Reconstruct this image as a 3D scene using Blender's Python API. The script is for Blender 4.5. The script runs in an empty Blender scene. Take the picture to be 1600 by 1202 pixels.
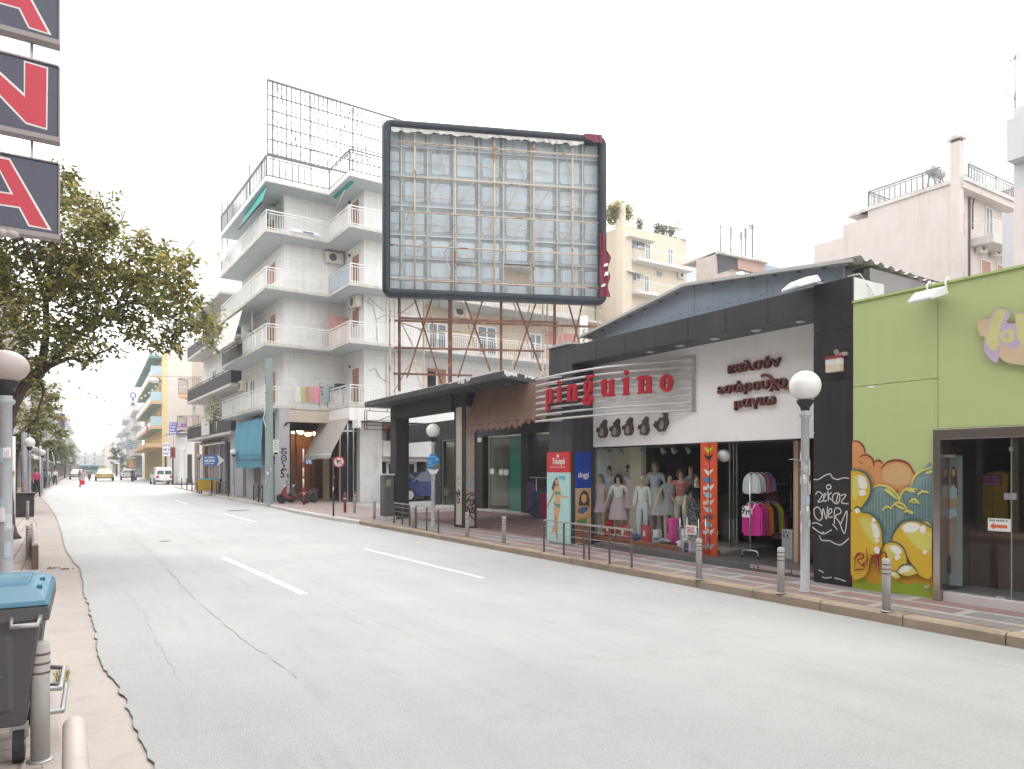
import bpy,math,random
from mathutils import Vector,Matrix
rnd = random.Random(7)
R = math.radians
scene = bpy.context.scene
col = scene.collection

# ------------------------------------------------------------ camera, sky, sun, exposure
CAM_H,FPX,CXP,HYP,YAW = 1.75,1100.0,800.0,734.0,R(32.3)
cam_d = bpy.data.cameras.new('camera'); cam = bpy.data.objects.new('camera',cam_d); col.objects.link(cam)
cam.location = (0,0,CAM_H); cam.rotation_euler = (R(90),0,-YAW)
cam_d.sensor_width = 36; cam_d.lens = FPX/1600*36; cam_d.shift_y = 133/1600
cam_d.clip_start = .05; cam_d.clip_end = 3000
scene.camera = cam
SUN_EL,SUN_AZ = R(52),R(12)          # azimuth measured from +Y (down the street) towards +X
w = bpy.data.worlds.new('World'); scene.world = w; w.use_nodes = True
nt = w.node_tree; nt.nodes.clear()
N = nt.nodes.new; L = nt.links.new
out = N('ShaderNodeOutputWorld'); bg = N('ShaderNodeBackground'); bg.inputs['Strength'].default_value = .13
sky = N('ShaderNodeTexSky'); sky.sky_type = 'NISHITA'; sky.sun_disc = False
sky.sun_elevation = SUN_EL; sky.sun_rotation = SUN_AZ; sky.dust_density = 4; sky.air_density = 1.2
tc = N('ShaderNodeTexCoord'); mp = N('ShaderNodeMapping'); mp.inputs['Scale'].default_value = (1,1,2.6)
n1 = N('ShaderNodeTexNoise'); n1.inputs['Scale'].default_value = 3.2; n1.inputs['Detail'].default_value = 9; n1.inputs['Roughness'].default_value = .58
rp = N('ShaderNodeValToRGB'); e = rp.color_ramp.elements
e[0].position = .42; e[0].color = (2.2,2.22,2.26,1); e[1].position = .6; e[1].color = (11.5,11.5,11.5,1)
mx = N('ShaderNodeMixRGB'); mx.inputs[0].default_value = .93
L(tc.outputs['Generated'],mp.inputs[0]); L(mp.outputs[0],n1.inputs['Vector']); L(n1.outputs['Fac'],rp.inputs[0])
L(sky.outputs[0],mx.inputs[1]); L(rp.outputs[0],mx.inputs[2]); L(mx.outputs[0],bg.inputs[0]); L(bg.outputs[0],out.inputs[0])
sd = bpy.data.lights.new('sun','SUN'); sd.energy = .7; sd.angle = R(30); sd.color = (1,.96,.9)
sun = bpy.data.objects.new('sun',sd); col.objects.link(sun); sun.location = (0,40,60)
sun.rotation_euler = Vector((math.sin(SUN_AZ)*math.cos(SUN_EL),math.cos(SUN_AZ)*math.cos(SUN_EL),math.sin(SUN_EL))).to_track_quat('Z','Y').to_euler()
vs = scene.view_settings
vs.view_transform = 'Standard'; vs.look = 'None'; vs.gamma = 1; vs.use_curve_mapping = False
vs.exposure = 1.68
scene.cycles.max_bounces = 6; scene.cycles.transparent_max_bounces = 24
scene.cycles.volume_bounces = 0

# ------------------------------------------------------------ measuring: photo pixel -> place
SN,CS = math.sin(YAW),math.cos(YAW)
CAMV = Vector((0,0,CAM_H))
def ray(px,py):
 l = (px-CXP)/FPX
 return Vector((SN+l*CS,CS-l*SN,(HYP-py)/FPX))
def G(px,py,z=0.0):                   # on the ground
 r = ray(px,py); return CAMV + r*((z-CAM_H)/r.z)
def PD(px,py,d): return CAMV + ray(px,py)*d     # at a distance
class Frame:                            # a vertical facade: u runs to the right as seen from outside, n points outside
 def __init__(s,o,ang):
  s.o = Vector((o[0],o[1],0)); a = R(ang)
  s.u = Vector((math.cos(a),math.sin(a),0)); s.n = Vector((math.sin(a),-math.cos(a),0)); s.z = Vector((0,0,1))
 def P(s,u,z,o=0.0): return s.o + s.u*u + s.n*o + Vector((0,0,z))
 def uz(s,px,py,o=0.0):
  r = ray(px,py); p0 = s.o+s.n*o
  p = CAMV + r*((p0-CAMV).dot(s.n)/r.dot(s.n)); q = p-s.o
  return q.dot(s.u),p.z
 def U(s,px,o=0.0): return s.uz(px,HYP,o)[0]
 def Z(s,px,py,o=0.0): return s.uz(px,py,o)[1]
 def mat(s,u,z,o=0.0):
  m = Matrix((s.u,s.z,s.n)).transposed().to_4x4(); m.translation = s.P(u,z,o); return m

# ------------------------------------------------------------ mesh builder
def wm(o):
 m = o.matrix_basis.copy()
 while o.parent: o = o.parent; m = o.matrix_basis @ m
 return m
class MB:
 def __init__(s,mat=None): s.v = []; s.f = []; s.mi = []; s.sm = []; s.mats = []; s.c = 0; s.T = None; s.use(mat) if mat else None
 def use(s,mat):
  if mat not in s.mats: s.mats.append(mat)
  s.c = s.mats.index(mat); return s
 def add(s,vs_,fs,smooth=False):
  b = len(s.v); T = s.T
  s.v += [T @ Vector(p) for p in vs_] if T else [Vector(p) for p in vs_]
  for f in fs: s.f.append([i+b for i in f]); s.mi.append(s.c); s.sm.append(smooth)
  return s
 def obox(s,o,a,b,c):
  o,a,b,c = map(Vector,(o,a,b,c))
  if a.cross(b).dot(c) < 0: a,b = b,a
  return s.add([o,o+a,o+a+b,o+b,o+c,o+a+c,o+a+b+c,o+b+c],[(3,2,1,0),(4,5,6,7),(0,1,5,4),(1,2,6,5),(2,3,7,6),(3,0,4,7)])
 def box(s,x0,x1,y0,y1,z0,z1): return s.obox((x0,y0,z0),(x1-x0,0,0),(0,y1-y0,0),(0,0,z1-z0))
 def fbox(s,F,u0,u1,z0,z1,o0,o1): return s.obox(F.P(u0,z0,o0),F.u*(u1-u0),F.z*(z1-z0),F.n*(o1-o0))
 def prism(s,pts,d):              # pts: planar loop of 3D points, d: extrusion
  pts = [Vector(p) for p in pts]; d = Vector(d); n = len(pts)
  nn = Vector((0,0,0))
  for i in range(n): nn += pts[i].cross(pts[(i+1) % n])
  if nn.dot(d) < 0: pts = pts[::-1]
  return s.add(pts+[p+d for p in pts],[tuple(range(n))[::-1],tuple(range(n,2*n))]+[(i,(i+1) % n,n+(i+1) % n,n+i) for i in range(n)])
 def fpoly(s,F,pts,o0,o1): return s.prism([F.P(u,z,o0) for u,z in pts],F.n*(o1-o0))
 def zpoly(s,pts,z0,z1): return s.prism([(p[0],p[1],z0) for p in pts],(0,0,z1-z0))
 def sheet(s,pts): return s.add(pts,[tuple(range(len(pts)))])
 def fsheet(s,F,pts,o):
  a = sum(pts[i][0]*pts[(i+1) % len(pts)][1]-pts[(i+1) % len(pts)][0]*pts[i][1] for i in range(len(pts)))
  return s.sheet([F.P(u,z,o) for u,z in (pts if a > 0 else pts[::-1])])
 def pipe(s,pts,r,n=8,caps=True,smooth=True):
  pts = [Vector(p) for p in pts]; rs = r if isinstance(r,(list,tuple)) else [r]*len(pts)
  vs_ = []; fs = []; k = len(pts); ref = None
  for i,p in enumerate(pts):
   t = (pts[min(i+1,k-1)]-pts[max(i-1,0)]).normalized()
   if ref is None:
    ref = t.orthogonal().normalized() if abs(t.z) > .99 or n != 4 else Vector((0,0,1)).cross(t).normalized()
    if n == 4: ref = (ref + t.cross(ref)).normalized()
   ref = (ref-t*ref.dot(t)).normalized(); b = t.cross(ref)
   for j in range(n):
    a = 2*math.pi*j/n; vs_.append(p+(ref*math.cos(a)+b*math.sin(a))*rs[i])
  for i in range(k-1):
   for j in range(n): fs.append((i*n+j,i*n+(j+1) % n,(i+1)*n+(j+1) % n,(i+1)*n+j))
  if caps: fs += [tuple(range(n))[::-1],tuple(range((k-1)*n,k*n))]
  return s.add(vs_,fs,smooth and n > 5)
 def bar(s,p,q,w_): return s.pipe([p,q],w_*.7071,4,True,False)
 def lathe(s,base,prof,n=20,smooth=True,axis=None):
  base = Vector(base); vs_ = []; fs = []; k = len(prof)
  ax = Vector(axis).normalized() if axis else Vector((0,0,1)); a1 = ax.orthogonal().normalized() if axis else Vector((1,0,0)); a2 = ax.cross(a1)
  for r,z in prof:
   for j in range(n):
    a = 2*math.pi*j/n; vs_.append(base+a1*(r*math.cos(a))+a2*(r*math.sin(a))+ax*z)
  for i in range(k-1):
   for j in range(n): fs.append((i*n+j,i*n+(j+1) % n,(i+1)*n+(j+1) % n,(i+1)*n+j))
  fs += [tuple(range(n))[::-1],tuple(range((k-1)*n,k*n))]
  return s.add(vs_,fs,smooth)
 def ball(s,c,r,n=16,m=10,sq=(1,1,1)):
  c = Vector(c); vs_ = [c+Vector((0,0,-r*sq[2]))]; fs = []
  for i in range(1,m):
   t = math.pi*i/m
   for j in range(n):
    a = 2*math.pi*j/n; vs_.append(c+Vector((r*sq[0]*math.sin(t)*math.cos(a),r*sq[1]*math.sin(t)*math.sin(a),-r*sq[2]*math.cos(t))))
  vs_.append(c+Vector((0,0,r*sq[2]))); e_ = len(vs_)-1
  for j in range(n): fs.append((0,1+(j+1) % n,1+j))
  for i in range(m-2):
   for j in range(n): a = 1+i*n; fs.append((a+j,a+(j+1) % n,a+n+(j+1) % n,a+n+j))
  for j in range(n): a = 1+(m-2)*n; fs.append((a+j,a+(j+1) % n,e_))
  return s.add(vs_,fs,True)
 def stroke(s,F,pts,w_,o,th=0.0):      # a painted or raised line on a facade
  pts = [Vector((p[0],p[1])) for p in pts]; k = len(pts); l_ = []; r_ = []
  ws = w_ if isinstance(w_,(list,tuple)) else [w_]*k
  for i,p in enumerate(pts):
   t = pts[min(i+1,k-1)]-pts[max(i-1,0)]; t = t/max(t.length,1e-6); q = Vector((-t.y,t.x))
   l_.append(p+q*ws[i]/2); r_.append(p-q*ws[i]/2)
  for i in range(k-1):
   qd = [r_[i],r_[i+1],l_[i+1],l_[i]]
   if th: s.fpoly(F,qd,o,o+th)
   else: s.sheet([F.P(p[0],p[1],o) for p in qd])
  return s
 def build(s,name,parent=None,mat=None,loc=None,rz=0,bevel=0,smooth=None):
  if mat: s.mats = [mat]; s.mi = [0]*len(s.f)
  me = bpy.data.meshes.new(name); o = bpy.data.objects.new(name,me); col.objects.link(o)
  if parent: o.parent = parent; inv = wm(parent).inverted()
  elif loc is not None:
   o.location = loc; o.rotation_euler = (0,0,rz); inv = o.matrix_basis.inverted()
  else: inv = Matrix()
  me.from_pydata([inv @ p for p in s.v],[],s.f)
  for m_ in s.mats: me.materials.append(m_)
  me.polygons.foreach_set('material_index',s.mi)
  me.polygons.foreach_set('use_smooth',s.sm if smooth is None else [smooth]*len(s.f))
  me.update()
  if bevel:
   bm_ = o.modifiers.new('bevel','BEVEL'); bm_.width = bevel; bm_.segments = 2; bm_.limit_method = 'ANGLE'; bm_.angle_limit = R(40)
  return o
def tag(o,label=None,cat=None,group=None,kind=None):
 if label: o['label'] = label
 if cat: o['category'] = cat
 if group: o['group'] = group
 if kind: o['kind'] = kind
 return o
def empty(name,loc,label=None,cat=None,group=None,rz=0):
 o = bpy.data.objects.new(name,None); col.objects.link(o); o.location = loc; o.rotation_euler = (0,0,rz)
 o.empty_display_size = .2
 return tag(o,label,cat,group)
KIDS = {}
def copy_tree(o,parent=None):
 c = o.copy(); col.objects.link(c)
 if parent: c.parent = parent
 for ch in list(o.children): copy_tree(ch,c)
 return c
def structure(mb,name,mat=None): return tag(mb.build(name,mat=mat),kind='structure')
_txt = {}
def text(body,size,M_,mat,name,parent=None,depth=.004,fat=0.0,align='CENTER',sx=1.0,loc=None,shear=0.0,ay='CENTER'):
 cu = bpy.data.curves.new('t','FONT'); cu.body = body; cu.size = size; cu.extrude = depth/2; cu.offset = fat; cu.align_x = align; cu.align_y = ay; cu.shear = shear
 cu.resolution_u = 3
 ob = bpy.data.objects.new('t',cu); col.objects.link(ob)
 dg = bpy.context.evaluated_depsgraph_get(); me = bpy.data.meshes.new_from_object(ob.evaluated_get(dg))
 col.objects.unlink(ob); bpy.data.objects.remove(ob); bpy.data.curves.remove(cu)
 inv = wm(parent).inverted() if parent else (Matrix.Translation(Vector(loc)).inverted() if loc else Matrix())
 me.transform(inv @ M_ @ Matrix.Diagonal((sx,1,1,1)))
 me.materials.clear(); me.materials.append(mat); me.name = name
 o = bpy.data.objects.new(name,me); col.objects.link(o)
 if parent: o.parent = parent
 elif loc: o.location = loc
 return o

def faint_line(mb,F,u0,u1,z,h,o):            # a line of print too small to read
 u = u0; rr = random.Random(int(abs(u0*1000+z*777)))
 while u < u1-h*.5:
  w_ = h*rr.uniform(.35,.8); mb.fsheet(F,[(u,z-h/2),(min(u+w_,u1),z-h/2),(min(u+w_,u1),z+h/2*rr.uniform(.5,1)),(u,z+h/2)],o); u += w_+h*(.25 if rr.random() < .8 else .8)
# ------------------------------------------------------------ materials
def newmat(name):
 m = bpy.data.materials.new(name); m.use_nodes = True; t = m.node_tree
 return m,t,t.nodes['Principled BSDF']
def rgba(c): return (c[0],c[1],c[2],1)
def noise(t,vec,scale,detail=5,rough=.55):
 n = t.nodes.new('ShaderNodeTexNoise'); n.inputs['Scale'].default_value = scale; n.inputs['Detail'].default_value = detail; n.inputs['Roughness'].default_value = rough
 t.links.new(vec,n.inputs['Vector']); return n.outputs['Fac']
def ramp(t,fac,p0,p1,c0=(0,0,0,1),c1=(1,1,1,1)):
 r = t.nodes.new('ShaderNodeValToRGB'); a = r.color_ramp.elements
 a[0].position = p0; a[1].position = p1; a[0].color = c0; a[1].color = c1; t.links.new(fac,r.inputs[0]); return r.outputs['Color']
def mixc(t,fac,a,b,mode='MIX'):
 m = t.nodes.new('ShaderNodeMixRGB'); m.blend_type = mode
 for k,v in ((0,fac),(1,a),(2,b)):
  if hasattr(v,'is_output') or hasattr(v,'links'): t.links.new(v,m.inputs[k])
  elif k == 0: m.inputs[0].default_value = v
  else: m.inputs[k].default_value = rgba(v)
 return m.outputs[0]
def scaled(t,vec,sc):
 m = t.nodes.new('ShaderNodeMapping'); m.inputs['Scale'].default_value = sc; t.links.new(vec,m.inputs[0]); return m.outputs[0]
def bump(t,b,h,strength,dist=.01):
 n = t.nodes.new('ShaderNodeBump'); n.inputs['Strength'].default_value = strength; n.inputs['Distance'].default_value = dist
 t.links.new(h,n.inputs['Height']); t.links.new(n.outputs[0],b.inputs['Normal'])
def objv(t):
 return t.nodes.new('ShaderNodeTexCoord').outputs['Object']
def pm(name,c,rough=.75,var=.14,scale=2.5,stain=0.0,stainc=None,metal=0.0,bmp=.15,fine=40,spec=.4,grime=0.0,wear=None):
 """painted / plaster / metal surface: mottled colour, vertical run-off streaks, patches, fine bump"""
 m,t,b = newmat(name); v = objv(t)
 cc = mixc(t,noise(t,v,scale,6,.6),[x*(1-var) for x in c],[min(1,x*(1+var)) for x in c])
 if stain:
  sv = scaled(t,v,(7,7,.35)); st = ramp(t,noise(t,sv,1.0,6,.65),.47,.72)
  big = ramp(t,noise(t,v,.6,3),.4,.65); k = mixc(t,1,st,big,'MULTIPLY'); k2 = mixc(t,stain,(0,0,0),k)
  cc = mixc(t,k2,cc,stainc or [x*.45 for x in c])
 if grime:
  g = ramp(t,noise(t,v,1.7,8,.7),.5,.78); cc = mixc(t,mixc(t,grime,(0,0,0),g),cc,stainc or [x*.4 for x in c])
 if wear:
  wv = ramp(t,noise(t,v,wear[1],8,.75),wear[2],wear[2]+.03); cc = mixc(t,wv,cc,wear[0])
 t.links.new(cc,b.inputs['Base Color'])
 b.inputs['Roughness'].default_value = rough; b.inputs['Metallic'].default_value = metal; b.inputs['Specular IOR Level'].default_value = spec
 if bmp: bump(t,b,noise(t,v,fine,6),bmp,.01)
 return m
def glassmat(name,tint=(.9,.95,.95),refl=1.0,ior=1.5,body=None,bodyfac=0.0):
 m,t,b = newmat(name); t.nodes.remove(b); o = t.nodes['Material Output']
 fr = t.nodes.new('ShaderNodeFresnel'); fr.inputs['IOR'].default_value = ior
 tr = t.nodes.new('ShaderNodeBsdfTransparent'); tr.inputs[0].default_value = rgba(tint)
 gl = t.nodes.new('ShaderNodeBsdfGlossy'); gl.inputs['Roughness'].default_value = .01; gl.inputs[0].default_value = (refl,refl,refl,1)
 ge = t.nodes.new('ShaderNodeNewGeometry'); iv = t.nodes.new('ShaderNodeMath'); iv.operation = 'SUBTRACT'; iv.inputs[0].default_value = 1; t.links.new(ge.outputs['Backfacing'],iv.inputs[1])
 ml = t.nodes.new('ShaderNodeMath'); ml.operation = 'MULTIPLY'; t.links.new(fr.outputs[0],ml.inputs[0]); t.links.new(iv.outputs[0],ml.inputs[1])      # one reflection per pane
 s1 = t.nodes.new('ShaderNodeMixShader'); t.links.new(ml.outputs[0],s1.inputs[0]); last = tr.outputs[0]
 if body:
  df = t.nodes.new('ShaderNodeBsdfDiffuse'); df.inputs[0].default_value = rgba(body); s0 = t.nodes.new('ShaderNodeMixShader'); s0.inputs[0].default_value = bodyfac
  t.links.new(tr.outputs[0],s0.inputs[1]); t.links.new(df.outputs[0],s0.inputs[2]); last = s0.outputs[0]
 t.links.new(last,s1.inputs[1]); t.links.new(gl.outputs[0],s1.inputs[2]); t.links.new(s1.outputs[0],o.inputs[0])
 return m
def emat(name,c,s_):
 m,t,b = newmat(name); b.inputs['Emission Color'].default_value = rgba(c); b.inputs['Emission Strength'].default_value = s_; b.inputs['Base Color'].default_value = rgba(c); return m
def leafmat(name,c,tr=.35):
 m,t,b = newmat(name); v = objv(t); o = t.nodes['Material Output']
 cc = mixc(t,noise(t,v,2.2,3),[x*.6 for x in c],[x*1.35 for x in c])
 t.links.new(cc,b.inputs['Base Color']); b.inputs['Roughness'].default_value = .42
 tl = t.nodes.new('ShaderNodeBsdfTranslucent'); t.links.new(cc,tl.inputs[0]); s1 = t.nodes.new('ShaderNodeMixShader'); s1.inputs[0].default_value = tr
 t.links.new(b.outputs[0],s1.inputs[1]); t.links.new(tl.outputs[0],s1.inputs[2]); t.links.new(s1.outputs[0],o.inputs[0]); return m
def asphaltmat():
 m,t,b = newmat('asphalt'); v = objv(t)
 c = mixc(t,ramp(t,noise(t,v,.35,5,.6),.3,.7),(.4,.4,.4),(.5,.5,.495))
 tv = scaled(t,v,(1.1,.06,1)); c = mixc(t,mixc(t,.35,(0,0,0),ramp(t,noise(t,tv,1.4,4),.45,.7)),c,(.33,.33,.335))       # wheel tracks along the street
 c = mixc(t,mixc(t,.5,(0,0,0),ramp(t,noise(t,v,70,4,.75),.48,.7)),c,(.2,.2,.2))            # aggregate
 c = mixc(t,mixc(t,.55,(0,0,0),ramp(t,noise(t,v,260,2,.6),.55,.7)),c,(.62,.62,.62)); c = mixc(t,mixc(t,.5,(0,0,0),ramp(t,noise(t,scaled(t,v,(2.2,.25,1)),2.3,8,.7),.54,.74)),c,(.31,.31,.31))
 c = mixc(t,ramp(t,noise(t,v,23,5,.8),.68,.71),c,(.2,.2,.2)); c = mixc(t,mixc(t,.45,(0,0,0),ramp(t,noise(t,v,1.1,9,.72),.56,.7)),c,(.3,.297,.295)); c = mixc(t,ramp(t,noise(t,v,4.2,6,.75),.7,.74),c,(.17,.165,.16))     # oil spots
 vo = t.nodes.new('ShaderNodeTexVoronoi'); vo.feature = 'DISTANCE_TO_EDGE'; vo.inputs['Scale'].default_value = .22
 wv = t.nodes.new('ShaderNodeVectorMath'); wv.operation = 'ADD'; nn = t.nodes.new('ShaderNodeTexNoise'); nn.inputs['Scale'].default_value = 1.2; nn.inputs['Detail'].default_value = 8
 t.links.new(v,nn.inputs['Vector']); t.links.new(v,wv.inputs[0]); t.links.new(nn.outputs['Color'],wv.inputs[1]); t.links.new(wv.outputs[0],vo.inputs['Vector'])
 ck = ramp(t,vo.outputs['Distance'],.0,.0035,(1,1,1,1),(0,0,0,1)); gate = ramp(t,noise(t,v,.12,2),.5,.6)
 c = mixc(t,mixc(t,.4,(0,0,0),mixc(t,1,ck,gate,'MULTIPLY')),c,(.2,.2,.2))
 t.links.new(c,b.inputs['Base Color']); b.inputs['Roughness'].default_value = .62; b.inputs['Specular IOR Level'].default_value = .5
 bump(t,b,noise(t,v,85,6,.8),.9,.02); return m
def pavemat(name,c1,c2,line,sx,sy,small=.1,grime=.5,ox=0):
 m,t,b = newmat(name); v0 = objv(t)
 mpn = t.nodes.new('ShaderNodeMapping'); mpn.inputs['Rotation'].default_value = (0,0,R(90)); mpn.inputs['Location'].default_value = (ox,.02,0); t.links.new(v0,mpn.inputs[0]); v = mpn.outputs[0]
 br = t.nodes.new('ShaderNodeTexBrick'); br.offset = .5; br.inputs['Scale'].default_value = 1; br.inputs['Brick Width'].default_value = sx; br.inputs['Row Height'].default_value = sy
 br.inputs['Mortar Size'].default_value = line[1]; br.inputs['Mortar Smooth'].default_value = 0; br.inputs['Bias'].default_value = 0
 br.inputs['Color1'].default_value = rgba(c1); br.inputs['Color2'].default_value = rgba(c2); br.inputs['Mortar'].default_value = rgba(line[0]); t.links.new(v,br.inputs['Vector'])
 b2 = t.nodes.new('ShaderNodeTexBrick'); b2.offset = 0; b2.inputs['Scale'].default_value = 1; b2.inputs['Brick Width'].default_value = small; b2.inputs['Row Height'].default_value = small; b2.inputs['Mortar Size'].default_value = small*.06
 b2.inputs['Color1'].default_value = (1,1,1,1); b2.inputs['Color2'].default_value = (.86,.86,.86,1); b2.inputs['Mortar'].default_value = (.55,.55,.55,1); t.links.new(v,b2.inputs['Vector'])
 c = mixc(t,1,br.outputs['Color'],b2.outputs['Color'],'MULTIPLY')
 c = mixc(t,mixc(t,grime,(0,0,0),ramp(t,noise(t,v0,1.6,8,.7),.42,.75)),c,(.13,.12,.11))
 t.links.new(c,b.inputs['Base Color']); b.inputs['Roughness'].default_value = .7; bump(t,b,noise(t,v0,60,4),.3,.01); return m
def leopard(name,c1,c2,sc=26):
 m,t,b = newmat(name); v = objv(t); vo = t.nodes.new('ShaderNodeTexVoronoi'); vo.inputs['Scale'].default_value = sc; t.links.new(v,vo.inputs['Vector'])
 t.links.new(ramp(t,vo.outputs['Distance'],.3,.34,rgba(c2),rgba(c1)),b.inputs['Base Color']); b.inputs['Roughness'].default_value = .85; return m
def panelmat(name,c,pw,ph,line):
 m,t,b = newmat(name); tcn = t.nodes.new('ShaderNodeTexCoord'); v = tcn.outputs['Object']
 sp = t.nodes.new('ShaderNodeSeparateXYZ'); t.links.new(v,sp.inputs[0]); ad = t.nodes.new('ShaderNodeMath'); ad.operation = 'ADD'; t.links.new(sp.outputs[0],ad.inputs[0]); t.links.new(sp.outputs[1],ad.inputs[1])
 cb = t.nodes.new('ShaderNodeCombineXYZ'); t.links.new(ad.outputs[0],cb.inputs[0]); t.links.new(sp.outputs[2],cb.inputs[1])
 br = t.nodes.new('ShaderNodeTexBrick'); br.offset = 0; br.inputs['Scale'].default_value = 1; br.inputs['Brick Width'].default_value = pw; br.inputs['Row Height'].default_value = ph; br.inputs['Mortar Size'].default_value = .025
 br.inputs['Color1'].default_value = rgba(c); br.inputs['Color2'].default_value = rgba([x*.94 for x in c]); br.inputs['Mortar'].default_value = rgba(line); t.links.new(cb.outputs[0],br.inputs['Vector'])
 cc = br.outputs['Color']; st = ramp(t,noise(t,scaled(t,v,(6,6,.4)),1,6,.65),.5,.75)
 cc = mixc(t,mixc(t,.4,(0,0,0),st),cc,[x*.6 for x in c]); cc = mixc(t,mixc(t,.5,(0,0,0),ramp(t,noise(t,v,.9,8,.7),.48,.75)),cc,[x*.72 for x in c])
 t.links.new(cc,b.inputs['Base Color']); b.inputs['Roughness'].default_value = .8; bump(t,b,noise(t,v,25,5),.2,.01); return m
M = {}
M['asphalt'] = asphaltmat()
M['gutter'] = pm('gutter_concrete',(.38,.34,.31),.85,.12,1.2,grime=.55,stainc=(.24,.21,.185),bmp=.35,fine=70)
M['dirt'] = pm('dark_crack',(.24,.225,.205),.9,.3,9,bmp=.5)
M['earth'] = pm('earth',(.3,.29,.28),.9)
M['kerb'] = pm('kerb_stone',(.34,.27,.2),.85,.25,1.5,grime=.7,stainc=(.1,.08,.06),bmp=.5,fine=25)
M['pave'] = pavemat('street_paving',(.3,.175,.155),(.26,.255,.25),((.46,.44,.42),.045),1.6,.42,.1,.45)
M['paver'] = pavemat('red_paving',(.21,.115,.105),(.17,.09,.085),((.1,.07,.07),.004),.2,.2,.1,.4)
M['pavep'] = pavemat('pink_paving',(.42,.3,.28),(.34,.26,.245),((.5,.47,.44),.03),1.2,.5,.1,.35)
M['pavel'] = pavemat('left_paving',(.44,.33,.29),(.5,.43,.38),((.3,.25,.22),.012),2.0,.4,.2,.35)
M['line'] = pm('road_paint',(.82,.82,.81),.6,.06,3,wear=((.5,.5,.5),9,.6))
M['white'] = pm('white_paint',(.78,.78,.77),.55,.05,2,stain=.35)
M['plaster'] = pm('white_plaster',(.8,.79,.765),.85,.08,1.2,stain=.8,stainc=(.4,.375,.34),grime=.35)
M['panel'] = panelmat('white_panel_wall',(.8,.79,.77),1.05,1.05,(.87,.865,.85))
M['beige'] = pm('beige_plaster',(.55,.47,.38),.85,.07,1.2,stain=.4)
M['brownwall'] = pm('brown_left_wall',(.2,.16,.13),.85)
M['cream'] = pm('cream_plaster',(.6,.535,.42),.85,.05,1,stain=.35,stainc=(.55,.47,.36))
M['pink'] = pm('pink_plaster',(.58,.52,.485),.88,.06,.9,stain=.7,stainc=(.42,.34,.3),grime=.3)
M['rawgrey'] = pm('weathered_render',(.5,.43,.38),.9,.2,2,stain=.8,stainc=(.22,.2,.19),grime=.6)
M['slab'] = pm('slab_edge',(.58,.56,.52),.85,.1,2,stain=.7,stainc=(.3,.24,.19),grime=.8)
M['soffit'] = pm('pale_blue_soffit',(.5,.56,.57),.85,.07,1,grime=.4,stainc=(.33,.35,.34))
M['railw'] = pm('white_railing',(.74,.74,.72),.5,.07,4,bmp=0,stain=.3,stainc=(.4,.3,.22))
M['railg'] = pm('grey_thin_steel',(.13,.125,.12),.5,.2,4,bmp=0)
M['raild'] = pm('dark_railing',(.05,.05,.055),.5,.2,4,bmp=0)
M['railb'] = pm('blue_grey_railing',(.35,.42,.48),.5,.1,4,bmp=0)
M['shutter'] = pm('brown_shutter',(.4,.2,.13),.6,.15,3)
M['wood'] = pm('brown_wood',(.24,.1,.05),.5,.25,6)
M['glassd'] = glassmat('window_glass',(.35,.4,.42),.9,1.5,(.05,.06,.07),.5)
M['glass'] = glassmat('shop_glass',(.93,.96,.95),1.0,1.4)
M['pane'] = pm('grey_window_pane',(.2,.24,.28),.15,.3,.8,bmp=0,spec=.7)
M['black'] = pm('black_tile',(.024,.023,.026),.4,.15,3,bmp=.05,grime=.35,stainc=(.09,.085,.085))
M['blackw'] = pm('worn_black_panel',(.022,.021,.023),.42,.15,3,bmp=.1,stain=.25,stainc=(.08,.078,.078),wear=((.4,.38,.36),7,.735))
M['fascia'] = pm('anthracite_cladding',(.048,.047,.055),.4,.12,2.5,stain=.5,stainc=(.13,.12,.12),bmp=.03)
M['blackp'] = pm('black_paint',(.03,.029,.031),.7,.15,2,bmp=.2,grime=.3,stainc=(.075,.07,.066))
M['peel'] = pm('peeling_black_paint',(.055,.053,.055),.75,.2,2,bmp=.3,wear=((.6,.57,.53),2.2,.62))
M['sign'] = pm('white_sign_board',(.84,.83,.82),.6,.03,1.2,stain=.35,stainc=(.6,.55,.52),bmp=.03)
M['bluesheet'] = pm('blue_grey_sheet',(.27,.33,.39),.6,.08,1.5,stain=.4,bmp=.05,grime=.3)
M['corr'] = pm('roof_sheet',(.5,.5,.49),.55,.12,3,metal=.3,stain=.4)
M['chrome'] = pm('steel_tube',(.62,.62,.62),.28,.06,5,metal=.9,bmp=0)
M['tube'] = pm('painted_tube',(.56,.56,.555),.42,.08,4,metal=.25,bmp=0)
M['steel'] = pm('galvanised_steel',(.4,.4,.4),.42,.15,8,metal=.6,bmp=.05)
M['gpole'] = pm('grey_post_paint',(.36,.37,.39),.5,.1,5,bmp=.05,grime=.5,stainc=(.55,.53,.5))
M['bollard'] = pm('bollard_paint',(.38,.36,.34),.65,.18,7,bmp=.25,wear=((.17,.14,.12),6,.66))
M['bolldark'] = pm('bollard_groove',(.14,.1,.085),.8)
M['redp'] = pm('dark_red_paint',(.25,.035,.03),.45,.2,5)
M['letter'] = pm('red_letter',(.42,.018,.03),.4,.12,3,bmp=.03)
M['lettere'] = pm('letter_edge',(.09,.03,.028),.6)
M['rust'] = pm('rusty_steel',(.13,.06,.043),.8,.3,6,wear=((.3,.12,.05),3,.55),bmp=.3)
M['rustl'] = pm('pale_rusty_steel',(.5,.42,.33),.75,.15,4,wear=((.33,.15,.06),2.2,.56),bmp=.2)
M['bbframe'] = pm('blue_billboard_frame',(.014,.022,.032),.45,.2,2,bmp=.05,wear=((.5,.5,.5),4,.7))
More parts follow.
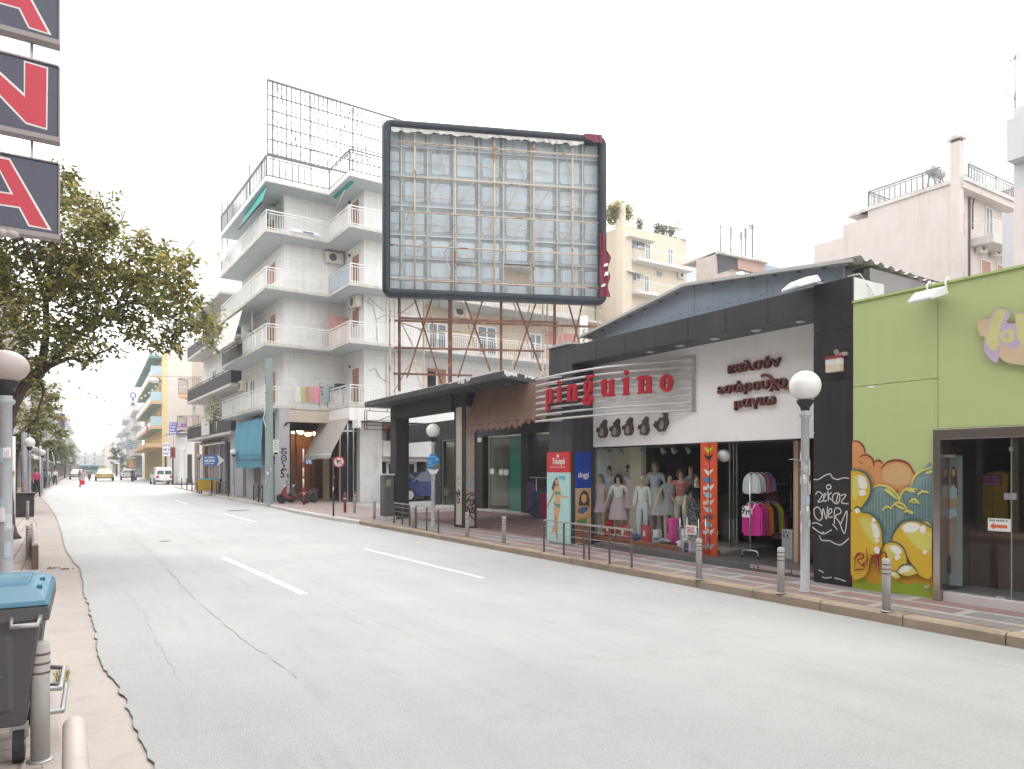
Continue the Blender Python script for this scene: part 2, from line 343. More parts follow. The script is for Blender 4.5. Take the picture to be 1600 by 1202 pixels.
M['sheet'] = pm('zinc_sheet',(.45,.51,.545),.55,.2,2.3,stain=.7,stainc=(.22,.25,.27),grime=.5,bmp=.25,fine=6)
M['sheetd'] = pm('dirty_zinc_sheet',(.33,.36,.37),.6,.25,2,stain=.8,stainc=(.13,.13,.125),grime=.6,bmp=.25,fine=6)
M['seam'] = pm('zinc_seam',(.5,.55,.58),.5,.15,2)
M['paper'] = pm('torn_paper',(.7,.68,.65),.8,.1,3)
M['maroon'] = pm('maroon_vinyl',(.17,.025,.045),.6,.25,3)
M['awnbrown'] = pm('faded_brown_awning',(.21,.125,.095),.85,.16,1.5,stain=.4,stainc=(.14,.09,.075),wear=((.32,.2,.15),1.3,.64))
M['awnbeige'] = pm('beige_awning',(.4,.36,.33),.85,.1,2,stain=.3)
M['awnblue'] = pm('blue_awning',(.12,.36,.48),.8,.1,2,stain=.4)
M['awngreen'] = pm('green_awning',(.02,.3,.26),.8,.2,2)
M['awnwhite'] = pm('pale_awning',(.62,.61,.58),.85,.06,2)
M['green'] = pm('lime_green_wall',(.45,.53,.24),.6,.05,.8,stain=.4,stainc=(.28,.36,.08),grime=.15,bmp=.05)
M['teal'] = pm('teal_paint',(.16,.34,.33),.7)
M['orange'] = pm('orange_paint',(.64,.42,.22),.7)
M['yellow'] = pm('yellow_plaster',(.72,.58,.3),.8,.08,1)
M['acw'] = pm('cream_plastic',(.68,.64,.57),.5,.05,3,bmp=0)
M['dark'] = pm('dark_void',(.02,.02,.022),.8,.2,2,bmp=0)
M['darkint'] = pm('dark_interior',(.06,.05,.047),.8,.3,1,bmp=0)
M['globe'] = pm('opal_globe',(.8,.79,.78),.35,.03,2,bmp=0,grime=.15,stainc=(.55,.52,.5))
M['globed'] = pm('dirty_globe',(.45,.38,.36),.5,.08,4,bmp=0,wear=((.2,.15,.13),5,.68))
M['bin'] = pm('grey_bin_plastic',(.085,.08,.083),.5,.08,4,bmp=.08,grime=.4,stainc=(.15,.14,.135))
M['lid'] = pm('blue_bin_lid',(.055,.165,.235),.5,.14,2.5,bmp=.04,grime=.6,stainc=(.25,.38,.42))
M['rubber'] = pm('rubber',(.03,.03,.03),.8)
M['bark'] = pm('bark',(.085,.06,.055),.9,.3,8,bmp=.8,fine=18)
M['leaf1'] = leafmat('leaf_dark',(.125,.15,.045)); M['leaf2'] = leafmat('leaf_olive',(.26,.255,.07)); M['leaf3'] = leafmat('leaf_bright',(.44,.37,.1),.45); M['leaf4'] = leafmat('leaf_reddish',(.26,.15,.06),.4)
M['skin'] = pm('skin',(.55,.35,.25),.5,.05,5,bmp=0); M['mann'] = pm('mannequin_skin',(.62,.44,.32),.4,.03,5,bmp=0)
def solid(name,c,rough=.8,**k):
 if name not in M: M[name] = pm(name,c,rough,**dict(dict(var=.08,scale=4,bmp=0),**k))
 return M[name]

# ------------------------------------------------------------ ground, road, pavements
SW = .13
def lerp(a,b,t): return a+(b-a)*t
def resample(pts,step):
 pts = [Vector((p[0],p[1])) for p in pts]; o = [pts[0]];
 for a,b in zip(pts,pts[1:]):
  k = max(1,int((b-a).length/step))
  for i in range(1,k+1): o.append(a.lerp(b,i/k))
 return o
structure(MB(M['earth']).sheet([(-1500,-1500,-.08),(1500,-1500,-.08),(1500,1500,-.08),(-1500,1500,-.08)]),'ground')
LK = [(.02,-14),(.02,4.5),(-.08,6.3),(-.43,15.8),(-1.09,32.6),(-1.66,52.5),(-1.7,70),(-1.3,110),(-.6,163),(2,300),(6,420)]     # left kerb
RK = [(7.88,-14),(7.88,21.6),(7.72,23.6),(7.72,28),(8.0,34),(8.03,46.3),(8.5,62),(8.7,74)]                                       # right kerb
RK2 = [(10.0,89),(10.6,105),(12.0,150),(14,220),(18,330),(22,420)]
edge_px = [(236,1202),(222,1160),(210,1128),(197,1098),(176,1062),(160,1038),(150,1012),(149,985),(140,955),(131,922),(128,900),(124,888),(110,872),(102,858),(96,832),(88,808),(76,790)]
edge = [(.44,-14),(.42,0)]+[tuple(G(*p).xy) for p in edge_px]
e2 = []
for p in resample(edge,.09): e2.append((p.x+rnd.gauss(0,.008)+.008*math.sin(p.y*3.1)+.008*math.sin(p.y*13.7),p.y))
far_edge = [(x+.35,y) for x,y in LK[5:]]
road = e2+far_edge+[(22,420)]+[(x+.0,y) for x,y in RK2[::-1]]+[(30,88),(30,75)]+[(x,y) for x,y in RK[::-1]]
structure(MB(M['asphalt']).sheet([(x,y,0) for x,y in road[::-1]]),'road')
structure(MB(M['gutter']).sheet([(x,y,-.016) for x,y in [(x-.1,y) for x,y in LK]+[(x+1.6,y) for x,y in LK[::-1]]][::-1]),'gutter')
ck = MB(M['dirt'])
def crack(mb,pts,w0,z,jit=.03):
 ps = resample(pts,.18); l_ = []; r_ = []
 ps = [Vector((p.x+rnd.gauss(0,jit),p.y)) for p in ps]
 for i in range(len(ps)-1):
  if rnd.random() < .12: continue
  a,b = ps[i],ps[i+1]; t = (b-a).normalized(); q = Vector((-t.y,t.x))*w0*rnd.uniform(.3,1)
  mb.sheet([(a.x-q.x,a.y-q.y,z),(b.x-q.x,b.y-q.y,z),(b.x+q.x,b.y+q.y,z),(a.x+q.x,a.y+q.y,z)][::-1])
crack(ck,e2[2:],.0022,.004,.003)
structure(ck,'asphalt_edge')
ck = MB(pm('tar_seam',(.24,.24,.24),.8,.2,5))
crack(ck,[G(*p).xy for p in [(150,812),(172,825),(214,846),(243,870),(282,912),(322,952),(368,990),(402,1017),(470,1060)]],.006,.004,.012)
crack(ck,[G(*p).xy for p in [(196,925),(222,955),(236,985),(262,1030),(280,1062)]],.0025,.004,.012)
structure(ck,'road_seam')
ln = MB(M['line'])
def dash(x0,y0,x1,y1,w_):
 w_ *= .76
 ln.sheet([(x0-w_/2,y0,.005),(x0+w_/2,y0,.005),(x1+w_/2,y1,.005),(x1-w_/2,y1,.005)])
dash(3.2,-4.8,3.0,.2,.14); dash(2.81,9.9,2.63,14.84,.15); dash(2.34,24.4,2.2,29.8,.14); dash(2.03,39,1.88,45,.13); dash(1.9,54,2.0,59.5,.13); dash(2.3,69,2.5,74.5,.13); dash(2.9,84,3.1,89,.13); dash(3.6,99,3.8,104,.13)
dash(5.9,-4.8,5.78,.2,.1); dash(5.66,9.82,5.55,14.86,.1); dash(5.33,24.4,5.26,29.7,.1); dash(5.2,39,5.25,44.5,.1); dash(5.35,54,5.5,59,.1)
structure(ln,'lane_marking')
mh = MB(M['dirt'])
for px,py,r in [(372,798,.5),(258,846,.12)]:
 p = G(px,py); mh.lathe((p.x,p.y,.002),[(r,0),(r,.006)],20,False)
structure(mh,'manhole_cover')
# right pavement, its paving fields and kerb stones
def off(pl,d): return [(x+d,y) for x,y in pl]
pv = MB(M['pave']).sheet([(x,y,SW) for x,y in off(RK,.17)[:3]+[(9.6,23.4),(9.6,-14)]][::-1]); structure(pv,'pavement')
structure(MB(M['pavep']).sheet([(x,y,SW-.004) for x,y in off(RK,.17)[1:]+[(80,74),(80,21)]][::-1]),'corner_pavement')
structure(MB(M['paver']).sheet([(9.62,12.6,SW),(15,12.6,SW),(15,24.4,SW),(9.62,24.4,SW)]),'arcade_floor')
structure(MB(M['asphalt']).sheet([(11.2,26.5,SW),(120,29.0,SW),(120,37.8,SW),(11.2,34.2,SW)]),'side_street')
structure(MB(M['gutter']).sheet([(x,y,SW) for x,y in RK2+[(60,420),(60,89)]][::-1]),'far_pavement')
def kerb(name,pl,side,h=SW,w_=.17,step=1.0,mat='kerb'):
 mb = MB(M[mat]); ps = resample(pl,step)
 for a,b in zip(ps,ps[1:]):
  t = (b-a).normalized(); q = Vector((t.y,-t.x))*side; g = t*.006; hh = h+rnd.uniform(-.006,.004)
  a2,b2 = a+g,b-g; j = q*rnd.uniform(-.008,.008)
  c = .025
  prof = [(0,-.05),(0,hh-c),(c,hh),(w_,hh),(w_,-.05)]
  mb.prism([(a2.x+j.x+q.x*o_,a2.y+j.y+q.y*o_,z_) for o_,z_ in prof],(b2.x-a2.x,b2.y-a2.y,0))
 structure(mb,name)
kerb('kerb',RK[:2],1)
kerb('kerb',RK[1:],1,.128,.17,.8,'slab')
kerb('kerb',RK2[:4],1,SW,.17,2.0,'slab')
kerb('kerb',LK[:8],-1,SW,.13,1.2,'gutter')
structure(MB(M['pavel']).sheet([(x,y,SW) for x,y in off(LK,-.13)+[(-6,420),(-6,-14)]]),'left_pavement')

# ------------------------------------------------------------ street furniture
def bollard(loc,label,group,mat='bollard',h=.6,r=.046):
 t = empty('bollard',loc,label,'bollard',group)
 x,y,z = loc
 MB(M[mat]).lathe(loc,[(r,.012),(r,h-.012),(r*.8,h)],18).build('post',t)
 if h > .5:
  g = MB(M['bolldark'])
  for k in range(3): g.lathe((x,y,z+h-.07-k*.052),[(r+.0015,0),(r+.0015,.013)],18)
  g.build('groove_band',t)
 MB(M['steel']).lathe(loc,[(r*1.45,0),(r*1.45,.006),(r*1.2,.012)],18).build('base_plate',t)
 return t
BG = 'grey steel bollards along the right kerb'
bolls = [((1385,955),'grey bollard with three grooves in front of the yellow bubble graffiti'),((1220,927),'grey bollard beside the lamp post, in front of the garment rack'),((1092,905),'grey bollard in front of the red lingerie banner'),
         ((787,850),'grey bollard in front of the empty shop window under the brown awning'),((730,840),'grey bollard in front of the graffiti covered tan pillar'),((646,826),'grey bollard between the two steel railings by the arcade'),((585,812),'grey bollard just left of the black arcade column'),((554,802),'farther grey bollard halfway between the no left turn sign and the black arcade column')]
b0 = None
for (px,py),lb in bolls:
 p = G(px,py,SW)
 if b0 is None: b0 = bollard((p.x,p.y,SW),lb,BG)
 else: c = copy_tree(b0); c.location = (p.x,p.y,SW); c.rotation_euler = (rnd.gauss(0,.012),rnd.gauss(0,.012),rnd.uniform(0,6)); tag(c,lb)
LB = 'bollards along the left kerb'
p = G(63,1188,SW); bollard((p.x,p.y,SW),'worn pale bollard in front of the grey dumpster',LB,h=.66)
for (px,py,lb) in [(45,873,'brown grooved bollard behind the dumpster by the low steel barrier'),(43,812,'smaller grooved bollard standing in front of the dark litter bin')]:
 p = G(px,py,SW); c = copy_tree(b0); c.location = (p.x,p.y,SW); tag(c,lb,group=LB)
# far dark bollards along the far right kerb and dark red ones on the corner
rb = None
for px,py,h,lb in [(475,789,.75,'dark red post nearest the parked red scooter'),(555,788,.6,'short dark red post behind the no left turn sign'),(539,801,.75,'taller dark red post right of the no left turn sign')]:
 p = G(px,py,SW)
 if rb is None:
  rb = empty('red_post',(p.x,p.y,SW),lb,'bollard','dark red posts at the corner')
  MB(M['redp']).lathe((p.x,p.y,SW),[(.055,0),(.055,.6),(.03,.62),(.055,.65),(.06,.7),(.02,.76)],14).build('post',rb); MB(solid('reflector_white',(.75,.7,.68))).lathe((p.x,p.y,SW+.5),[(.057,0),(.057,.05)],14).build('reflective_band',rb)
 else: c = copy_tree(rb); c.location = (p.x,p.y,SW); c.scale = (1,1,h/.75); tag(c,lb)
fb = None
for i,(px,py) in enumerate([(284,764),(292,766),(300,768),(308,770),(331,772),(404,785)]):
 p = G(px,py,SW)
 lb = ['dark slim post nearest the white column','second dark slim post from the white column','third dark slim post, just left of the yellow dumpster','dark slim post touching the left side of the yellow dumpster','dark slim post just right of the yellow dumpster','pair of dark slim posts left of the grey green utility pole'][i]
 if fb is None:
  fb = tag(MB(M['raild']).lathe((p.x,p.y,SW),[(.04,0),(.04,.9),(.02,.93)],10).build('slim_post',loc=(p.x,p.y,SW)),lb,'bollard','dark slim posts along the far right kerb')
 else: c = copy_tree(fb); c.location = (p.x,p.y,SW); tag(c,lb)
def lamp(loc,label,group,h=2.93,gm='globe',rg=.2,pole=.052):
 t = empty('street_lamp',loc,label,'street lamp',group); x,y,z = loc; hp = h-2*rg-.13
 MB(M['gpole']).lathe(loc,[(.085,0),(.085,.012),(pole*1.12,.02),(pole*1.12,1.0),(pole*1.2,1.02),(pole*1.2,1.06),(pole,1.09),(pole,hp-.1),(pole*1.45,hp-.07),(pole*1.45,hp-.045),(pole,hp-.02),(pole*1.1,hp)],20).build('pole',t)
 MB(M['rubber']).lathe((x,y,z+hp),[(.055,0),(.06,.04),(.105,.11),(.108,.14)],20).build('globe_holder',t)
 MB(M[gm]).ball((x,y,z+h-rg),rg,32,20).build('globe',t)
 return t
def at(px,py,z=SW): p = G(px,py,z); return (p.x,p.y,z)
LG = 'globe street lamps on both pavements'
l0 = lamp(at(1258,925),'white globe street lamp in front of the black graffiti pillar',LG)
def stick(t,cols,x,y,z,r,zz,seed):
 rr = random.Random(seed); s = MB()
 for i in range(zz):
  a = rr.uniform(2.2,4.8); s.use(solid(*rr.choice(cols))); h = rr.uniform(.06,.16); z0 = z+rr.uniform(.75,1.75); w_ = rr.uniform(.4,.9)
  vs_ = []
  for k in range(5): b = a+w_*k/4; vs_ += [(x+math.cos(b)*(r+.003+i*.0004),y+math.sin(b)*(r+.003+i*.0004),z0+rr.uniform(-.006,.006)),(x+math.cos(b)*(r+.003+i*.0004),y+math.sin(b)*(r+.003+i*.0004),z0+h+rr.uniform(-.01,.01))]
  s.add(vs_,[(2*k,2*k+2,2*k+3,2*k+1) for k in range(4)])
 s.build('torn_sticker',t)
SC = [('sticker_white',(.7,.7,.68)),('sticker_grey',(.5,.52,.52)),('sticker_blue',(.4,.46,.52)),('sticker_cream',(.65,.6,.5)),('sticker_pink',(.56,.5,.5))]
x,y,z = l0.location; stick(l0,SC,x,y,z,.06,16,3)
band = MB(M['steel'])
for k,zz in enumerate((1.62,1.75)): band.pipe([(x+math.cos(a)*.066,y+math.sin(a)*.066,z+zz+.004*math.sin(3*a)) for a in [i*math.pi/8 for i in range(17)]],.006,6)
band.pipe([(x-.05,y+.05,z+1.74),(x-.11,y+.1,z+1.76),(x-.16,y+.13,z+1.75)],.005,6); band.build('wire_tie',l0)
l1 = copy_tree(l0); l1.location = at(677,823); tag(l1,'globe street lamp with a round blue poster, beside the arcade railing')
x,y,z = l1.location
po = MB(solid('poster_white',(.7,.72,.74)))
dn = Vector((-x,-y,0)).normalized(); sdv = Vector((-dn.y,dn.x,0)); pc = Vector((x,y,z+1.78))+dn*.075
pm_ = MB(solid('poster_blue',(.03,.2,.5),.5))
oc = [(math.cos(a)*.19,math.sin(a)*.31) for a in [R(22.5+45*i) for i in range(8)]]
pm_.prism([pc+sdv*a+Vector((0,0,b)) for a,b in oc],-dn*.006)
pm_.use(solid('poster_white',(.7,.72,.74))).prism([pc+dn*.002+sdv*a+Vector((0,0,b)) for a,b in [(-.08,-.285),(.08,-.285),(.17,-.14),(.0,-.17),(-.17,-.13)]],-dn*.001)
pm_.use(solid('poster_sky',(.12,.45,.75),.5))
for a0,a1,b0_,b1 in [(-.12,.06,.18,.22),(-.16,.0,.08,.11),(-.16,-.05,.0,.05),(.05,.15,.1,.17),(-.15,.05,-.06,-.03)]: pm_.prism([pc+dn*.003+sdv*a+Vector((0,0,b)) for a,b in [(a0,b0_),(a1,b0_+.01),(a1,b1+.01),(a0,b1)]],-dn*.001)
pm_.use(solid('poster_green',(.13,.15,.05),.5)).prism([pc+dn*.004+sdv*a+Vector((0,0,b)) for a,b in [(-.06,-.13),(.16,-.13),(.16,-.05),(.1,.0),(.02,-.03)]],-dn*.001)
pt = tag(pm_.build('round_poster',loc=(x,y,z+1.4)),'round blue poster tied to the lamp post by the arcade railing','poster')
p = PD(8,580,6.9); l2 = lamp((p.x,p.y,SW),'dirty globe street lamp at the left edge of the photo, over the dumpster',LG,2.79,'globed',.158,.058)
for k in l2.children:
 if k.name.startswith('globe') and 'holder' not in k.name: k.scale = (1.28,1.28,1); k.location = (0,0,0)
x,y,z = l2.location; stick(l2,SC,x,y,z,.07,14,5)
for px,d,lb in [(46,28.7,'globe street lamp beside the orange and green posters on the left pavement'),(66,46,'farther globe street lamp behind the left pavement railing')]:
 p = PD(px,734,d); c = lamp((p.x,p.y,SW),lb,LG)
for px,py,lb in [(365,778,'globe street lamp left of the blue awning'),(311,768,'globe street lamp left of the blue arrow sign')]:
 c = copy_tree(l2); c.location = at(px,py); tag(c,lb)
 for k in list(c.children):
  if k.name.startswith('torn'): bpy.data.objects.remove(k)
 if px == 365:
  for k in c.children:
   if k.name.startswith('globe') and 'holder' not in k.name: k.data = k.data.copy(); k.data.materials[0] = M['globe']
# steel railings on the right pavement
def railing(P0,P1,label,posts,h=.62,rails=4):
 a = Vector((P0[0],P0[1],SW)); b = Vector((P1[0],P1[1],SW)); t = empty('pavement_railing',a,label,'railing','steel railings on the right pavement')
 rp = solid('rail_grey',(.33,.31,.3),.45,grime=.5); dp_ = solid('rail_dark',(.1,.09,.088),.5,grime=.4)
 m = MB(rp); up = Vector((0,0,1))
 m.bar(a+up*(h),b+up*(h),.03)
 m.build('top_rail',t)
 m = MB(solid('rail_grey',(.33,.31,.3)))
 for k in range(1,rails): m.pipe([a+up*(h*(.28+.22*(k-1))+.06),b+up*(h*(.28+.22*(k-1))+.06)],.007,6)
 m.build('cross_rail',t)
 for f in posts:
  m = MB(dp_); q = a.lerp(b,f); m.bar(q,q+up*(h-.02),.036); m.build('post',t)
 return t
railing(G(850,862,SW),G(987,887,SW),'steel railing in front of the mannequin window',(0,.26,.5,.56,.78,1))
railing(G(616,818,SW),G(640,823,SW),'short steel railing in front of the black arcade column',(0,.55,1))
railing(G(650,825,SW),G(685,834,SW),'steel railing around the lamp post with the blue poster',(0,.5,1))

# ---- left foreground: dumpster, barrier, weeds
def dumpster(label,body,lid,name='dumpster'):
 t = empty(name,(0,0,0),label,'dumpster')     # local: width x 1.35 centred, front at y=0, depth 1.0
 m = MB(M[body] if body in M else body); W = .66
 b0 = [(-W+.09,.1),(W-.09,.1),(W-.09,.86),(-W+.09,.86)]; b1 = [(-W+.02,.02),(W-.02,.02),(W-.02,.94),(-W+.02,.94)]
 v = [(x,y,.2) for x,y in b0]+[(x,y,.78) for x,y in b1]
 m.add(v,[(3,2,1,0),(0,1,5,4),(1,2,6,5),(2,3,7,6),(3,0,4,7),(4,5,6,7)])
 m.box(-W-.02,W+.02,-.02,.98,.76,.84)         # rim
 def fy(z): return .1-.08*(z-.2)/.58
 for x0,x1 in [(-.5,-.08),(.08,.5)]:            # raised panels on the front
  m.add([(x0,fy(.3)-.014,.3),(x1,fy(.3)-.014,.3),(x1,fy(.68)-.014,.68),(x0,fy(.68)-.014,.68),(x0-.02,fy(.28),.28),(x1+.02,fy(.28),.28),(x1+.02,fy(.7),.7),(x0-.02,fy(.7),.7)],[(0,1,2,3),(4,5,1,0),(5,6,2,1),(6,7,3,2),(7,4,0,3)])
 def fx(z): return W-.09+.07*(z-.2)/.58
 for y0,y1 in [(.22,.5),(.56,.78)]:
  m.add([(fx(.3)+.014,y0,.3),(fx(.3)+.014,y1,.3),(fx(.68)+.014,y1,.68),(fx(.68)+.014,y0,.68),(fx(.28),y0-.02,.28),(fx(.28),y1+.02,.28),(fx(.7),y1+.02,.7),(fx(.7),y0-.02,.7)],[(0,1,2,3),(4,5,1,0),(5,6,2,1),(6,7,3,2),(7,4,0,3)])
 m.build('body',t,bevel=.012)
 m = MB(M[lid] if lid in M else lid)
 v = [(-W-.02,-.03,.842),(W+.02,-.03,.842),(W+.02,.99,.842),(-W-.02,.99,.842),(-W,-.01,.87),(W,-.01,.87),(W,.97,.875),(-W,.97,.875),(-W+.1,.34,.9),(W-.075,.34,.9),(W-.05,.95,.9),(-W+.08,.95,.9)]
 m.add(v,[(0,1,5,4),(1,2,6,5),(2,3,7,6),(3,0,4,7),(4,5,9,8),(5,6,10,9),(6,7,11,10),(7,4,8,11),(8,9,10,11),(3,2,1,0)])
 for k in range(5):
  y = .38+k*.115; z = .901
  m.add([(-W+.14,y,z),(W-.09,y,z),(W-.09,y+.03,z+.022),(-W+.14,y+.03,z+.022),(W-.09,y+.06,z),(-W+.14,y+.06,z)],[(0,1,2,3),(3,2,4,5),(1,4,2),(0,3,5)])
 m.build('lid',t,bevel=.008)
 for y in (.3,.62): MB(solid('lid_hinge_blue',(.03,.16,.26))).box(W-.05,W-.025,y,y+.05,.885,.905).build('lid_clip',t)
 for pts in ([(-.2,.07,.48),(-.2,-.0,.46),(.42,-.0,.46),(.46,.05,.49)],[(W-.14,-.02,.79),(W-.14,-.05,.75),(W-.03,-.05,.75),(W-.02,-.02,.79)],[(W-.06,.2,.36),(W+.06,.22,.34),(W+.07,.7,.34),(W-.06,.72,.36)],[(W-.06,.16,.24),(W+.07,.2,.22),(W+.08,.75,.22),(W-.06,.76,.24)]):
  MB(M['steel']).pipe(pts,.014,8).build('handle_bar',t)
 for x in (-W+.14,W-.12):
  for y in (.16,.82):
   wq = MB(M['rubber']).lathe((x-.025,y,.09),[(.09,0),(.09,.05)],18,False,(1,0,0)).build('wheel',t)
   MB(M['steel']).lathe((x-.03,y,.09),[(.04,0),(.04,.06)],12,False,(1,0,0)).build('hub',wq); MB(M['steel']).box(x-.04,x+.04,y-.03,y+.03,.13,.2).build('wheel_bracket',t)
 return t
d0 = dumpster('grey wheeled dumpster with a blue ribbed lid on the left pavement','bin','lid')
d0.scale = (1.06,1.02,1.05); d0.location = (-.80,4.62,SW); d0.rotation_euler.z = R(-1)
d1 = dumpster('small yellow wheeled dumpster on the far right pavement by the blue arrow sign',solid('yellow_bin_plastic',(.55,.33,.02),.5),solid('teal_bin_lid',(.03,.25,.3)),'dumpster')
p = G(325,772,SW); d1.location = (p.x,p.y,SW); d1.rotation_euler.z = R(-20); d1.scale = (1.1,1.0,1.1)
def barrier(x0,y0,y1,label,x1=None):
 t = empty('low_guard_rail',(x0,y0,SW),label,'barrier','low steel barriers along the left kerb'); x1 = x0 if x1 is None else x1
 m = MB(solid('brown_steel',(.13,.085,.07),.6,grime=.4)); w_ = .045
 m.obox((x0-w_,y0,SW),(2*w_,0,0),(x1-x0,y1-y0,0),(0,0,.395)); m.build('side_plate',t)
 m = MB(solid('worn_top_paint',(.43,.38,.35),.55,grime=.5)); ps = []
 for k in range(25): a = math.pi*k/24; ps.append((x0+math.cos(a)*(w_+.004),y0-.004,SW+.385+.045*math.sin(a)))
 m.prism(ps,(x1-x0,y1-y0+.008,0)); m.build('top_cap',t,bevel=.01)
 return t
barrier(.03,.6,4.0,'low steel barrier end in the bottom left corner of the photo')
p = G(55,890,SW); barrier(p.x,p.y,p.y+5.2,'low brown steel barrier along the kerb behind the dumpster',p.x-.2)
wt = MB(); rr = random.Random(4)
def weed(px,py,n,h,label):
 m = MB(); p = G(px,py,0)
 for i in range(n):
  m.use(M[rr.choice(['leaf2','leaf3','leaf3'])]); a = rr.uniform(0,6.28); l = h*rr.uniform(.4,1); q = Vector((math.cos(a),math.sin(a),0)); s_ = Vector((-q.y,q.x,0))*.006
  b = p+Vector((rr.gauss(0,.02),rr.gauss(0,.05),0)); m.add([b-s_,b+s_,b+q*l*.35+Vector((0,0,l*.7))+s_*.8,b+q*l*.35+Vector((0,0,l*.7))-s_*.8,b+q*l*.8+Vector((0,0,l*.85))],[(0,1,2,3),(3,2,4)])
 tag(m.build('weed_tuft',loc=(p.x,p.y,0)),label,'weed')
def litter(px,py,r_,c,label):
 m = MB(solid(*c)); p = G(px,py,0); rr = random.Random(px)
 for i in range(14 if r_ > .03 else 4): m.ball((p.x+rr.gauss(0,r_),p.y+rr.gauss(0,r_*.8),r_*.08),r_*rr.uniform(.12,.4),6,4,(1,1.3,.5))
 tag(m.build('litter',loc=(p.x,p.y,0),smooth=False),label,'litter')
litter(94,887,.03,('litter_white',(.7,.69,.66)),'crumpled white scrap of litter on the gutter behind the dumpster'); litter(82,888,.055,('litter_dark',(.1,.09,.08)),'dark clump of dirt and leaves on the gutter behind the dumpster'); litter(104,889,.05,('litter_dark',(.1,.09,.08)),'second dark clump of dirt at the broken asphalt edge'); litter(157,1066,.012,('litter_dark',(.1,.09,.08)),'small dark pebble on the beige gutter right of the bollard')
weed(97,1062,46,.13,'yellow green weed tuft growing at the kerb beside the dumpster'); weed(55,822,24,.16,'small weed growing at the kerb behind the low brown barrier'); weed(43,888,24,.1,'small weed on the paving just behind the blue dumpster lid')
# litter bin
p = G(38,808,SW); t = empty('litter_bin',(p.x,p.y,SW),'dark square litter bin on the left pavement behind the bollards','litter bin')
MB(solid('dark_bin_metal',(.055,.045,.045),.6,grime=.4)).box(p.x-.27,p.x+.27,p.y,p.y+.5,SW,SW+.76).build('bin_body',t,bevel=.02); MB(solid('dark_bin_lid',(.035,.03,.032),.5)).box(p.x-.31,p.x+.31,p.y-.04,p.y+.54,SW+.762,SW+.83).build('bin_lid',t,bevel=.02)

# ------------------------------------------------------------ the lingerie shop
FP = Frame((9.12,0),-90)
U,Z = FP.U,FP.Z
shop = empty('lingerie_shop',(9.12,-U(1100),SW),'low black clad shop with white sign board, red lettering and a window full of mannequins','shop')
uL,uL2,uR,uR2 = U(857.5),U(893.5),U(1271),U(1332)
zF1,zF0 = Z(1270,448.5),Z(1269,491); zTop = zF1
OB = -.58                                   # sign board plane
def tiles(mb,F,u0,u1,zs,o0,o1,gap=.008):
 for a,b in zip(zs,zs[1:]): mb.fbox(F,u0,u1,a+gap/2,b-gap/2,o0,o1)
# right pillar with tiles, hole and graffiti
zr = [SW,Z(1272,838),Z(1272,753),Z(1272,676.5),Z(1272,598.5),Z(1272,521),Z(1271,446)]
m = MB(M['blackw']); tiles(m,FP,uR,uR2,zr[:1]+zr[1:],-.6,0); m.use(M['dark']).fbox(FP,uR+.01,uR2-.01,SW,zr[-1]-.02,-.59,-.012)
pr = m.build('pillar',shop,bevel=.004)
hu0,hz0,hu1,hz1 = *FP.uz(1302,558),*FP.uz(1329.5,541)
m = MB(M['dark']).fsheet(FP,[(hu0,hz0-.02),(hu1,hz0),(hu1-.01,hz1),(hu0+.01,hz1)],.003)
for i in range(7):
 m.use(solid(*[('rubble_a',(.3,.24,.22)),('rubble_b',(.14,.12,.12)),('rubble_c',(.4,.33,.3))][i % 3]))
 uu = lerp(hu0+.05,hu1-.05,rnd.random()); zz = lerp(hz0,hz0+.07,rnd.random()); m.fpoly(FP,[(uu+rnd.uniform(.03,.06)*math.cos(a),zz+rnd.uniform(.02,.04)*math.sin(a)) for a in (0,1.1,2.2,3.2,4.3,5.4)],.004+i*.0015,.014+i*.003)
m.build('broken_hole',pr)
gt = MB(solid('graffiti_silver',(.6,.58,.55),.6))
def G2(F,pts,o=0): return [F.uz(x,y,o) for x,y in pts]
def smooth(pts,k=5):
 P_ = [Vector((p[0],p[1])) for p in pts]; o = []
 for i in range(len(P_)-1):
  a,b,c,d = P_[max(i-1,0)],P_[i],P_[i+1],P_[min(i+2,len(P_)-1)]
  for j in range(k):
   t = j/k; o.append(.5*((2*b)+(c-a)*t+(2*a-5*b+4*c-d)*t*t+(3*b-a-3*c+d)*t**3))
 o.append(P_[-1]); return [(p.x,p.y) for p in o]
def zc(x,y): return (1240+x*.2995,660+y*.2995)
tagl = [ [(105,298),(130,298),(160,280),(190,270),(205,290),(230,298),(262,290),(290,293)],
 [(115,378),(128,362),(150,375),(140,398),(128,415),(150,412),(160,400)],[(160,395),(170,372),(158,380),(160,410),(176,408)],[(180,358),(182,410)],[(200,365),(182,385),(202,408)],[(236,368),(208,378),(206,412),(228,425),(242,400),(236,370),(222,420)],[(246,382),(275,378),(250,418),(288,425)],
 [(126,440),(108,455),(112,490),(135,512),(150,495),(140,455),(124,440)],[(150,505),(155,450),(172,505),(178,440)],[(186,480),(200,468),(196,450),(184,462),(186,495),(205,492)],[(214,530),(216,455),(240,450),(248,472),(220,490),(248,530)],[(248,530),(280,462),(268,580),(240,520)],
 [(172,338),(178,328),(192,328),(196,342),(180,350),(172,338)],
 [(98,545),(130,570),(160,582),(200,560)],[(98,528),(120,525),(150,540)],[(135,590),(150,615),(190,618),(215,632),(250,638),(290,605)],[(150,575),(160,572)],[(205,530),(230,560)],[(132,770),(158,784)],[(150,806),(170,812),(200,808)],[(215,812),(240,818),(275,830)] ]
for i,s in enumerate(tagl): gt.stroke(FP,G2(FP,[zc(*p) for p in smooth(s)]),.016,.0035+i*.0002)
gt.build('graffiti_tag',pr)
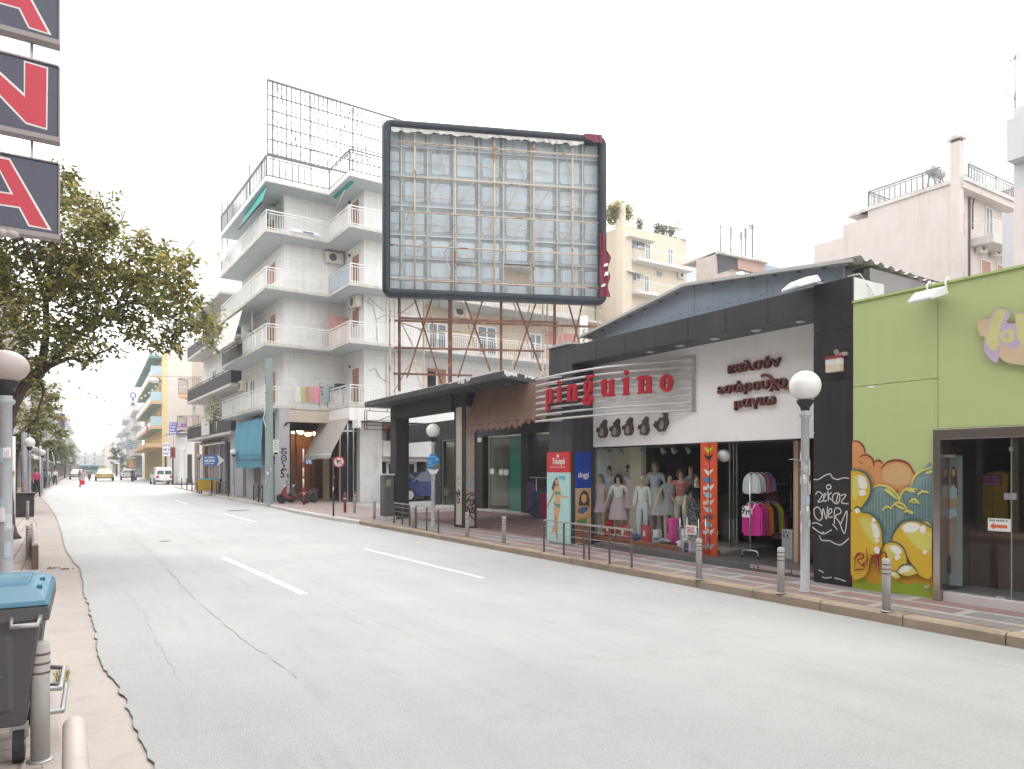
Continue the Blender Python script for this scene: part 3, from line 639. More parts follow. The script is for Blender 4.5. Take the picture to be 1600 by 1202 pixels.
# left pillar
zl = [SW,Z(858,706),Z(858,620),Z(857.5,546)]
zPl = Z(857.5,546)
m = MB(M['fascia']).fbox(FP,uL,uL2,SW,zPl,-1.2,0); m.build('pillar',shop,bevel=.006)
m = MB(M['corr']).fpoly(FP,[(uL-.06,zPl+.002),(uL2-.1,zPl+.002),(uL2-.1,zPl+.06),(uL+.12,zPl+.05),(uL-.1,zPl+.03)],-.6,.04); m.build('pillar_cap',shop)
uS = uL2+.003; FSd = Frame((0,-uL2),0); print('side',U(920.5,OB),uL2,FSd.U(920),FSd.U(951))
# fascia of cladding panels with downlights
seams = [uL2]+[U(x) for x in (932,975.5,1023,1075,1134,1199.7)]+[uR]
m = MB(M['fascia'])
for a,b in zip(seams,seams[1:]): m.fbox(FP,a+.005,b-.005,zF0,zF1,-.62,-.0)
m.use(M['dark']).fbox(FP,seams[0]+.004,seams[-1]-.004,zF0+.02,zF1-.02,-.61,-.02)
fa = m.build('fascia',shop,bevel=.004)
for px,py in ((1251,501),(1181,516),(1117,530),(1063,542),(1016,553)):
 c = FP.P(U(px,-.3),zF0,-.3)
 d_ = MB(M['chrome']).lathe((c.x,c.y,c.z-.012),[(.075,0),(.085,.012)],20).build('downlight',fa); MB(M['globe']).lathe((c.x,c.y,c.z-.016),[(.05,0),(.055,.005)],16).build('lens',d_)
# white sign board
zB0 = Z(1269,684.5,OB); zB1 = zF0
bd = MB(M['sign']).fbox(FP,uS,uR-.002,zB0,zB1+.1,OB-.12,OB).build('sign_board',shop)
MB(M['dark']).fbox(FP,uS,uR,zB0-.03,zB0-.003,OB-.1,OB-.012).build('board_edge',bd)
# the eight tubes of the sign, bowed out from the board, and their returns
arc = [(838,16.02),(880,15.02),(942,14.08),(1010,13.5),(1050,13.18),(1085,12.86)]
def arcd(px):
 for (a,da),(b,db),in zip(arc,arc[1:]):
  if px <= b: t = (px-a)/(b-a); return da+(db-da)*t
 return arc[-1][1]
def arcP(px): p = PD(px,734,arcd(px)); return Vector((p.x,p.y,0))
sm_ = smooth([(p.x,p.y) for p in [PD(a,734,d) for a,d in arc]],6)
zt1 = 1.75+(734-559.5)/1100*12.86; zt0 = 1.75+(734-640.5)/1100*12.86
for k in range(8):
 z = lerp(zt1,zt0,k/7)
 m = MB(M['tube']).pipe([(x,y,z) for x,y in sm_],.024,10)
 pe = FP.P(U(878),z,.0); e0 = sm_[0]; m.pipe([(e0[0],e0[1],z),(lerp(e0[0],pe.x,.5),lerp(e0[1],pe.y,.5),z-.01),(pe.x,pe.y,z-.02)],.017,8)
 m.build('sign_tube',shop)
m = MB(M['chrome']); e1 = sm_[-1]; m.box(e1[0]-.02,e1[0]+.03,e1[1]-.03,e1[1]+.03,zt0-.03,zt1+.05)
for k in range(8): z = lerp(zt1,zt0,k/7); m.box(e1[0]-.035,e1[0]+.035,e1[1]-.04,e1[1]+.04,z-.022,z+.022)
for px in (925,978,1022):
 p = arcP(px)
 for k in range(7):
  if (k+px) % 2 == 0: MB(M['chrome']).pipe([(p.x+.03,p.y,lerp(zt1,zt0,k/7)),(p.x+.03,p.y,lerp(zt1,zt0,(k+1)/7))],.006,6).build('tube_tie',shop)
m.build('tube_bracket',shop)
# letters: stems with flags, slabs and arches
def stem(x,y0=0,y1=1,fl=1,ft=1,w_=.15):
 r = [[(x-w_,y0),(x+w_,y0),(x+w_,y1),(x-w_,y1-.06)]]
 if fl: r.append([(x-w_-.13,y1-.2),(x-w_+.02,y1-.16),(x-w_+.02,y1-.05),(x-w_-.04,y1-.08),(x-w_-.16,y1-.1)])
 if ft: r.append([(x-w_-.09,y0),(x+w_+.09,y0),(x+w_+.06,y0+.09),(x-w_-.06,y0+.09)])
 return r
def ring(cx,cy,rx,ry,ix,iy,a0=0,a1=360,n=22):
 r = []
 for i in range(n):
  a,b = R(a0+(a1-a0)*i/n),R(a0+(a1-a0)*(i+1)/n)
  r.append([(cx+ix*math.cos(a),cy+iy*math.sin(a)),(cx+rx*math.cos(a),cy+ry*math.sin(a)),(cx+rx*math.cos(b),cy+ry*math.sin(b)),(cx+ix*math.cos(b),cy+iy*math.sin(b))])
 return r
def disc(cx,cy,r_,ry=None): return [[(cx+r_*math.cos(a),cy+(ry or r_)*math.sin(a)) for a in [i*math.pi/8 for i in range(16)]]]
LET = {
 'p': stem(.2,-.42,1)+[[(.34,.86),(.5,1.0),(.7,1),(.84,.8),(.84,.25),(.68,.02),(.5,0),(.36,.1),(.36,.2),(.5,.14),(.56,.24),(.56,.76),(.5,.84),(.36,.74)]],
 'i': stem(.2)+[[(.08,1.16),(.2,1.08),(.34,1.14),(.38,1.28),(.24,1.38),(.1,1.3)]],
 'n': stem(.2)+stem(.72,0,.88,0)+[[(.34,.8),(.5,1),(.72,1),(.868,.86),(.868,.7),(.58,.7),(.52,.82),(.36,.68)]],
 'g': ring(.45,.62,.36,.4,.1,.26)+ring(.46,-.14,.42,.3,.14,.12)+[[(.2,.26),(.3,.12),(.75,.1),(.82,.0),(.6,.2)]]+[[(.56,.96),(.68,1.05),(.62,1.22),(.46,1.26),(.34,1.16),(.5,1.17),(.56,1.1)]]+[[(.66,1.0),(.98,1.12),(.98,1.24),(.86,1.2),(.62,1.06)]],
 'u': stem(.2,.1,1,1,0)+stem(.74,0,1,1,1)+[[(.05,.24),(.05,.12),(.2,0),(.42,0),(.6,.14),(.6,.26),(.42,.14),(.34,.22)]],
 'o': ring(.46,.5,.42,.52,.13,.33)}
word = [('p',863.5,608,632),('i',878.5,604.5,629.5),('n',898.5,601,627.5),('g',924,594,622),('u',953,593.5,620.5),('i',981.5,590,618.5),('n',1011,587.5,615.5),('o',1045,585.5,613)]
for ch,px,yt,yb in word:
 p = arcP(px); t = (arcP(px+6)-arcP(px-6)).normalized(); ang = math.degrees(math.atan2(t.y,t.x)); F = Frame((p.x,p.y),ang)
 dd = arcd(px); z0 = 1.75+(734-yb)/1100*dd; h = (yb-yt)/1100*dd
 wd = {'p': .86,'i': .4,'n': .92,'g': .9,'u': .94,'o': .92}[ch]; sx = h*.92
 m = MB(M['letter']); e_ = MB(M['lettere'])
 for i,pl in enumerate(LET[ch]):
  q = [((x-wd/2)*sx,z0+y*h) for x,y in pl]
  m.fpoly(F,q,.05+i*.0004,.115+i*.0007)
 m.build('letter',shop)
# Greek words and swash
def board_text(s_,x0,x1,y0,y1,fat=.02):
 (ua,za),(ub,zb) = FP.uz(x0,y0,OB),FP.uz(x1,y1,OB); uc,zc_ = (ua+ub)/2,(za+zb)/2
 o = text(s_,1.0,Matrix(),M['lettere'],'lettering',None,.05,fat,ay='TOP_BASELINE')
 xs = [v.co.x for v in o.data.vertices]; W_ = max(xs)-min(xs); ys = [v.co.y for v in o.data.vertices]; H_ = .0
 return o,uc,zc_,W_,(min(xs)+max(xs))/2,ua,ub
for s_,x0,x1,ym,hx in (('καλσόν',1140,1222,572,.2),('εσώρουχο',1123.5,1232,604,.2),('μαγιω',1150,1214,628.5,.2)):
 o,uc,zc_,W_,xc,ua,ub = board_text(s_,x0,x1,ym+4,ym-4,.03)
 sc = (ub-ua)/W_; sy = .235
 Mx = FP.mat(uc,FP.Z((x0+x1)/2,ym,OB),OB+.03) @ Matrix.Diagonal((sc,sy,1,1)) @ Matrix.Translation((-xc,-.27,0))
 o.parent = shop; o.data.transform(wm(shop).inverted() @ Mx)
 f = text(s_,1.0,Mx @ Matrix.Translation((0,0,.03)),solid('letter_face',(.17,.05,.045),.5),'lettering',shop,.012,.01,ay='TOP_BASELINE')
sw_ = smooth(G2(FP,[(1191.5,588.5),(1197,586),(1204,588),(1210,594),(1216,601),(1224,606),(1233,607.5),(1243,604),(1249,598.5),(1254,593)],OB))
MB(solid('letter_face',(.17,.05,.045))).stroke(FP,sw_,.04,OB+.01,.045).build('swash',shop)
# five penguin emblems in relief
def zp(x,y): return (820+x*.175,540+y*.175)
pg = [(706,700),(690,712),(684,704),(704,688),(712,670),(727,662),(738,674),(737,698),(734,714),(742,745),(746,782),(736,812),(722,826),(708,819),(690,827),(673,816),(668,796),(673,778),(653,774),(664,750),(681,728),(694,714)]
bel = [(696,738),(712,738),(722,770),(716,806),(696,812),(682,792)]
pgl = [((0,0),1),((115,-8),1),((230,-22),1.0),((372,-26),1.02),((520,-60),1.06)]
for i,((dx,dy),s_) in enumerate(pgl):
 c0 = (700,745)
 def tr(p): return zp(c0[0]+dx+(p[0]-c0[0])*s_,c0[1]+dy+(p[1]-c0[1])*s_)
 body = pg if i < 4 else [(690,655),(735,650),(762,662),(755,700),(768,745),(752,790),(735,822),(690,826),(668,800),(640,770),(652,760),(676,770),(684,730),(700,705),(722,712),(735,690),(716,668)]
 m = MB(solid('emblem_dark',(.07,.06,.055),.5,grime=.4,stainc=(.2,.17,.15))).fpoly(FP,G2(FP,[tr(p) for p in body],OB),OB-.002,OB+.05)
 m.use(solid('emblem_belly',(.33,.27,.24),.6,grime=.5)).fpoly(FP,G2(FP,[tr(p if i < 4 else (p[0]+14,p[1]-4)) for p in bel],OB),OB+.02,OB+.058)
 m.use(solid('emblem_dark',(.07,.06,.055))).fpoly(FP,G2(FP,[tr(p) for p in [(664,735),(690,745),(676,775),(655,772)]],OB),OB+.02,OB+.066)
 m.build('penguin_emblem',shop)
# gable of blue sheet and the corrugated roof
gA,gB,gC = (918,524),(1078,444.5),(1342,406)
OG = -.28
pA,pB,pC = FP.uz(*gA,OG),FP.uz(*gB,OG),FP.uz(*gC,OG)
us = [U(925,OG),U(1001,OG),U(1085,OG),U(1199,OG),U(1318,OG)]
def zroof(u): return lerp(pA[1],pB[1],(u-pA[0])/(pB[0]-pA[0])) if u < pB[0] else lerp(pB[1],pC[1],(u-pB[0])/(pC[0]-pB[0]))
m = MB(M['bluesheet'])
for a,b in zip(us,us[1:]):
 pts = [(a+.004,zF1-.2),(b-.004,zF1-.2),(b-.004,zroof(b)-.05)]
 if a < pB[0] < b: pts.append((pB[0],pB[1]-.05))
 pts.append((a+.004,zroof(a)-.05)); m.fpoly(FP,pts,OG-.04,OG)
for i in range(26):
 uu = lerp(us[0],us[-1],(i+.5)/26); m.use(M['raild']).fbox(FP,uu,uu+.018,zF1+.12+.02*(i % 3),zF1+.138+.02*(i % 3),OG,OG+.006)
m.build('gable_panel',shop)
RD = 3.0                                     # roof runs back from the street
m = MB(M['corr']); n_ = 60
uu = [lerp(pA[0]-.12,pC[0],i/n_) for i in range(n_+1)]
for k in range(2):
 zz = [zroof(u)+(.0 if k == 0 else -.03) for u in uu]
 m.add([FP.P(u,z,o) for u,z in zip(uu,zz) for o in (OG+.16,OG-RD*3)],[(2*i,2*i+2,2*i+3,2*i+1) if k == 0 else (2*i+1,2*i+3,2*i+2,2*i) for i in range(n_)])
m.fpoly(FP,[(u,zroof(u)) for u in uu]+[(u,zroof(u)-.05) for u in uu[::-1]],OG+.11,OG+.162)
# rafter ends under the eave
m.use(M['railg'])
for i in range(15): u = lerp(pA[0]+.1,pC[0]-.1,i/14); m.fbox(FP,u-.02,u+.02,zroof(u)-.07,zroof(u)-.05,OG-.02,OG+.05)
m.build('roof',shop)
# corrugated right eave seen from below
m = MB(M['corr']); vv = []; n_ = 90; x1 = 0
for i in range(n_+1):
 f = i/n_; o = lerp(OG+.16,OG-4.4,f); w_ = .035*math.cos(i*math.pi/2.5)
 z = pC[1]-.02+w_*.8-.17*f; vv += [FP.P(pC[0]-.35,z+.02,o),FP.P(pC[0]+.12,z,o)]
m.add(vv,[(2*i,2*i+1,2*i+3,2*i+2) for i in range(n_)],True).build('eave_sheet',shop)
m = MB(pm('grey_render',(.23,.22,.225),.85,stain=.6,grime=.4)); m.fbox(FP,uR2-.12,uR2-.02,zr[-1]-1.8,pC[1]-.1,-5.2,-.45)
m.use(M['corr']).fbox(FP,uR2+.0,uR2+.012,zr[-1]-1.5,zr[-1]-.02,-.75,-.02); m.build('side_wall',shop)
MB(M['white']).pipe([FP.P(uR2-.1,zr[-1]+.02,-.05),FP.P(uR2-.02,zr[-1]+.06,-.2),FP.P(uR2+.04,zr[-1]-.15,-.4),FP.P(uR2+.05,zr[-1]-.6,-.6)],.008,6).build('cable',shop)
# step, floor, window, interior
OW = -.63
um,uD,uE = U(1120,OW),U(1258,OW),U(1268,OW)
zfl = .24
m = MB(pm('dark_floor_tile',(.1,.098,.1),.3,.15,1.5,spec=.5,grime=.3,stainc=(.2,.19,.18))).fbox(FP,U(921),uR-.003,SW-.02,zfl,-5.2,-.12)
m.build('step',shop,bevel=.006)
m = MB(solid('broken_step_edge',(.4,.33,.3),.9,grime=.6))
for i in range(14): u = lerp(U(1165),U(1262),i/13); m.fbox(FP,u,u+rnd.uniform(.05,.1),zfl-.045-rnd.random()*.02,zfl-.005+rnd.random()*.006,-.13,-.105-rnd.random()*.01)
m.build('broken_tile_edge',shop)
m = MB(M['wood']).fbox(FP,uS,um,zfl-.03,zfl+.07,OW-.1,OW+.06); m.build('window_sill',shop,bevel=.008)
gl_ = MB(M['glass']).fbox(FP,uS+.03,um,zfl+.075,zB0-.03,OW-.012,OW).build('shop_window',shop)
m = MB(M['chrome']); m.fbox(FP,uS+.001,uS+.03,zfl+.07,zB0-.03,OW-.04,OW+.01); m.build('window_frame',shop)
oBk = 9.12-FSd.U(951.5)
ob = MB(pm('pale_display_wall',(.62,.63,.61),.8)).fbox(FP,uL2+.001,uL2+.02,zfl,zB0,oBk,OW-.03)
ob.use(pm('beige_display_wall',(.52,.46,.37),.8)).fbox(FP,uL2+.001,U(987,oBk),zfl,zB0,oBk-.1,oBk-.002)
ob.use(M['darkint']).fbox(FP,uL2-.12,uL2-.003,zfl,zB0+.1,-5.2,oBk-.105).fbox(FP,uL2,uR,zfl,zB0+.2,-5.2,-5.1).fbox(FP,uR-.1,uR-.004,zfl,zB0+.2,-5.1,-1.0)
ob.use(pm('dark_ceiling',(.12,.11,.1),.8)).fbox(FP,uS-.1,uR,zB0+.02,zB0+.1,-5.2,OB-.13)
ob.build('interior_wall',shop)
MB(M['cream']).fbox(FP,U(986,oBk),U(1004,oBk),zfl,zB0,oBk-.1,oBk+.04).build('display_post',shop)
MB(pm('display_floor',(.45,.42,.4),.6)).fbox(FP,uS+.03,um-.05,zfl,zfl+.05,-2.3,OW-.11).build('display_floor',shop)
for i,px in enumerate((952,970,1003,1035,1052,1075)):
 c = FP.P(U(px,-1.0),zB0-.1,-1.0); s_ = MB(M['railb']).lathe((c.x,c.y,c.z),[(.05,-.07),(.045,.0),(.02,.06)],12,True,(-.5,.2,.8)).build('spotlight',shop)
# entrance: glass doors with metal frame, wooden jamb
uJ = U(1240,-1.4)
m = MB(M['chrome'])
for px in (1141,1147,1152): u = U(px,-1.4); m.fbox(FP,u-.012,u+.012,zfl,zB0+.02,-1.42,-1.38)
m.build('door_frame',shop)
MB(M['glass']).fbox(FP,U(1122,-1.4),U(1151,-1.4),zfl+.01,zB0+.02,-1.412,-1.40).build('glass_door',shop)
m = MB(M['wood']).fbox(FP,U(1247,-.9),U(1258,-.9),zfl,zB0+.02,-1.3,-.9); m.use(solid('pale_jamb',(.5,.38,.28))).fbox(FP,U(1238,-.9),U(1247,-.9)-.004,zfl,zB0+.02,-1.0,-.93); m.build('door_jamb',shop)
MB(M['glass']).fbox(FP,U(1258,-.9)+.004,uR-.11,zfl+.02,zB0+.02,-.96,-.95).build('side_pane',shop)
MB(solid('dark_counter',(.1,.05,.04),.5)).fbox(FP,U(1122,-3),U(1160,-3),zfl,zfl+1.0,-3.4,-3.0).build('counter',shop)
c = FP.P(U(1131.5,-.75),Z(1131.5,712,-.75),-.75); tag(MB(M['globe']).ball((c.x,c.y,c.z),.115,24,14).build('globe_pendant',loc=tuple(c)),'small white globe hanging at the shop entrance','lamp')
# posters
tp = empty('advertising_poster',FP.P((uL+uL2)/2,SW,.03),'tall poster with red heading and a woman in a bikini on the pillar','poster')
a0,b0_ = U(854.5,.04),U(889.8,.04); zt,zb,zm = Z(872,706.5,.04),Z(872,848.5,.04),Z(872,738.5,.04)
m = MB(solid('poster_aqua',(.42,.66,.64),.35,stain=.15)).fbox(FP,a0,b0_,zb,zm,.005,.04); m.build('panel',tp)
m = MB(solid('poster_red',(.55,.035,.04),.4)).fbox(FP,a0,b0_,zm+.002,zt,.005,.041); m.build('heading',tp)
def pf(s,t): return (lerp(a0,b0_,s),lerp(zt,zb,t))       # position on the poster
pw = b0_-a0
PW = solid('print_white',(.75,.73,.7),.5)
text('Triumph',.19,FP.mat(*pf(.52,.105),.0435),PW,'lettering',tp,.003,.004,'CENTER',.72,shear=.18)
m = MB(PW); faint_line(m,FP,pf(.15,0)[0],pf(.85,0)[0],pf(.5,.165)[1],.02,.0435); m.build('faint_print',tp)
MB(PW).fpoly(FP,[pf(.46,.03),pf(.53,.028),pf(.55,.055),pf(.5,.065),pf(.45,.052)],.0425,.045).build('crown_mark',tp)
text('sloggi',.15,FP.mat(*pf(.68,.275),.0425),solid('print_teal',(.03,.33,.4)),'lettering',tp,.003,.0,'CENTER',.75)
def zq(x,y): return (840+x*.1498,690+y*.1498)
def flat(mb,pts,o,mt): mb.use(mt).fsheet(FP,[FP.uz(*zq(*p),.04) for p in pts],o)
sk1,sk2,hr,bk = solid('print_skin',(.6,.36,.18),.5),solid('print_skin_shade',(.5,.28,.12),.5),solid('print_hair',(.09,.045,.03),.5),solid('print_bikini',(.08,.28,.24),.5)
m = MB()
flat(m,[(165,420),(200,368),(216,400),(222,455),(208,470),(185,470),(160,515),(145,490)],.0412,hr)
flat(m,[(178,470),(150,560),(112,640),(92,695),(100,700),(130,650),(172,570),(190,500)],.0416,sk2)
flat(m,[(182,465),(215,458),(240,480),(244,540),(238,600),(236,660),(240,700),(218,780),(208,850),(185,930),(155,960),(145,930),(175,870),(172,780),(168,700),(172,640),(188,590),(176,520)],.042,sk1)
flat(m,[(205,780),(212,860),(210,940),(214,1015),(195,1020),(184,940),(180,860),(176,760)],.0424,sk2)
flat(m,[(236,490),(248,555),(290,572),(322,566),(322,582),(285,592),(238,575)],.0424,sk1)
flat(m,[(186,400),(210,395),(216,435),(200,455),(186,440)],.0424,sk1)
flat(m,[(178,525),(206,520),(240,528),(238,555),(212,552),(186,562)],.0432,bk); flat(m,[(168,628),(200,655),(238,650),(236,680),(212,690),(190,670),(168,655)],.0432,bk)
m.build('printed_figure',tp)
sp = empty('advertising_poster',FSd.P(9.4,SW,.01),'narrow poster with blue top and a woman hugging herself, on the pillar side','poster')
OS = .03
a0,b0_ = FSd.U(898.5),FSd.U(922); zt,zb,zm = FSd.Z(910,706.5,OS),FSd.Z(910,850,OS),FSd.Z(910,763,OS)
MB(solid('poster_blue2',(.02,.06,.36),.4)).fbox(FSd,a0,b0_,zm+.002,zt,0.004,OS).build('panel',sp); MB(solid('poster_tan',(.5,.36,.22),.45)).fbox(FSd,a0,b0_,zb,zm,0.004,OS).build('panel',sp)
text('sloggi',.175,FSd.mat(*pf(.5,.25),OS+.002),PW,'lettering',sp,.003,.003,'CENTER',.75)
m = MB()
def flat(mb,pts,o,mt): mb.use(mt).fsheet(FSd,[FSd.uz(*zq(*p),OS) for p in pts],o)
flat(m,[(425,660),(440,560),(478,508),(520,525),(542,600),(540,690),(500,710),(450,700)],OS+.001,hr); flat(m,[(455,570),(478,545),(508,560),(512,605),(495,640),(470,640),(456,610)],OS+.002,sk1)
flat(m,[(392,700),(440,670),(520,665),(548,700),(540,790),(500,840),(430,830),(395,760)],OS+.003,sk2); flat(m,[(425,700),(470,680),(520,680),(522,740),(470,760),(420,740)],OS+.004,solid('print_blue_top',(.07,.12,.28)))
flat(m,[(400,740),(460,765),(545,700),(548,730),(460,790),(398,770)],OS+.005,sk1); flat(m,[(405,820),(515,800),(510,850),(408,862)],OS+.005,solid('print_green',(.1,.25,.08))); flat(m,[(395,870),(535,870),(540,1060),(395,1055)],OS+.003,solid('print_brown',(.25,.1,.06)))
m.build('printed_figure',sp)
# red banner with printed underwear beside the entrance
bnr = empty('hanging_banner',FP.P(U(1107,-.5),zfl,-.5),'tall red banner covered with printed underwear beside the entrance','banner')
OBn = -.5; a0,b0_ = U(1094.5,OBn),U(1120,OBn); zt,zb = zB0-.01,Z(1107,867,OBn)
MB(solid('banner_red',(.6,.085,.02),.6,stain=.15)).fbox(FP,a0,b0_,zb,zt,OBn-.02,OBn).build('cloth',bnr)
m = MB()
bc = [('brief_lime',(.5,.55,.03)),('brief_black',(.04,.02,.02)),('brief_pink',(.7,.12,.15)),('brief_white',(.7,.7,.68)),('brief_blue',(.08,.2,.4)),('brief_white2',(.6,.65,.68)),('brief_sky',(.3,.5,.6)),('brief_cream',(.62,.5,.38)),('brief_grey',(.45,.43,.45)),('brief_dark',(.1,.08,.1)),('brief_blue2',(.25,.38,.5)),('brief_white3',(.65,.62,.62)),('brief_red',(.45,.05,.1)),('brief_grey2',(.4,.42,.45))]
for i,(nm,c) in enumerate(bc):
 t = .035+i*.066; dx = .0 if i < 4 else (.12 if i % 2 else -.1)
 m.use(solid(nm,c)); cx = .5+dx; ww = .3 if i < 5 else .24
 m.fsheet(FP,[pf(cx-ww,t),pf(cx,t+.02),pf(cx+ww,t),pf(cx+ww*.8,t+.02),pf(cx+.05,t+.058),pf(cx-.05,t+.058),pf(cx-ww*.8,t+.02)],OBn+.002)
 if i >= 4:
  m.fsheet(FP,[pf(cx-ww*.9-dx*2.2,t+.028),pf(cx+.1-dx*2.2,t+.024),pf(cx+.08-dx*2.2,t+.055),pf(cx-ww*.7-dx*2.2,t+.06)],OBn+.0025)
m.build('printed_underwear',bnr); MB(M['black']).fbox(FP,(a0+b0_)/2+.02,(a0+b0_)/2+.03,zb,zt,OBn,OBn+.006).build('cord',bnr)
# alarm box, floodlights
c = FP.P(U(1307),Z(1307,583),.0); al = empty('alarm_box',c,'cream alarm box with dark red top on the black pillar','alarm box')
u0,u1 = U(1295.5),U(1318.5); z0,z1 = Z(1307,582),Z(1307,557.5)
MB(solid('alarm_cream',(.6,.53,.38),.5)).fbox(FP,u0,u1,z0,lerp(z0,z1,.42),.002,.09).build('box_base',al,bevel=.006); MB(solid('alarm_white',(.72,.7,.66),.5)).fbox(FP,u0,u1,lerp(z0,z1,.42)+.002,lerp(z0,z1,.84),.002,.09).build('cover',al,bevel=.004); MB(solid('alarm_red',(.3,.03,.04),.5)).fbox(FP,u0-.004,u1+.004,lerp(z0,z1,.84)+.002,z1,.002,.098).build('top_strip',al)
m = MB(solid('faded_blue',(.45,.52,.56)))
for k in range(3): faint_line(m,FP,u0+.02,u1-.05,lerp(z0,z1,.56+.1*k),.012,.0915)
m.build('faint_print',al)
def flood(P0,dirv,w_,dpt,label,hooks=None):
 t = empty('floodlight',P0,label,'floodlight','white floodlights above the shop fronts'); dv = Vector(dirv).normalized(); sv = Vector((-dv.y,dv.x,0)); up = Vector((0,0,1))
 P0 = Vector(P0); h = .11
 m = MB(solid('flood_white',(.74,.74,.73),.4)); tl = (dv*.92+up*-.28).normalized(); nn_ = sv.cross(tl).normalized()
 if nn_.z < 0: nn_ = -nn_
 a = P0-sv*w_/2
 m.prism([a,a+tl*dpt,a+tl*dpt+nn_*h*.35,a+tl*dpt*.55+nn_*h,a+tl*dpt*.1+nn_*h*.9],sv*w_); m.build('housing',t,bevel=.012)
 m = MB(solid('flood_glass',(.4,.42,.38),.2)); m.prism([a+tl*.04-nn_*.004+sv*.03,a+tl*(dpt-.04)-nn_*.004+sv*.03,a+tl*(dpt-.04)-nn_*.004+sv*(w_-.03),a+tl*.04-nn_*.004+sv*(w_-.03)],nn_*.003); m.build('glass',t)
 m = MB(solid('flood_white',(.74,.74,.73),.4))
 for q in (hooks or []): m.pipe([Vector(p) for p in q],.014,8)
 if hooks: m.build('bracket',t)
 return t
c = FP.P(U(1262,.1),Z(1270,440,.1),-.02); flood(c,(-1,.25,0),.36,.42,'white floodlight at the top of the black fascia',[[c+Vector((.02,0,.03)),c+Vector((.2,-.05,.02)),c+Vector((.25,-.1,-.12))]])

# ------------------------------------------------------------ the lime green shop
FGn = FP
gs = empty('green_shop',(9.12,-uR2-2,SW),'lime green shop wall with bubble graffiti and a steel framed glass door','shop')
gu0 = uR2+.004; gu1 = gu0+11; gzt = Z(1332,474.5)
ud0,ud1 = U(1459),U(1470.5); zh = Z(1470,671)
uend = U(1640)
m = MB(M['green'])
ug = U(1465); zg = Z(1334,605)
m.fbox(FP,gu0,ug-.003,zg+.003,gzt,-.3,-.005); m.fbox(FP,gu0,ud0,SW-.02,zg-.003,-.3,-.004); m.fbox(FP,ug+.003,gu1,zh+.005,gzt,-.3,-.0045); m.fbox(FP,ud0,ug-.003,zh+.005,zg-.003,-.3,-.0048)
m.fbox(FP,uend+.1,gu1,SW,zh,-.3,-.0045)
m.build('wall',gs,bevel=.006)
m = MB(solid('green_coping',(.42,.52,.2),.6)); m.fbox(FP,gu0,gu1,gzt+.002,gzt+.03,-.34,.02); m.build('coping',gs)
MB(M['rawgrey']).fbox(FP,gu0,gu1,zh+.12,gzt-.3,-6,-.32).build('flat_roof',gs)
m = MB(M['plaster'])
for i in range(14): u = lerp(U(1345),U(1440),i/13.);
m.fpoly(FP,G2(FP,[(1354,605),(1362,603),(1367,604),(1364,606.5),(1358,606)]),-.003,.002); m.build('paint_chip',gs)
# mural
def zm_(x,y): return (1240+x*.2995,660+y*.2995)
mu = MB(); ly = [.0]
def area(pts,c,k=4,closed=True):
 ly[0] += .0006; q = [Vector(p) for p in pts]
 if k > 1: q = smooth(list(pts)+[pts[0]],k)[:-1]
 q = [(min(max(x,306.5),730),y) for x,y in q]
 mu.use(c).fsheet(FP,[FP.uz(*zm_(*p)) for p in q],ly[0])
def line(pts,c,w_=.03,k=6):
 ly[0] += .0006; q = [p for p in smooth(pts,k) if 306 <= p[0] <= 731]
 if len(q) > 1:
  k_ = len(q); ws = [w_*(.35+.65*math.sin(math.pi*(i+.5)/k_)) for i in range(k_)]
  mu.use(c).stroke(FP,[FP.uz(*zm_(*p)) for p in q],ws,ly[0])
cO,cO2,cR = solid('mural_orange',(.6,.27,.1),.6,grime=.12),solid('mural_pale_orange',(.58,.36,.17),.6),solid('mural_dark_red',(.23,.04,.03),.6)
cT,cT2,cTl = solid('mural_grey_teal',(.2,.3,.29),.6,grime=.15),solid('mural_dark_teal',(.06,.12,.12),.6),solid('mural_teal_line',(.12,.19,.19),.6)
cY,cYl,cYd,cW = solid('mural_yellow',(.62,.4,.03),.6,grime=.15,stainc=(.5,.27,.03)),solid('mural_pale_yellow',(.6,.55,.12),.6,grime=.2),solid('mural_ochre',(.52,.28,.02),.6),solid('mural_white',(.75,.74,.68),.6)
cG = solid('mural_green',(.26,.36,.02),.6,grime=.3)
area([(306,870),(306,700),(520,700),(731,640),(731,915),(600,895),(450,885)],cG,1)
area([(306,845),(306,640),(420,600),(731,560),(731,860),(650,830),(600,850),(500,815),(420,850),(350,810)],cYd,1)
area([(306,100),(340,102),(365,125),(374,165),(395,172),(415,195),(420,215),(440,198),(462,205),(468,225),(500,205),(545,198),(590,212),(620,240),(638,280),(600,330),(556,362),(500,350),(400,345),(340,260),(306,262)],cO,3)
area([(470,240),(540,212),(610,250),(600,320),(540,330),(470,300)],cO2,3)
for l_ in ([(306,99),(340,102),(366,130),(374,168)],[(345,180),(380,170),(412,192),(420,230)],[(420,210),(445,198),(466,215)],[(455,245),(490,208),(545,198),(600,218),(636,282)]): line(l_,cR,.028)
for (x,y) in ((340,205),(350,215),(345,180),(312,235),(390,235),(405,332),(412,340),(540,350),(560,358),(575,335),(590,330)): area([(x,y),(x+9,y-3),(x+7,y+5)],cR,1)
area([(340,500),(380,400),(415,350),(450,328),(500,338),(540,372),(556,412),(575,362),(600,340),(620,330),(630,290),(670,255),(731,235),(731,700),(520,640),(480,640)],cT,3)
for x in (385,402,418,434,450,468,486,502,518,534,580,596,612,628,644,660,676,692,708,722):
 y0 = 340+abs(x-460)*.5 if x < 545 else (355 if x < 630 else 330-(x-630)*.8); line([(x,y0+20),(x,480),(x,560 if x > 540 else 590)],cTl,.016,3)
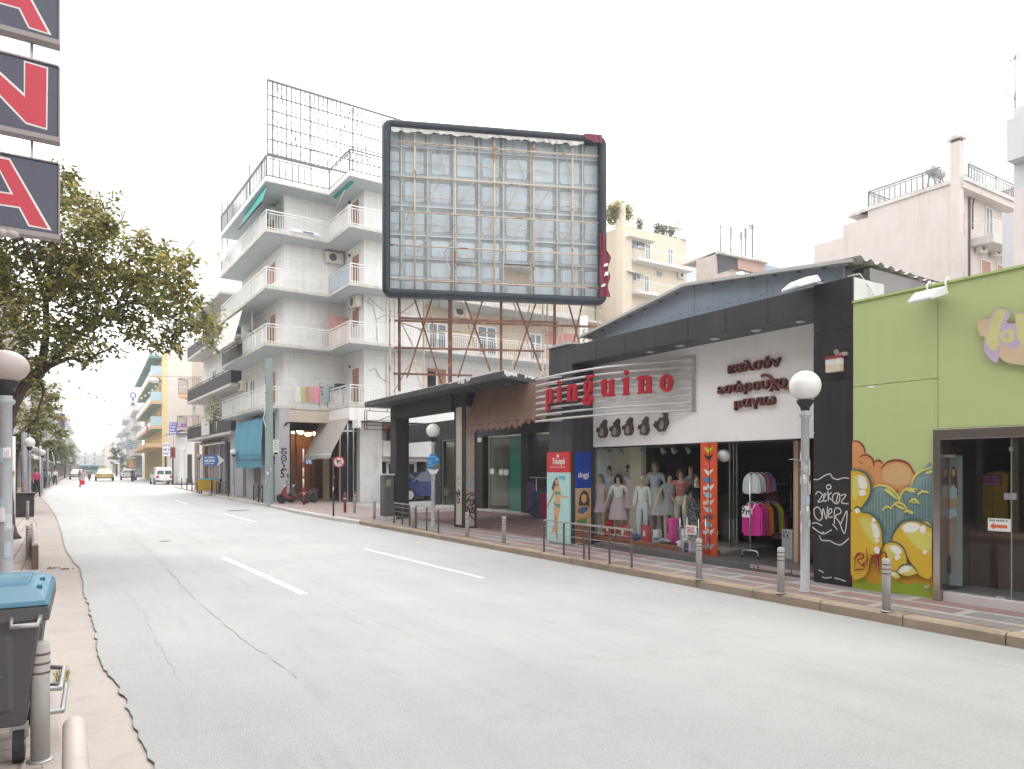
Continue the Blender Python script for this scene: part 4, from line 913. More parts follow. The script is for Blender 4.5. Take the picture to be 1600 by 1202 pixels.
for l_ in ([(418,345),(450,328),(505,340),(545,380),(556,414)],[(556,412),(570,368),(600,345),(650,350)],[(622,330),(632,290),(670,255),(731,233)],[(470,460),(490,440),(520,450)],[(515,445),(545,418),(580,430),(600,460)],[(610,418),(635,400),(662,425)],[(580,470),(600,462),(632,472)],[(655,378),(680,360),(712,368)]): line(l_,cYl,.03)
for a in ([(475,350),(500,345),(535,380),(550,405),(520,385)],[(585,350),(615,345),(645,362),(620,365)],[(525,425),(560,432),(590,455),(560,450)],[(600,465),(630,470),(620,478)],[(695,262),(725,248),(731,262),(700,270)],[(620,412),(655,420),(630,422)]): area(a,cYl,2)
area([(306,252),(345,252),(385,272),(408,310),(412,350),(395,400),(370,435),(335,452),(306,450)],cY,3); area([(315,290),(340,280),(350,340),(335,400),(315,385)],cYl,3)
area([(342,275),(375,285),(388,310),(390,345),(355,345),(345,320)],cW,2); area([(350,355),(378,352),(386,375),(365,385),(348,378)],cW,2); line([(306,250),(345,250),(388,272),(412,325),(405,385),(370,435)],cT2,.035)
area([(306,470),(330,445),(352,448),(366,470),(400,474),(440,500),(465,545),(472,610),(465,660),(420,700),(380,800),(306,790)],cY,3); area([(345,500),(400,500),(440,560),(440,640),(380,580)],cYl,3)
area([(325,455),(345,448),(355,465),(335,475)],cW,2); area([(412,525),(440,530),(456,570),(455,600),(430,600),(418,560)],cW,2); area([(432,610),(452,608),(454,622),(436,624)],cW,2); area([(415,500),(432,500),(435,518),(418,518)],cW,2)
line([(366,470),(405,474),(448,508),(470,560),(474,640)],cT2,.035); line([(322,452),(345,440),(366,470)],cT2,.02)
area([(522,660),(530,580),(560,535),(600,512),(660,515),(731,548),(731,800),(660,790),(600,700)],cY,3); area([(575,570),(640,560),(731,580),(731,640),(700,680),(640,640)],cYl,3)
area([(572,550),(600,525),(650,525),(668,545),(640,572),(590,572)],cW,2); area([(668,545),(690,535),(700,555),(690,578),(668,572)],cW,2); area([(682,675),(696,665),(706,672),(700,686),(688,686)],cW,2)
line([(520,612),(532,575),(565,528),(605,510),(665,515),(731,550)],cT2,.038)
area([(470,680),(490,630),(520,622),(560,635),(592,670),(600,720),(590,770),(540,790),(480,770)],cY,3); area([(490,650),(515,640),(530,690),(520,715),(495,690)],cYl,2); area([(510,645),(540,640),(570,660),(572,685),(535,685)],cW,2); area([(538,692),(560,690),(570,705),(550,718),(538,712)],cW,2)
line([(474,640),(500,625),(530,622),(575,645),(598,690),(602,740)],cT2,.022); area([(425,660),(445,645),(460,660),(455,685),(435,680)],cW,2)
area([(546,782),(570,752),(605,742),(640,758),(655,785),(600,800)],cYl,3); area([(556,775),(585,750),(620,752),(615,775),(570,785)],cW,2); line([(545,782),(572,748),(610,740),(640,756),(656,784)],cT2,.022)
area([(510,785),(530,776),(555,785),(568,805),(540,815)],cYl,2); area([(512,788),(530,780),(548,792),(530,800)],cW,2); line([(510,780),(535,773),(555,785),(570,808)],cT2,.014)
for l_ in ([(330,760),(335,700),(352,682),(375,690),(372,708),(345,722),(395,768)],[(322,712),(360,684)],[(392,660),(395,720),(370,742),(400,745)],[(405,765),(412,712),(440,695),(450,715),(415,735)],[(440,770),(452,690),(458,785)],[(325,768),(380,765)],[(410,690),(460,705)],[(465,700),(480,675),(495,690),(492,730)]): line(l_,solid('tag_red',(.3,.03,.03),.6),.022,5)
mu.build('graffiti_mural',gs); mu = MB()
# piece high on the right
def zh_(x,y): return (1240+x*.2663,380+y*.2663)
def area2(pts,c,k=3):
 ly[0] += .0006; q = smooth(list(pts)+[pts[0]],k)[:-1]; mu.use(c).fsheet(FP,[FP.uz(*zh_(*p)) for p in q],ly[0])
cV = solid('mural_violet',(.5,.4,.55),.6); cO2 = solid('mural_washed_orange',(.62,.47,.3),.6,grime=.2); cYl = solid('mural_washed_yellow',(.6,.57,.25),.6,grime=.2)
area2([(1088,455),(1130,450),(1170,448),(1260,480),(1420,470),(1600,520),(1600,700),(1480,720),(1352,718),(1240,690),(1140,560),(1105,540)],cO2)
area2([(1205,385),(1275,402),(1278,440),(1262,470),(1330,470),(1310,415),(1420,420),(1500,430),(1540,560),(1440,620),(1352,590),(1310,625),(1235,600),(1215,690),(1190,700),(1140,650),(1132,590),(1165,450)],cV)
area2([(1210,395),(1260,405),(1235,470),(1215,560),(1225,590),(1190,640),(1145,590),(1150,530),(1190,420)],cYl,2); area2([(1250,515),(1290,505),(1312,540),(1300,580),(1255,590),(1225,560),(1232,530)],cYl,3); area2([(1315,420),(1400,425),(1410,520),(1360,600),(1325,540)],cYl,2)
area2([(1242,535),(1282,530),(1268,572)],cV,1)
mu.build('graffiti_mural',gs)
MB(M['chrome']).fpoly(FP,G2(FP,[(1446,915),(1453,914),(1453,918),(1446,919)]),0,.02).build('vent_grille',gs)
# door frame, glass, interior
st = pm('brushed_bronze_steel',(.42,.37,.33),.22,.18,1.5,metal=.9,bmp=.03)
m = MB(st).fbox(FP,ud0+.003,ud1,SW,zh,-.25,.03); m.fbox(FP,ud1+.002,uend,zh-.13,zh,-.25,.028); m.build('door_frame',gs,bevel=.006)
zs_ = SW+.11
MB(pm('white_threshold_tile',(.6,.58,.56),.4,grime=.4)).fbox(FP,ud1+.003,uend,SW-.02,zs_,-3.9,-.03).build('threshold',gs,bevel=.004)
gd = MB(M['glass']).fbox(FP,ud1+.04,uend,zs_+.02,zh-.14,-.112,-.1).build('glass_front',gs)
m = MB(M['chrome'])
for x0,y0,x1,y1 in ((1470.5,711,1492.5,714.5),(1470,925,1493,932.5),(1557,931,1571,939),(1577,699,1583,705),(1569.5,770.5,1580,781),(1581,770.5,1589,781)):
 (u0,z1),(u1,z0) = FP.uz(x0,y0,-.1),FP.uz(x1,y1,-.1); m.fbox(FP,u0,u1,z0,z1,-.12,-.09)
m.use(M['steel']).fbox(FP,U(1579.6,-.1),U(1581,-.1),zs_,zh-.14,-.114,-.098)
m.build('glass_fitting',gd)
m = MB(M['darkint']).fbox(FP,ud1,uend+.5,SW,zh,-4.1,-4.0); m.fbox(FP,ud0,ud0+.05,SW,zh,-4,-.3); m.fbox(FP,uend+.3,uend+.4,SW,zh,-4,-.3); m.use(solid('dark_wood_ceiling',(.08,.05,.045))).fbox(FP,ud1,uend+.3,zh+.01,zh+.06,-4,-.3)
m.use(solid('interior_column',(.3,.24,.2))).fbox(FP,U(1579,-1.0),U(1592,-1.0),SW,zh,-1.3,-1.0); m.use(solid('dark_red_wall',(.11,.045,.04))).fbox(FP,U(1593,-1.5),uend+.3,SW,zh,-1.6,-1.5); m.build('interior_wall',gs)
m = MB(solid('grey_shop_floor',(.25,.25,.26),.3)).fbox(FP,ud1,uend+.3,zs_+.001,zs_+.012,-3.9,-.13).build('shop_floor',gs)
m = MB(solid('dark_wood_counter',(.13,.06,.045),.45)).fbox(FP,U(1504,-.8),uend+.2,zs_,Z(1530,838,-.8),-1.7,-.8); m.use(solid('counter_top',(.22,.11,.08),.4)).fbox(FP,U(1500,-.75),uend+.2,Z(1530,838,-.8)+.002,Z(1530,838,-.8)+.06,-1.75,-.74)
tag(m.build('counter',loc=FP.P(U(1530,-1.2),zs_,-1.2)),'dark wooden counter inside the green shop behind the glass','counter')
ysg = empty('locker_stand',FP.P(U(1550,-1.1),1.0,-1.1),'yellow wooden cabinet with a pink label standing on the counter','cabinet')
m = MB(solid('yellow_wood',(.42,.27,.03),.5,grime=.4,stainc=(.2,.11,.02))); zc0 = Z(1530,838,-.8)+.062; zc1 = Z(1560,738,-1.0); ua,ub = U(1535,-1.0),U(1574,-1.0)
pts = [(ua,zc0),(ub,zc0),(ub,zc1-.02),(lerp(ua,ub,.6),zc1+.02),(lerp(ua,ub,.25),zc1),(ua,zc1-.05)]
m.fpoly(FP,pts,-1.3,-1.0); m.build('cabinet',ysg,bevel=.01); MB(M['dark']).fbox(FP,lerp(ua,ub,.42),lerp(ua,ub,.43),zc0,zc1-.22,-1.0,-.998).build('door_gap',ysg)
m = MB(solid('label_pink',(.4,.08,.2))); m.fbox(FP,ua+.01,lerp(ua,ub,.8),zc1-.17,zc1-.03,-.998,-.99); m.build('label',ysg)
m = MB(solid('label_print',(.5,.35,.5)))
for k in range(3): faint_line(m,FP,ua+.02,lerp(ua,ub,.7),zc1-.06-.045*k,.026,-.989)
m.build('faint_print',ysg)
dsn = empty('door_notice',FP.P(U(1561,-.09),Z(1561,831,-.09),-.09),'white notice with an orange arrow on the glass door','notice')
(u0,z1),(u1,z0) = FP.uz(1543.5,809.5,-.095),FP.uz(1579,831.5,-.095)
MB(solid('notice_white',(.72,.72,.7))).fbox(FP,u0,u1,z0,z1,-.099,-.095).build('panel',dsn)
um_,zmm = (u0+u1)/2,lerp(z0,z1,.38); a_ = (u1-u0)
MB(solid('notice_orange',(.65,.14,.05))).fpoly(FP,[(um_-a_*.42,zmm),(um_-a_*.22,zmm+.04),(um_-a_*.22,zmm+.018),(um_+a_*.36,zmm+.018),(um_+a_*.36,zmm-.018),(um_-a_*.22,zmm-.018),(um_-a_*.22,zmm-.04)],-.0945,-.093).build('arrow',dsn)
m = MB(solid('print_dark',(.08,.08,.1))); faint_line(m,FP,um_-a_*.42,um_+a_*.36,lerp(z0,z1,.84),.022,-.094); m.build('faint_print',dsn)
gp = empty('shop_poster',FP.P(U(1487,-.4),zs_,-.4),'tall grey poster of a long haired woman in denim shorts behind the glass','poster')
OQ = -.2; ua,ub = U(1478.5,OQ),U(1503,OQ); za,zb = Z(1490,915,OQ),Z(1490,712,OQ)
MB(solid('poster_grey',(.22,.25,.26),.5,grime=.2)).fbox(FP,ua,ub,za,zb,OQ-.02,OQ).build('panel',gp)
def pq(x,y): return FP.uz(1450+x/3.753,640+y/3.753,OQ)
m = MB()
for i,(pts,c) in enumerate([([(135,345),(150,332),(168,350),(172,420),(178,500),(160,510),(150,420),(140,470),(132,400)],('print_hair',(.09,.045,.03))),([(140,350),(158,348),(160,385),(148,398),(139,380)],('print_skin_shade',(.5,.28,.12))),([(128,460),(150,440),(172,470),(170,520),(130,520)],('print_denim_top',(.4,.43,.47))),([(133,520),(166,520),(164,575),(135,580)],('print_skin_shade',(.5,.28,.12))),([(122,585),(165,580),(172,625),(118,645)],('print_denim',(.35,.42,.5))),([(118,645),(170,628),(172,720),(160,830),(165,950),(150,960),(140,850),(128,840),(122,860),(112,850),(110,740)],('print_leg',(.3,.2,.16))),([(112,860),(135,850),(138,960),(108,980)],('print_boot',(.06,.05,.05)))]):
 m.use(solid(*c)).fsheet(FP,[pq(*p) for p in pts],OQ+.001+i*.0008)
m.build('printed_figure',gp)
c = FP.P(U(1456,.15),Z(1456,461,.15),.02)
flood(c,(-1,.1,0),.3,.36,'white floodlight hooked over the top of the green wall',[[c+Vector((.0,s_*.11,.03)),c+Vector((-.03,s_*.11,.16)),c+Vector((.03,s_*.11,.21)),c+Vector((.1,s_*.11,.1))] for s_ in (-1,1)])

# ------------------------------------------------------------ arcade building with the black canopy
XC = 8.6; zc0,zc1 = 3.89,4.06
arc_b = empty('arcade_building',(11,18,SW),'low black arcade with flat peeling canopy, corner column and empty shop windows','building')
cp = [(XC,23.05),(XC,13.95),(10.75,14.95),(14.2,14.95),(14.2,23.05)]
m = MB(M['peel']).zpoly(cp,zc0,zc1); cn = m.build('canopy',arc_b,bevel=.01)
rr = random.Random(11); m = MB(M['paper'])
def chips(a,b,k,lo,hi,dens,up=0):
 a,b = Vector(a),Vector(b); t = (b-a).normalized(); nn_ = Vector((t.y,-t.x)); L_ = (b-a).length
 if (nn_.x*(XC-11)+nn_.y*(10-18)) < 0: nn_ = -nn_
 s_ = 0
 while s_ < L_:
  w_ = rr.uniform(.1,.5)
  if rr.random() < dens(s_/L_):
   h = rr.uniform(lo,hi); p = a+t*s_; F = Frame((p.x,p.y),math.degrees(math.atan2(-t.y,-t.x)))
   if F.n.x*nn_.x+F.n.y*nn_.y < 0: F = Frame((p.x,p.y),math.degrees(math.atan2(t.y,t.x)))
   sg = 1 if F.u.x*t.x+F.u.y*t.y > 0 else -1
   n_ = 7; m.fsheet(F,[(0,zc1-.002),(sg*w_,zc1-.002)]+[(sg*w_*(1-i/n_),zc1-h*rr.uniform(.45,1)) for i in range(n_+1)],.0035)
  s_ += w_*rr.uniform(.9,1.6)
chips((XC,22.9),(XC,14.0),1,.03,.13,lambda f: .03+.8*max(0,1-abs(f-.75)*6)); chips((XC,13.95),(10.7,14.93),1,.06,.15,lambda f: .75)
m.build('peeled_patch',cn)
# roof upstand, rubble along the roof
m = MB(M['plaster']).zpoly([(XC+.05,23),(XC+.05,14.05),(10.7,15.05),(14.2,15.05),(14.2,23)],zc1+.003,zc1+.02); m.build('roof_screed',arc_b)
def solve(px,py,z): p = G(px,py,z); return p.x,p.y
cx,cy = solve(619,811,SW)
m = MB(M['blackp']).box(cx,cx+.46,cy,cy+.5,SW,zc0-.002); m.build('column',arc_b,bevel=.012)
pxx,pyy = solve(727,826,SW)
zbm = 3.42
m = MB(M['blackp']).box(cx+.02,cx+.3,pyy+.66,cy-.003,zbm,zc0-.003); m.build('beam',arc_b)
PW_ = .66
m = MB(M['blackp']).box(pxx,pxx+.36,pyy,pyy+PW_,SW,zc0-.004); pil = m.build('pillar',arc_b,bevel=.006)
FA = Frame((pxx,0),-90); FB_ = Frame((0,pyy),0)
pl1 = pm('cream_pillar_paint',(.5,.46,.36),.8,stain=.3,grime=.25); pl2 = pm('tan_pillar_paint',(.36,.29,.23),.8,stain=.3,grime=.25)
zt = zc0-.4
ua_,ub_ = FA.U(713),FA.U(721.5); MB(pl1).fbox(FA,ua_,ub_,SW+.08,zt,0,.008).build('painted_face',pil)
vA,vB = FB_.U(728.5),FB_.U(741); MB(pl2).fbox(FB_,vA,vB,SW+.05,zt,0,.008).build('painted_face',pil)
gk = solid('graffiti_black',(.03,.03,.04),.6); gb_ = solid('graffiti_blue',(.12,.3,.36),.6)
def z6(x,y): return (680+x*.1831,640+y*.183)
m = MB()
for s in ([(195,690),(200,685),(196,720),(212,712)],[(212,690),(212,740),(208,715),(190,730),(186,700)],[(205,745),(190,752),(190,790),(208,795),(212,765),(200,770)]): m.use(gk).stroke(FA,[FA.uz(*z6(*p)) for p in smooth(s)],.05,.011)
for s in ([(190,580),(215,572)],[(200,565),(195,620),(212,640)],[(190,600),(216,596)]): m.use(solid('graffiti_faint',(.25,.22,.2))).stroke(FA,[FA.uz(*z6(*p)) for p in smooth(s)],.025,.0115)
for s in ([(262,520),(285,500),(290,520),(318,498),(325,515)],[(270,545),(320,540)]): m.use(solid('graffiti_faint',(.25,.22,.2))).stroke(FB_,[FB_.uz(*z6(*p)) for p in smooth(s)],.018,.010)
for s in ([(258,580),(270,585),(272,620),(260,660)],[(280,660),(290,630),(300,665),(275,650)],[(300,590),(305,640),(325,670)],[(312,640),(325,570),(328,600)]): m.use(gb_).stroke(FB_,[FB_.uz(*z6(*p)) for p in smooth(s)],.025,.011)
for s in ([(255,745),(290,715),(345,720)],[(262,790),(300,735),(340,740)],[(270,800),(290,765),(300,800),(275,830)],[(300,770),(325,790),(305,820),(330,800),(320,760)],[(262,830),(290,850),(325,840),(300,825)],[(265,870),(285,840),(295,885),(320,850),(330,880)],[(290,890),(310,920),(340,950)],[(262,880),(340,878)],[(345,725),(352,800),(345,880)]): m.use(gk).stroke(FB_,[FB_.uz(*z6(*p)) for p in smooth(s)],.035,.012)
m.build('graffiti_tag',pil)
# recessed shop front
FS = Frame((14.0,0),-90); O = 0
def sz(px,py): return FS.uz(px,py)
zd = SW+.06
m = MB(M['blackp'])
uw = [FS.U(x) for x in (640,686,712,752,813.5,826,862)]
zh1,zh0 = FS.Z(760,684),FS.Z(700,688)
m.fbox(FS,uw[0]-8,uw[-1]+3,zh1+.05,zc0-.003,-.3,-.0)
m.fbox(FS,uw[2],uw[3]+.1,SW,zh1+.047,-.29,-.003); m.fbox(FS,uw[4]+.02,uw[5],SW,zh1+.046,-.29,-.002)
m.fbox(FS,FS.U(686)-.25,FS.U(688.5),SW,zh1+.045,-.28,-.001)
m.build('shop_front',arc_b)
m = MB(M['slab']).fbox(FS,FS.U(688),FS.U(826),SW,zd,-.3,.3); m.build('sill',arc_b)
shop_int = pm('empty_shop_wall',(.55,.55,.48),.85,stain=.2)
for a,b in ((689,711),(762,813)):
 m = MB(M['chrome']); u0,u1 = FS.U(a),FS.U(b); m.fbox(FS,u0,u0+.05,zd,zh1+.04,-.1,-.04).fbox(FS,u0+.05,u1,zh1,zh1+.04,-.1,-.04); fr_ = m.build('window_frame',arc_b)
 MB(M['glass']).fbox(FS,u0+.05,u1,zd+.002,zh1-.003,-.08,-.07).build('pane',fr_)
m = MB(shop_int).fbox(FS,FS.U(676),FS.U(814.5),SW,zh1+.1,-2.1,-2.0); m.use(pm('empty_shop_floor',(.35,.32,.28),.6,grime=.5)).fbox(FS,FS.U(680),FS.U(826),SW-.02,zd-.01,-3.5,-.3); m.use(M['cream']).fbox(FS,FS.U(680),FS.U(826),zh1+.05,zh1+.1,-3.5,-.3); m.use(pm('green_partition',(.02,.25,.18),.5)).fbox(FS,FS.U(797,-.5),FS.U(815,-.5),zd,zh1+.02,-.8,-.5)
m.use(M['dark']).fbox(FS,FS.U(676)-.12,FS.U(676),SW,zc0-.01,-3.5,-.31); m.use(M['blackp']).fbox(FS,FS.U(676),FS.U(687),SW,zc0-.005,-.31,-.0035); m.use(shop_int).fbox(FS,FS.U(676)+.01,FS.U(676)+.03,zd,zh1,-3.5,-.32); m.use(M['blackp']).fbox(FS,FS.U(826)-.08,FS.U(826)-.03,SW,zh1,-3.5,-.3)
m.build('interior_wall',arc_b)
for (x0,y0,x1,y1),lb in (((763.5,732.5,769.5,741),'single paper notice, leftmost inside the empty shop window'),((777.5,734,784,742),'middle paper notice of three inside the empty shop window'),((785,734,792,743),'right paper notice of three inside the empty shop window')):
 (a,z1),(b,z0) = FS.uz(x0,y0),FS.uz(x1,y1); tag(MB(solid('paper_white',(.7,.7,.68))).fbox(FS,a,b,z0,z1,-.069,-.066).build('pasted_notice',loc=FS.P(a,z0,-.067)),lb,'notice')
m = MB(solid('paper_white',(.7,.7,.68)))
for k in range(3): a,z1 = FS.uz(746.5,684.5+k*2.3); b,z0 = FS.uz(752.5,685.8+k*2.3); m.fbox(FS,a,b,z0,z1,0,.01)
m.build('door_label',arc_b)
# right part of the recess, next to the lingerie shop
m = MB(M['darkint']).fbox(FS,uw[5]+.01,uw[-1]+3,SW,zc0,-3,-2.8); m.use(shop_int).fbox(FS,FS.U(838),uw[-1]+1,SW,zc0,-1.0,-.9); m.build('back_wall',arc_b)
MB(M['glass']).fbox(FS,uw[5]+.01,uw[-1]+1,zd,zh1,-.2,-.19).build('side_window',arc_b)
# brown awning between the pillar and the lingerie shop
XA = pxx-.0; FW = Frame((XA,0),-90)
aw = empty('awning',(XA,pyy,3),'faded brown awning with scalloped edge hanging under the black canopy','awning')
u0,u1 = FW.U(714),FW.U(852); zf = FW.Z(712,668); zv = FW.Z(716,677.5)-.01; ztp = zc0-.02; n_ = 66
m = MB(M['awnbrown']); vv = []; rr = random.Random(2)
for i in range(n_+1):
 u = lerp(u0,u1,i/n_); wv = .02*math.sin(i*.9)+rr.uniform(-.006,.006); k = abs(math.sin(i*math.pi/4.4))
 hang = zv+.11*(1-k)+(.07 if i > 50 else 0)+(.05*rr.random() if i > 56 else 0)
 vv += [FW.P(u,ztp,-.3),FW.P(u,lerp(ztp,zf,.5)-.02*math.sin(i*.35),-.17+wv),FW.P(u,zf-.01*math.sin(i*.2),-.03+wv*.5),FW.P(u,hang,-.02+wv)]
m.add(vv,[(4*i+j,4*i+j+1,4*i+5+j,4*i+4+j) for i in range(n_) for j in range(3)],True); m.build('cloth',aw,smooth=True)
MB(M['rust']).pipe([FW.P(u0,zf+.004,-.045),FW.P(u1,zf+.004,-.045)],.018,8).build('front_rod',aw)
m = MB(M['cream']).fpoly(FW,[(u0-.12,zf-.02),(u0-.02,zf-.02),(u0+.05,ztp),(u0-.05,ztp)],-.1,-.06); m.build('side_strip',aw)
# utility cabinet and empty sign frame on the left of the column
c = G(604,811,SW); t = empty('utility_cabinet',(c.x+.3,c.y+.2,SW),'dark grey utility cabinet standing against the black arcade column','cabinet')
FU = Frame((c.x,c.y),0); m = MB(solid('cabinet_grey',(.1,.1,.105),.7,grime=.5,stainc=(.2,.2,.19))); x0,x1 = cx-.4,cx-.06; zt_ = 1.75+(734-743)/1100*25+.02
m.box(x0,x1,cy+.02,cy+.4,SW+.09,zt_).build('cabinet_body',t,bevel=.01); MB(solid('cabinet_top',(.6,.6,.58))).box(x0-.03,x1+.02,cy-.01,cy+.43,zt_+.002,zt_+.05).build('cabinet_top',t); MB(M['slab']).box(x0-.05,x1+.05,cy-.03,cy+.45,SW-.02,SW+.088).build('plinth',t)
MB(solid('sticker_lime',(.28,.3,.2))).box(x0+.06,x0+.22,cy+.014,cy+.018,zt_-.36,zt_-.14).build('torn_sticker',t)
t = empty('hanging_sign',(8.9,cy+.3,3.2),'empty rusty metal sign frame hanging from the left end of the canopy','sign')
m = MB(M['rust']); YF = cy+.25; FQ = Frame((0,YF),0); q = lambda x,y: FQ.P(*FQ.uz(x,y),0)
def z7(x,y): return (520+x*.133,640+y*.1331)
for a,b in (((375,12),(690,32)),((375,12),(375,235)),((375,235),(680,238)),((690,32),(690,240)),((400,22),(400,232)),((400,128),(670,125)),((400,186),(670,192)),((545,128),(670,78)),((436,-8),(436,16)),((640,-4),(640,30))): m.bar(q(*z7(*a)),q(*z7(*b)),.02)
m.build('frame',t)
# ------------------------------------------------------------ billboard on the canopy roof
bA = PD(597,734,20.7); bB = PD(947,734,21.8)
angB = math.degrees(math.atan2(bB.y-bA.y,bB.x-bA.x)); FBB = Frame((bA.x,bA.y),angB); Wb = (Vector((bB.x,bB.y))-Vector((bA.x,bA.y))).length
zb0,zb1 = FBB.Z(597,464),FBB.Z(597,187)
bb = empty('billboard',FBB.P(Wb/2,zc1,-.3),'large empty billboard with blue frame and bare zinc back on rusty scaffold','billboard')
fr = .3
m = MB(M['bbframe'])
def rrect(r0):          # rounded outline
 pts = []
 for cx_,cz_,a0 in ((Wb-r0,zb1-r0,0),(r0,zb1-r0,90),(r0,zb0+r0,180),(Wb-r0,zb0+r0,270)):
  for k in range(7): a = R(a0+15*k); pts.append((cx_+r0*math.cos(a),cz_+r0*math.sin(a)))
 return pts
rc = []; cen = (Wb/2,(zb0+zb1)/2); outl = rrect(.28)
prof = [(.0,-.12),(.0,.06),(.03,.13),(.09,.17),(.17,.17),(.23,.13),(.24,.02),(.24,-.12)]
vv = []; n_ = len(outl)
for u,z in outl:
 for ins,o in prof:
  uu = min(max(u,ins),Wb-ins) if True else u
  # inset each outline point towards the inner rectangle
  cu_ = min(max(u,.28),Wb-.28); cz_ = min(max(z,zb0+.28),zb1-.28); d = Vector((u-cu_,z-cz_)); d = d*(1-ins/.28) if d.length > 0 else d
  vv.append(FBB.P(cu_+d.x,cz_+d.y,o))
k = len(prof)
m.add(vv,[(i*k+j,i*k+(j+1) % k,((i+1) % n_)*k+(j+1) % k,((i+1) % n_)*k+j) for i in range(n_) for j in range(k)],True).build('frame',bb)
IU0,IU1,IZ0,IZ1 = .24,Wb-.24,zb0+.24,zb1-.24
# zinc back, in sheets with pressed panels, one sheet missing a piece
m = MB(M['sheetd']); hu0,hz1 = FBB.uz(797,413,-.2); hu1,hz0 = FBB.uz(825,443,-.2)
cols_ = [IU0-.1]+[FBB.U(x,-.2) for x in (627,668,709,748,786,829,870,910)]+[IU1+.1]
rows_ = [IZ0-.1,hz0,hz1]+[FBB.Z(770,y,-.2) for y in (375,330,285,240)]+[IZ1+.1]
for i in range(len(cols_)-1):
 for j in range(len(rows_)-1):
  u0,u1,z0,z1 = cols_[i]+.006,cols_[i+1]-.006,rows_[j]+.006,rows_[j+1]-.006
  if j == 1 and i == 5:
   m.fsheet(FBB,[(u0,z0),(u0+.08,z0),(u0,z1)],-.2); continue
  cu_,cz_ = (u1-u0)*rnd.uniform(.1,.16),min((z1-z0)*rnd.uniform(.1,.2),.14)
  a = [(u0,z0),(u1,z0),(u1,z1),(u0,z1)]; b = [(u0+cu_,z0+cz_),(u1-cu_,z0+cz_),(u1-cu_,z1-cz_),(u0+cu_,z1-cz_)]; dp = rnd.uniform(-.012,.012)
  bo = -.235+dp
  m.add([FBB.P(u,z,-.2+dp*.3) for u,z in a]+[FBB.P(u,z,bo) for u,z in b],[(0,1,5,4),(1,2,6,5),(2,3,7,6),(3,0,4,7)])
  rc_ = min(u1-u0,z1-z0)*.12; pr_ = [(u1-cu_-rc_,z1-cz_-rc_,0),(u0+cu_+rc_,z1-cz_-rc_,90),(u0+cu_+rc_,z0+cz_+rc_,180),(u1-cu_-rc_,z0+cz_+rc_,270)]
  m.use(M['sheet']).fsheet(FBB,[(a_+rc_*math.cos(R(g+30*h)),b2+rc_*math.sin(R(g+30*h))) for a_,b2,g in pr_ for h in range(4)],bo+.012)
  m.use(M['sheetd']).add([FBB.P(u,z,bo) for u,z in b],[(0,1,2,3)])
m.build('back_sheet',bb)
m = MB(M['dark']); m.fsheet(FBB,[(IU0-.1,IZ0-.1),(IU1+.1,IZ0-.1),(IU1+.1,hz0),(IU0-.1,hz0)],-.26).fsheet(FBB,[(IU0-.1,hz1),(IU1+.1,hz1),(IU1+.1,IZ1+.1),(IU0-.1,IZ1+.1)],-.26)
m.build('back_lining',bb)
m = MB(M['seam'])
for u in cols_[1:-1]: m.fbox(FBB,u-.02,u+.02,IZ0,IZ1,-.199,-.17)
for z in rows_[3:-1]: m.fbox(FBB,IU0,IU1,z-.015,z+.015,-.198,-.175)
m.build('sheet_seam',bb)
m = MB(M['rustl'])
for px in (648,711,772.5,834,894.5): u = FBB.U(px,-.05); m.pipe([FBB.P(u,IZ0,-.05),FBB.P(u,IZ1,-.05)],.03,8)
m.build('lattice_post',bb)
for k,(ya,yb_) in enumerate(((225,243),(279.5,294.5),(333,347),(386,397),(439.5,449))):
 z = (FBB.Z(605,ya,-.05)+FBB.Z(938,yb_,-.05))/2
 MB(M['rustl']).pipe([FBB.P(IU0,z,-.005),FBB.P(IU1,z,-.005)],.026,8).build('lattice_rail',bb)
m = MB(M['rustl'])
for z in (FBB.Z(770,262,-.1),FBB.Z(770,315,-.1),FBB.Z(770,357,-.1),FBB.Z(770,415,-.1)): m.pipe([FBB.P(IU0,z,-.13),FBB.P(IU1,z,-.13)],.01,6)
for px in (627,668,748,786,829,870,910): u = FBB.U(px,-.13); m.pipe([FBB.P(u,IZ0,-.12),FBB.P(u,IZ1,-.12)],.009,6)
m.build('thin_tie',bb)
def z8(x,y): return (560+x*.2829,160+y*.2829)
m = MB(M['rustl'])
for a,b in (((305,190),(318,420)),((450,215),(480,410)),((600,190),(650,420)),((740,220),(795,430)),((852,195),(912,420)),((1128,248),(1185,430)),((985,235),(995,270)),((460,425),(370,550)),((645,425),(565,555)),((785,435),(672,615)),((910,430),(818,595)),((1075,455),(965,625)),((1165,460),(1080,610)),((1285,480),(1200,610)),((335,470),(262,660)),((445,655),(325,830)),((590,655),(475,835)),((745,655),(630,830)),((900,670),(790,840)),((1030,665),(930,830)),((1185,680),(1085,835)),((485,830),(520,1030)),((625,845),(668,1020)),((1085,840),(1112,1045)),((1205,900),(1205,1045))):
 (ua2,za2),(ub2,zb2) = FBB.uz(*z8(*a),-.08),FBB.uz(*z8(*b),-.08); m.pipe([FBB.P(ua2,za2,-.16),FBB.P(ub2,zb2,-.03)],.012,6)
m.build('brace',bb)
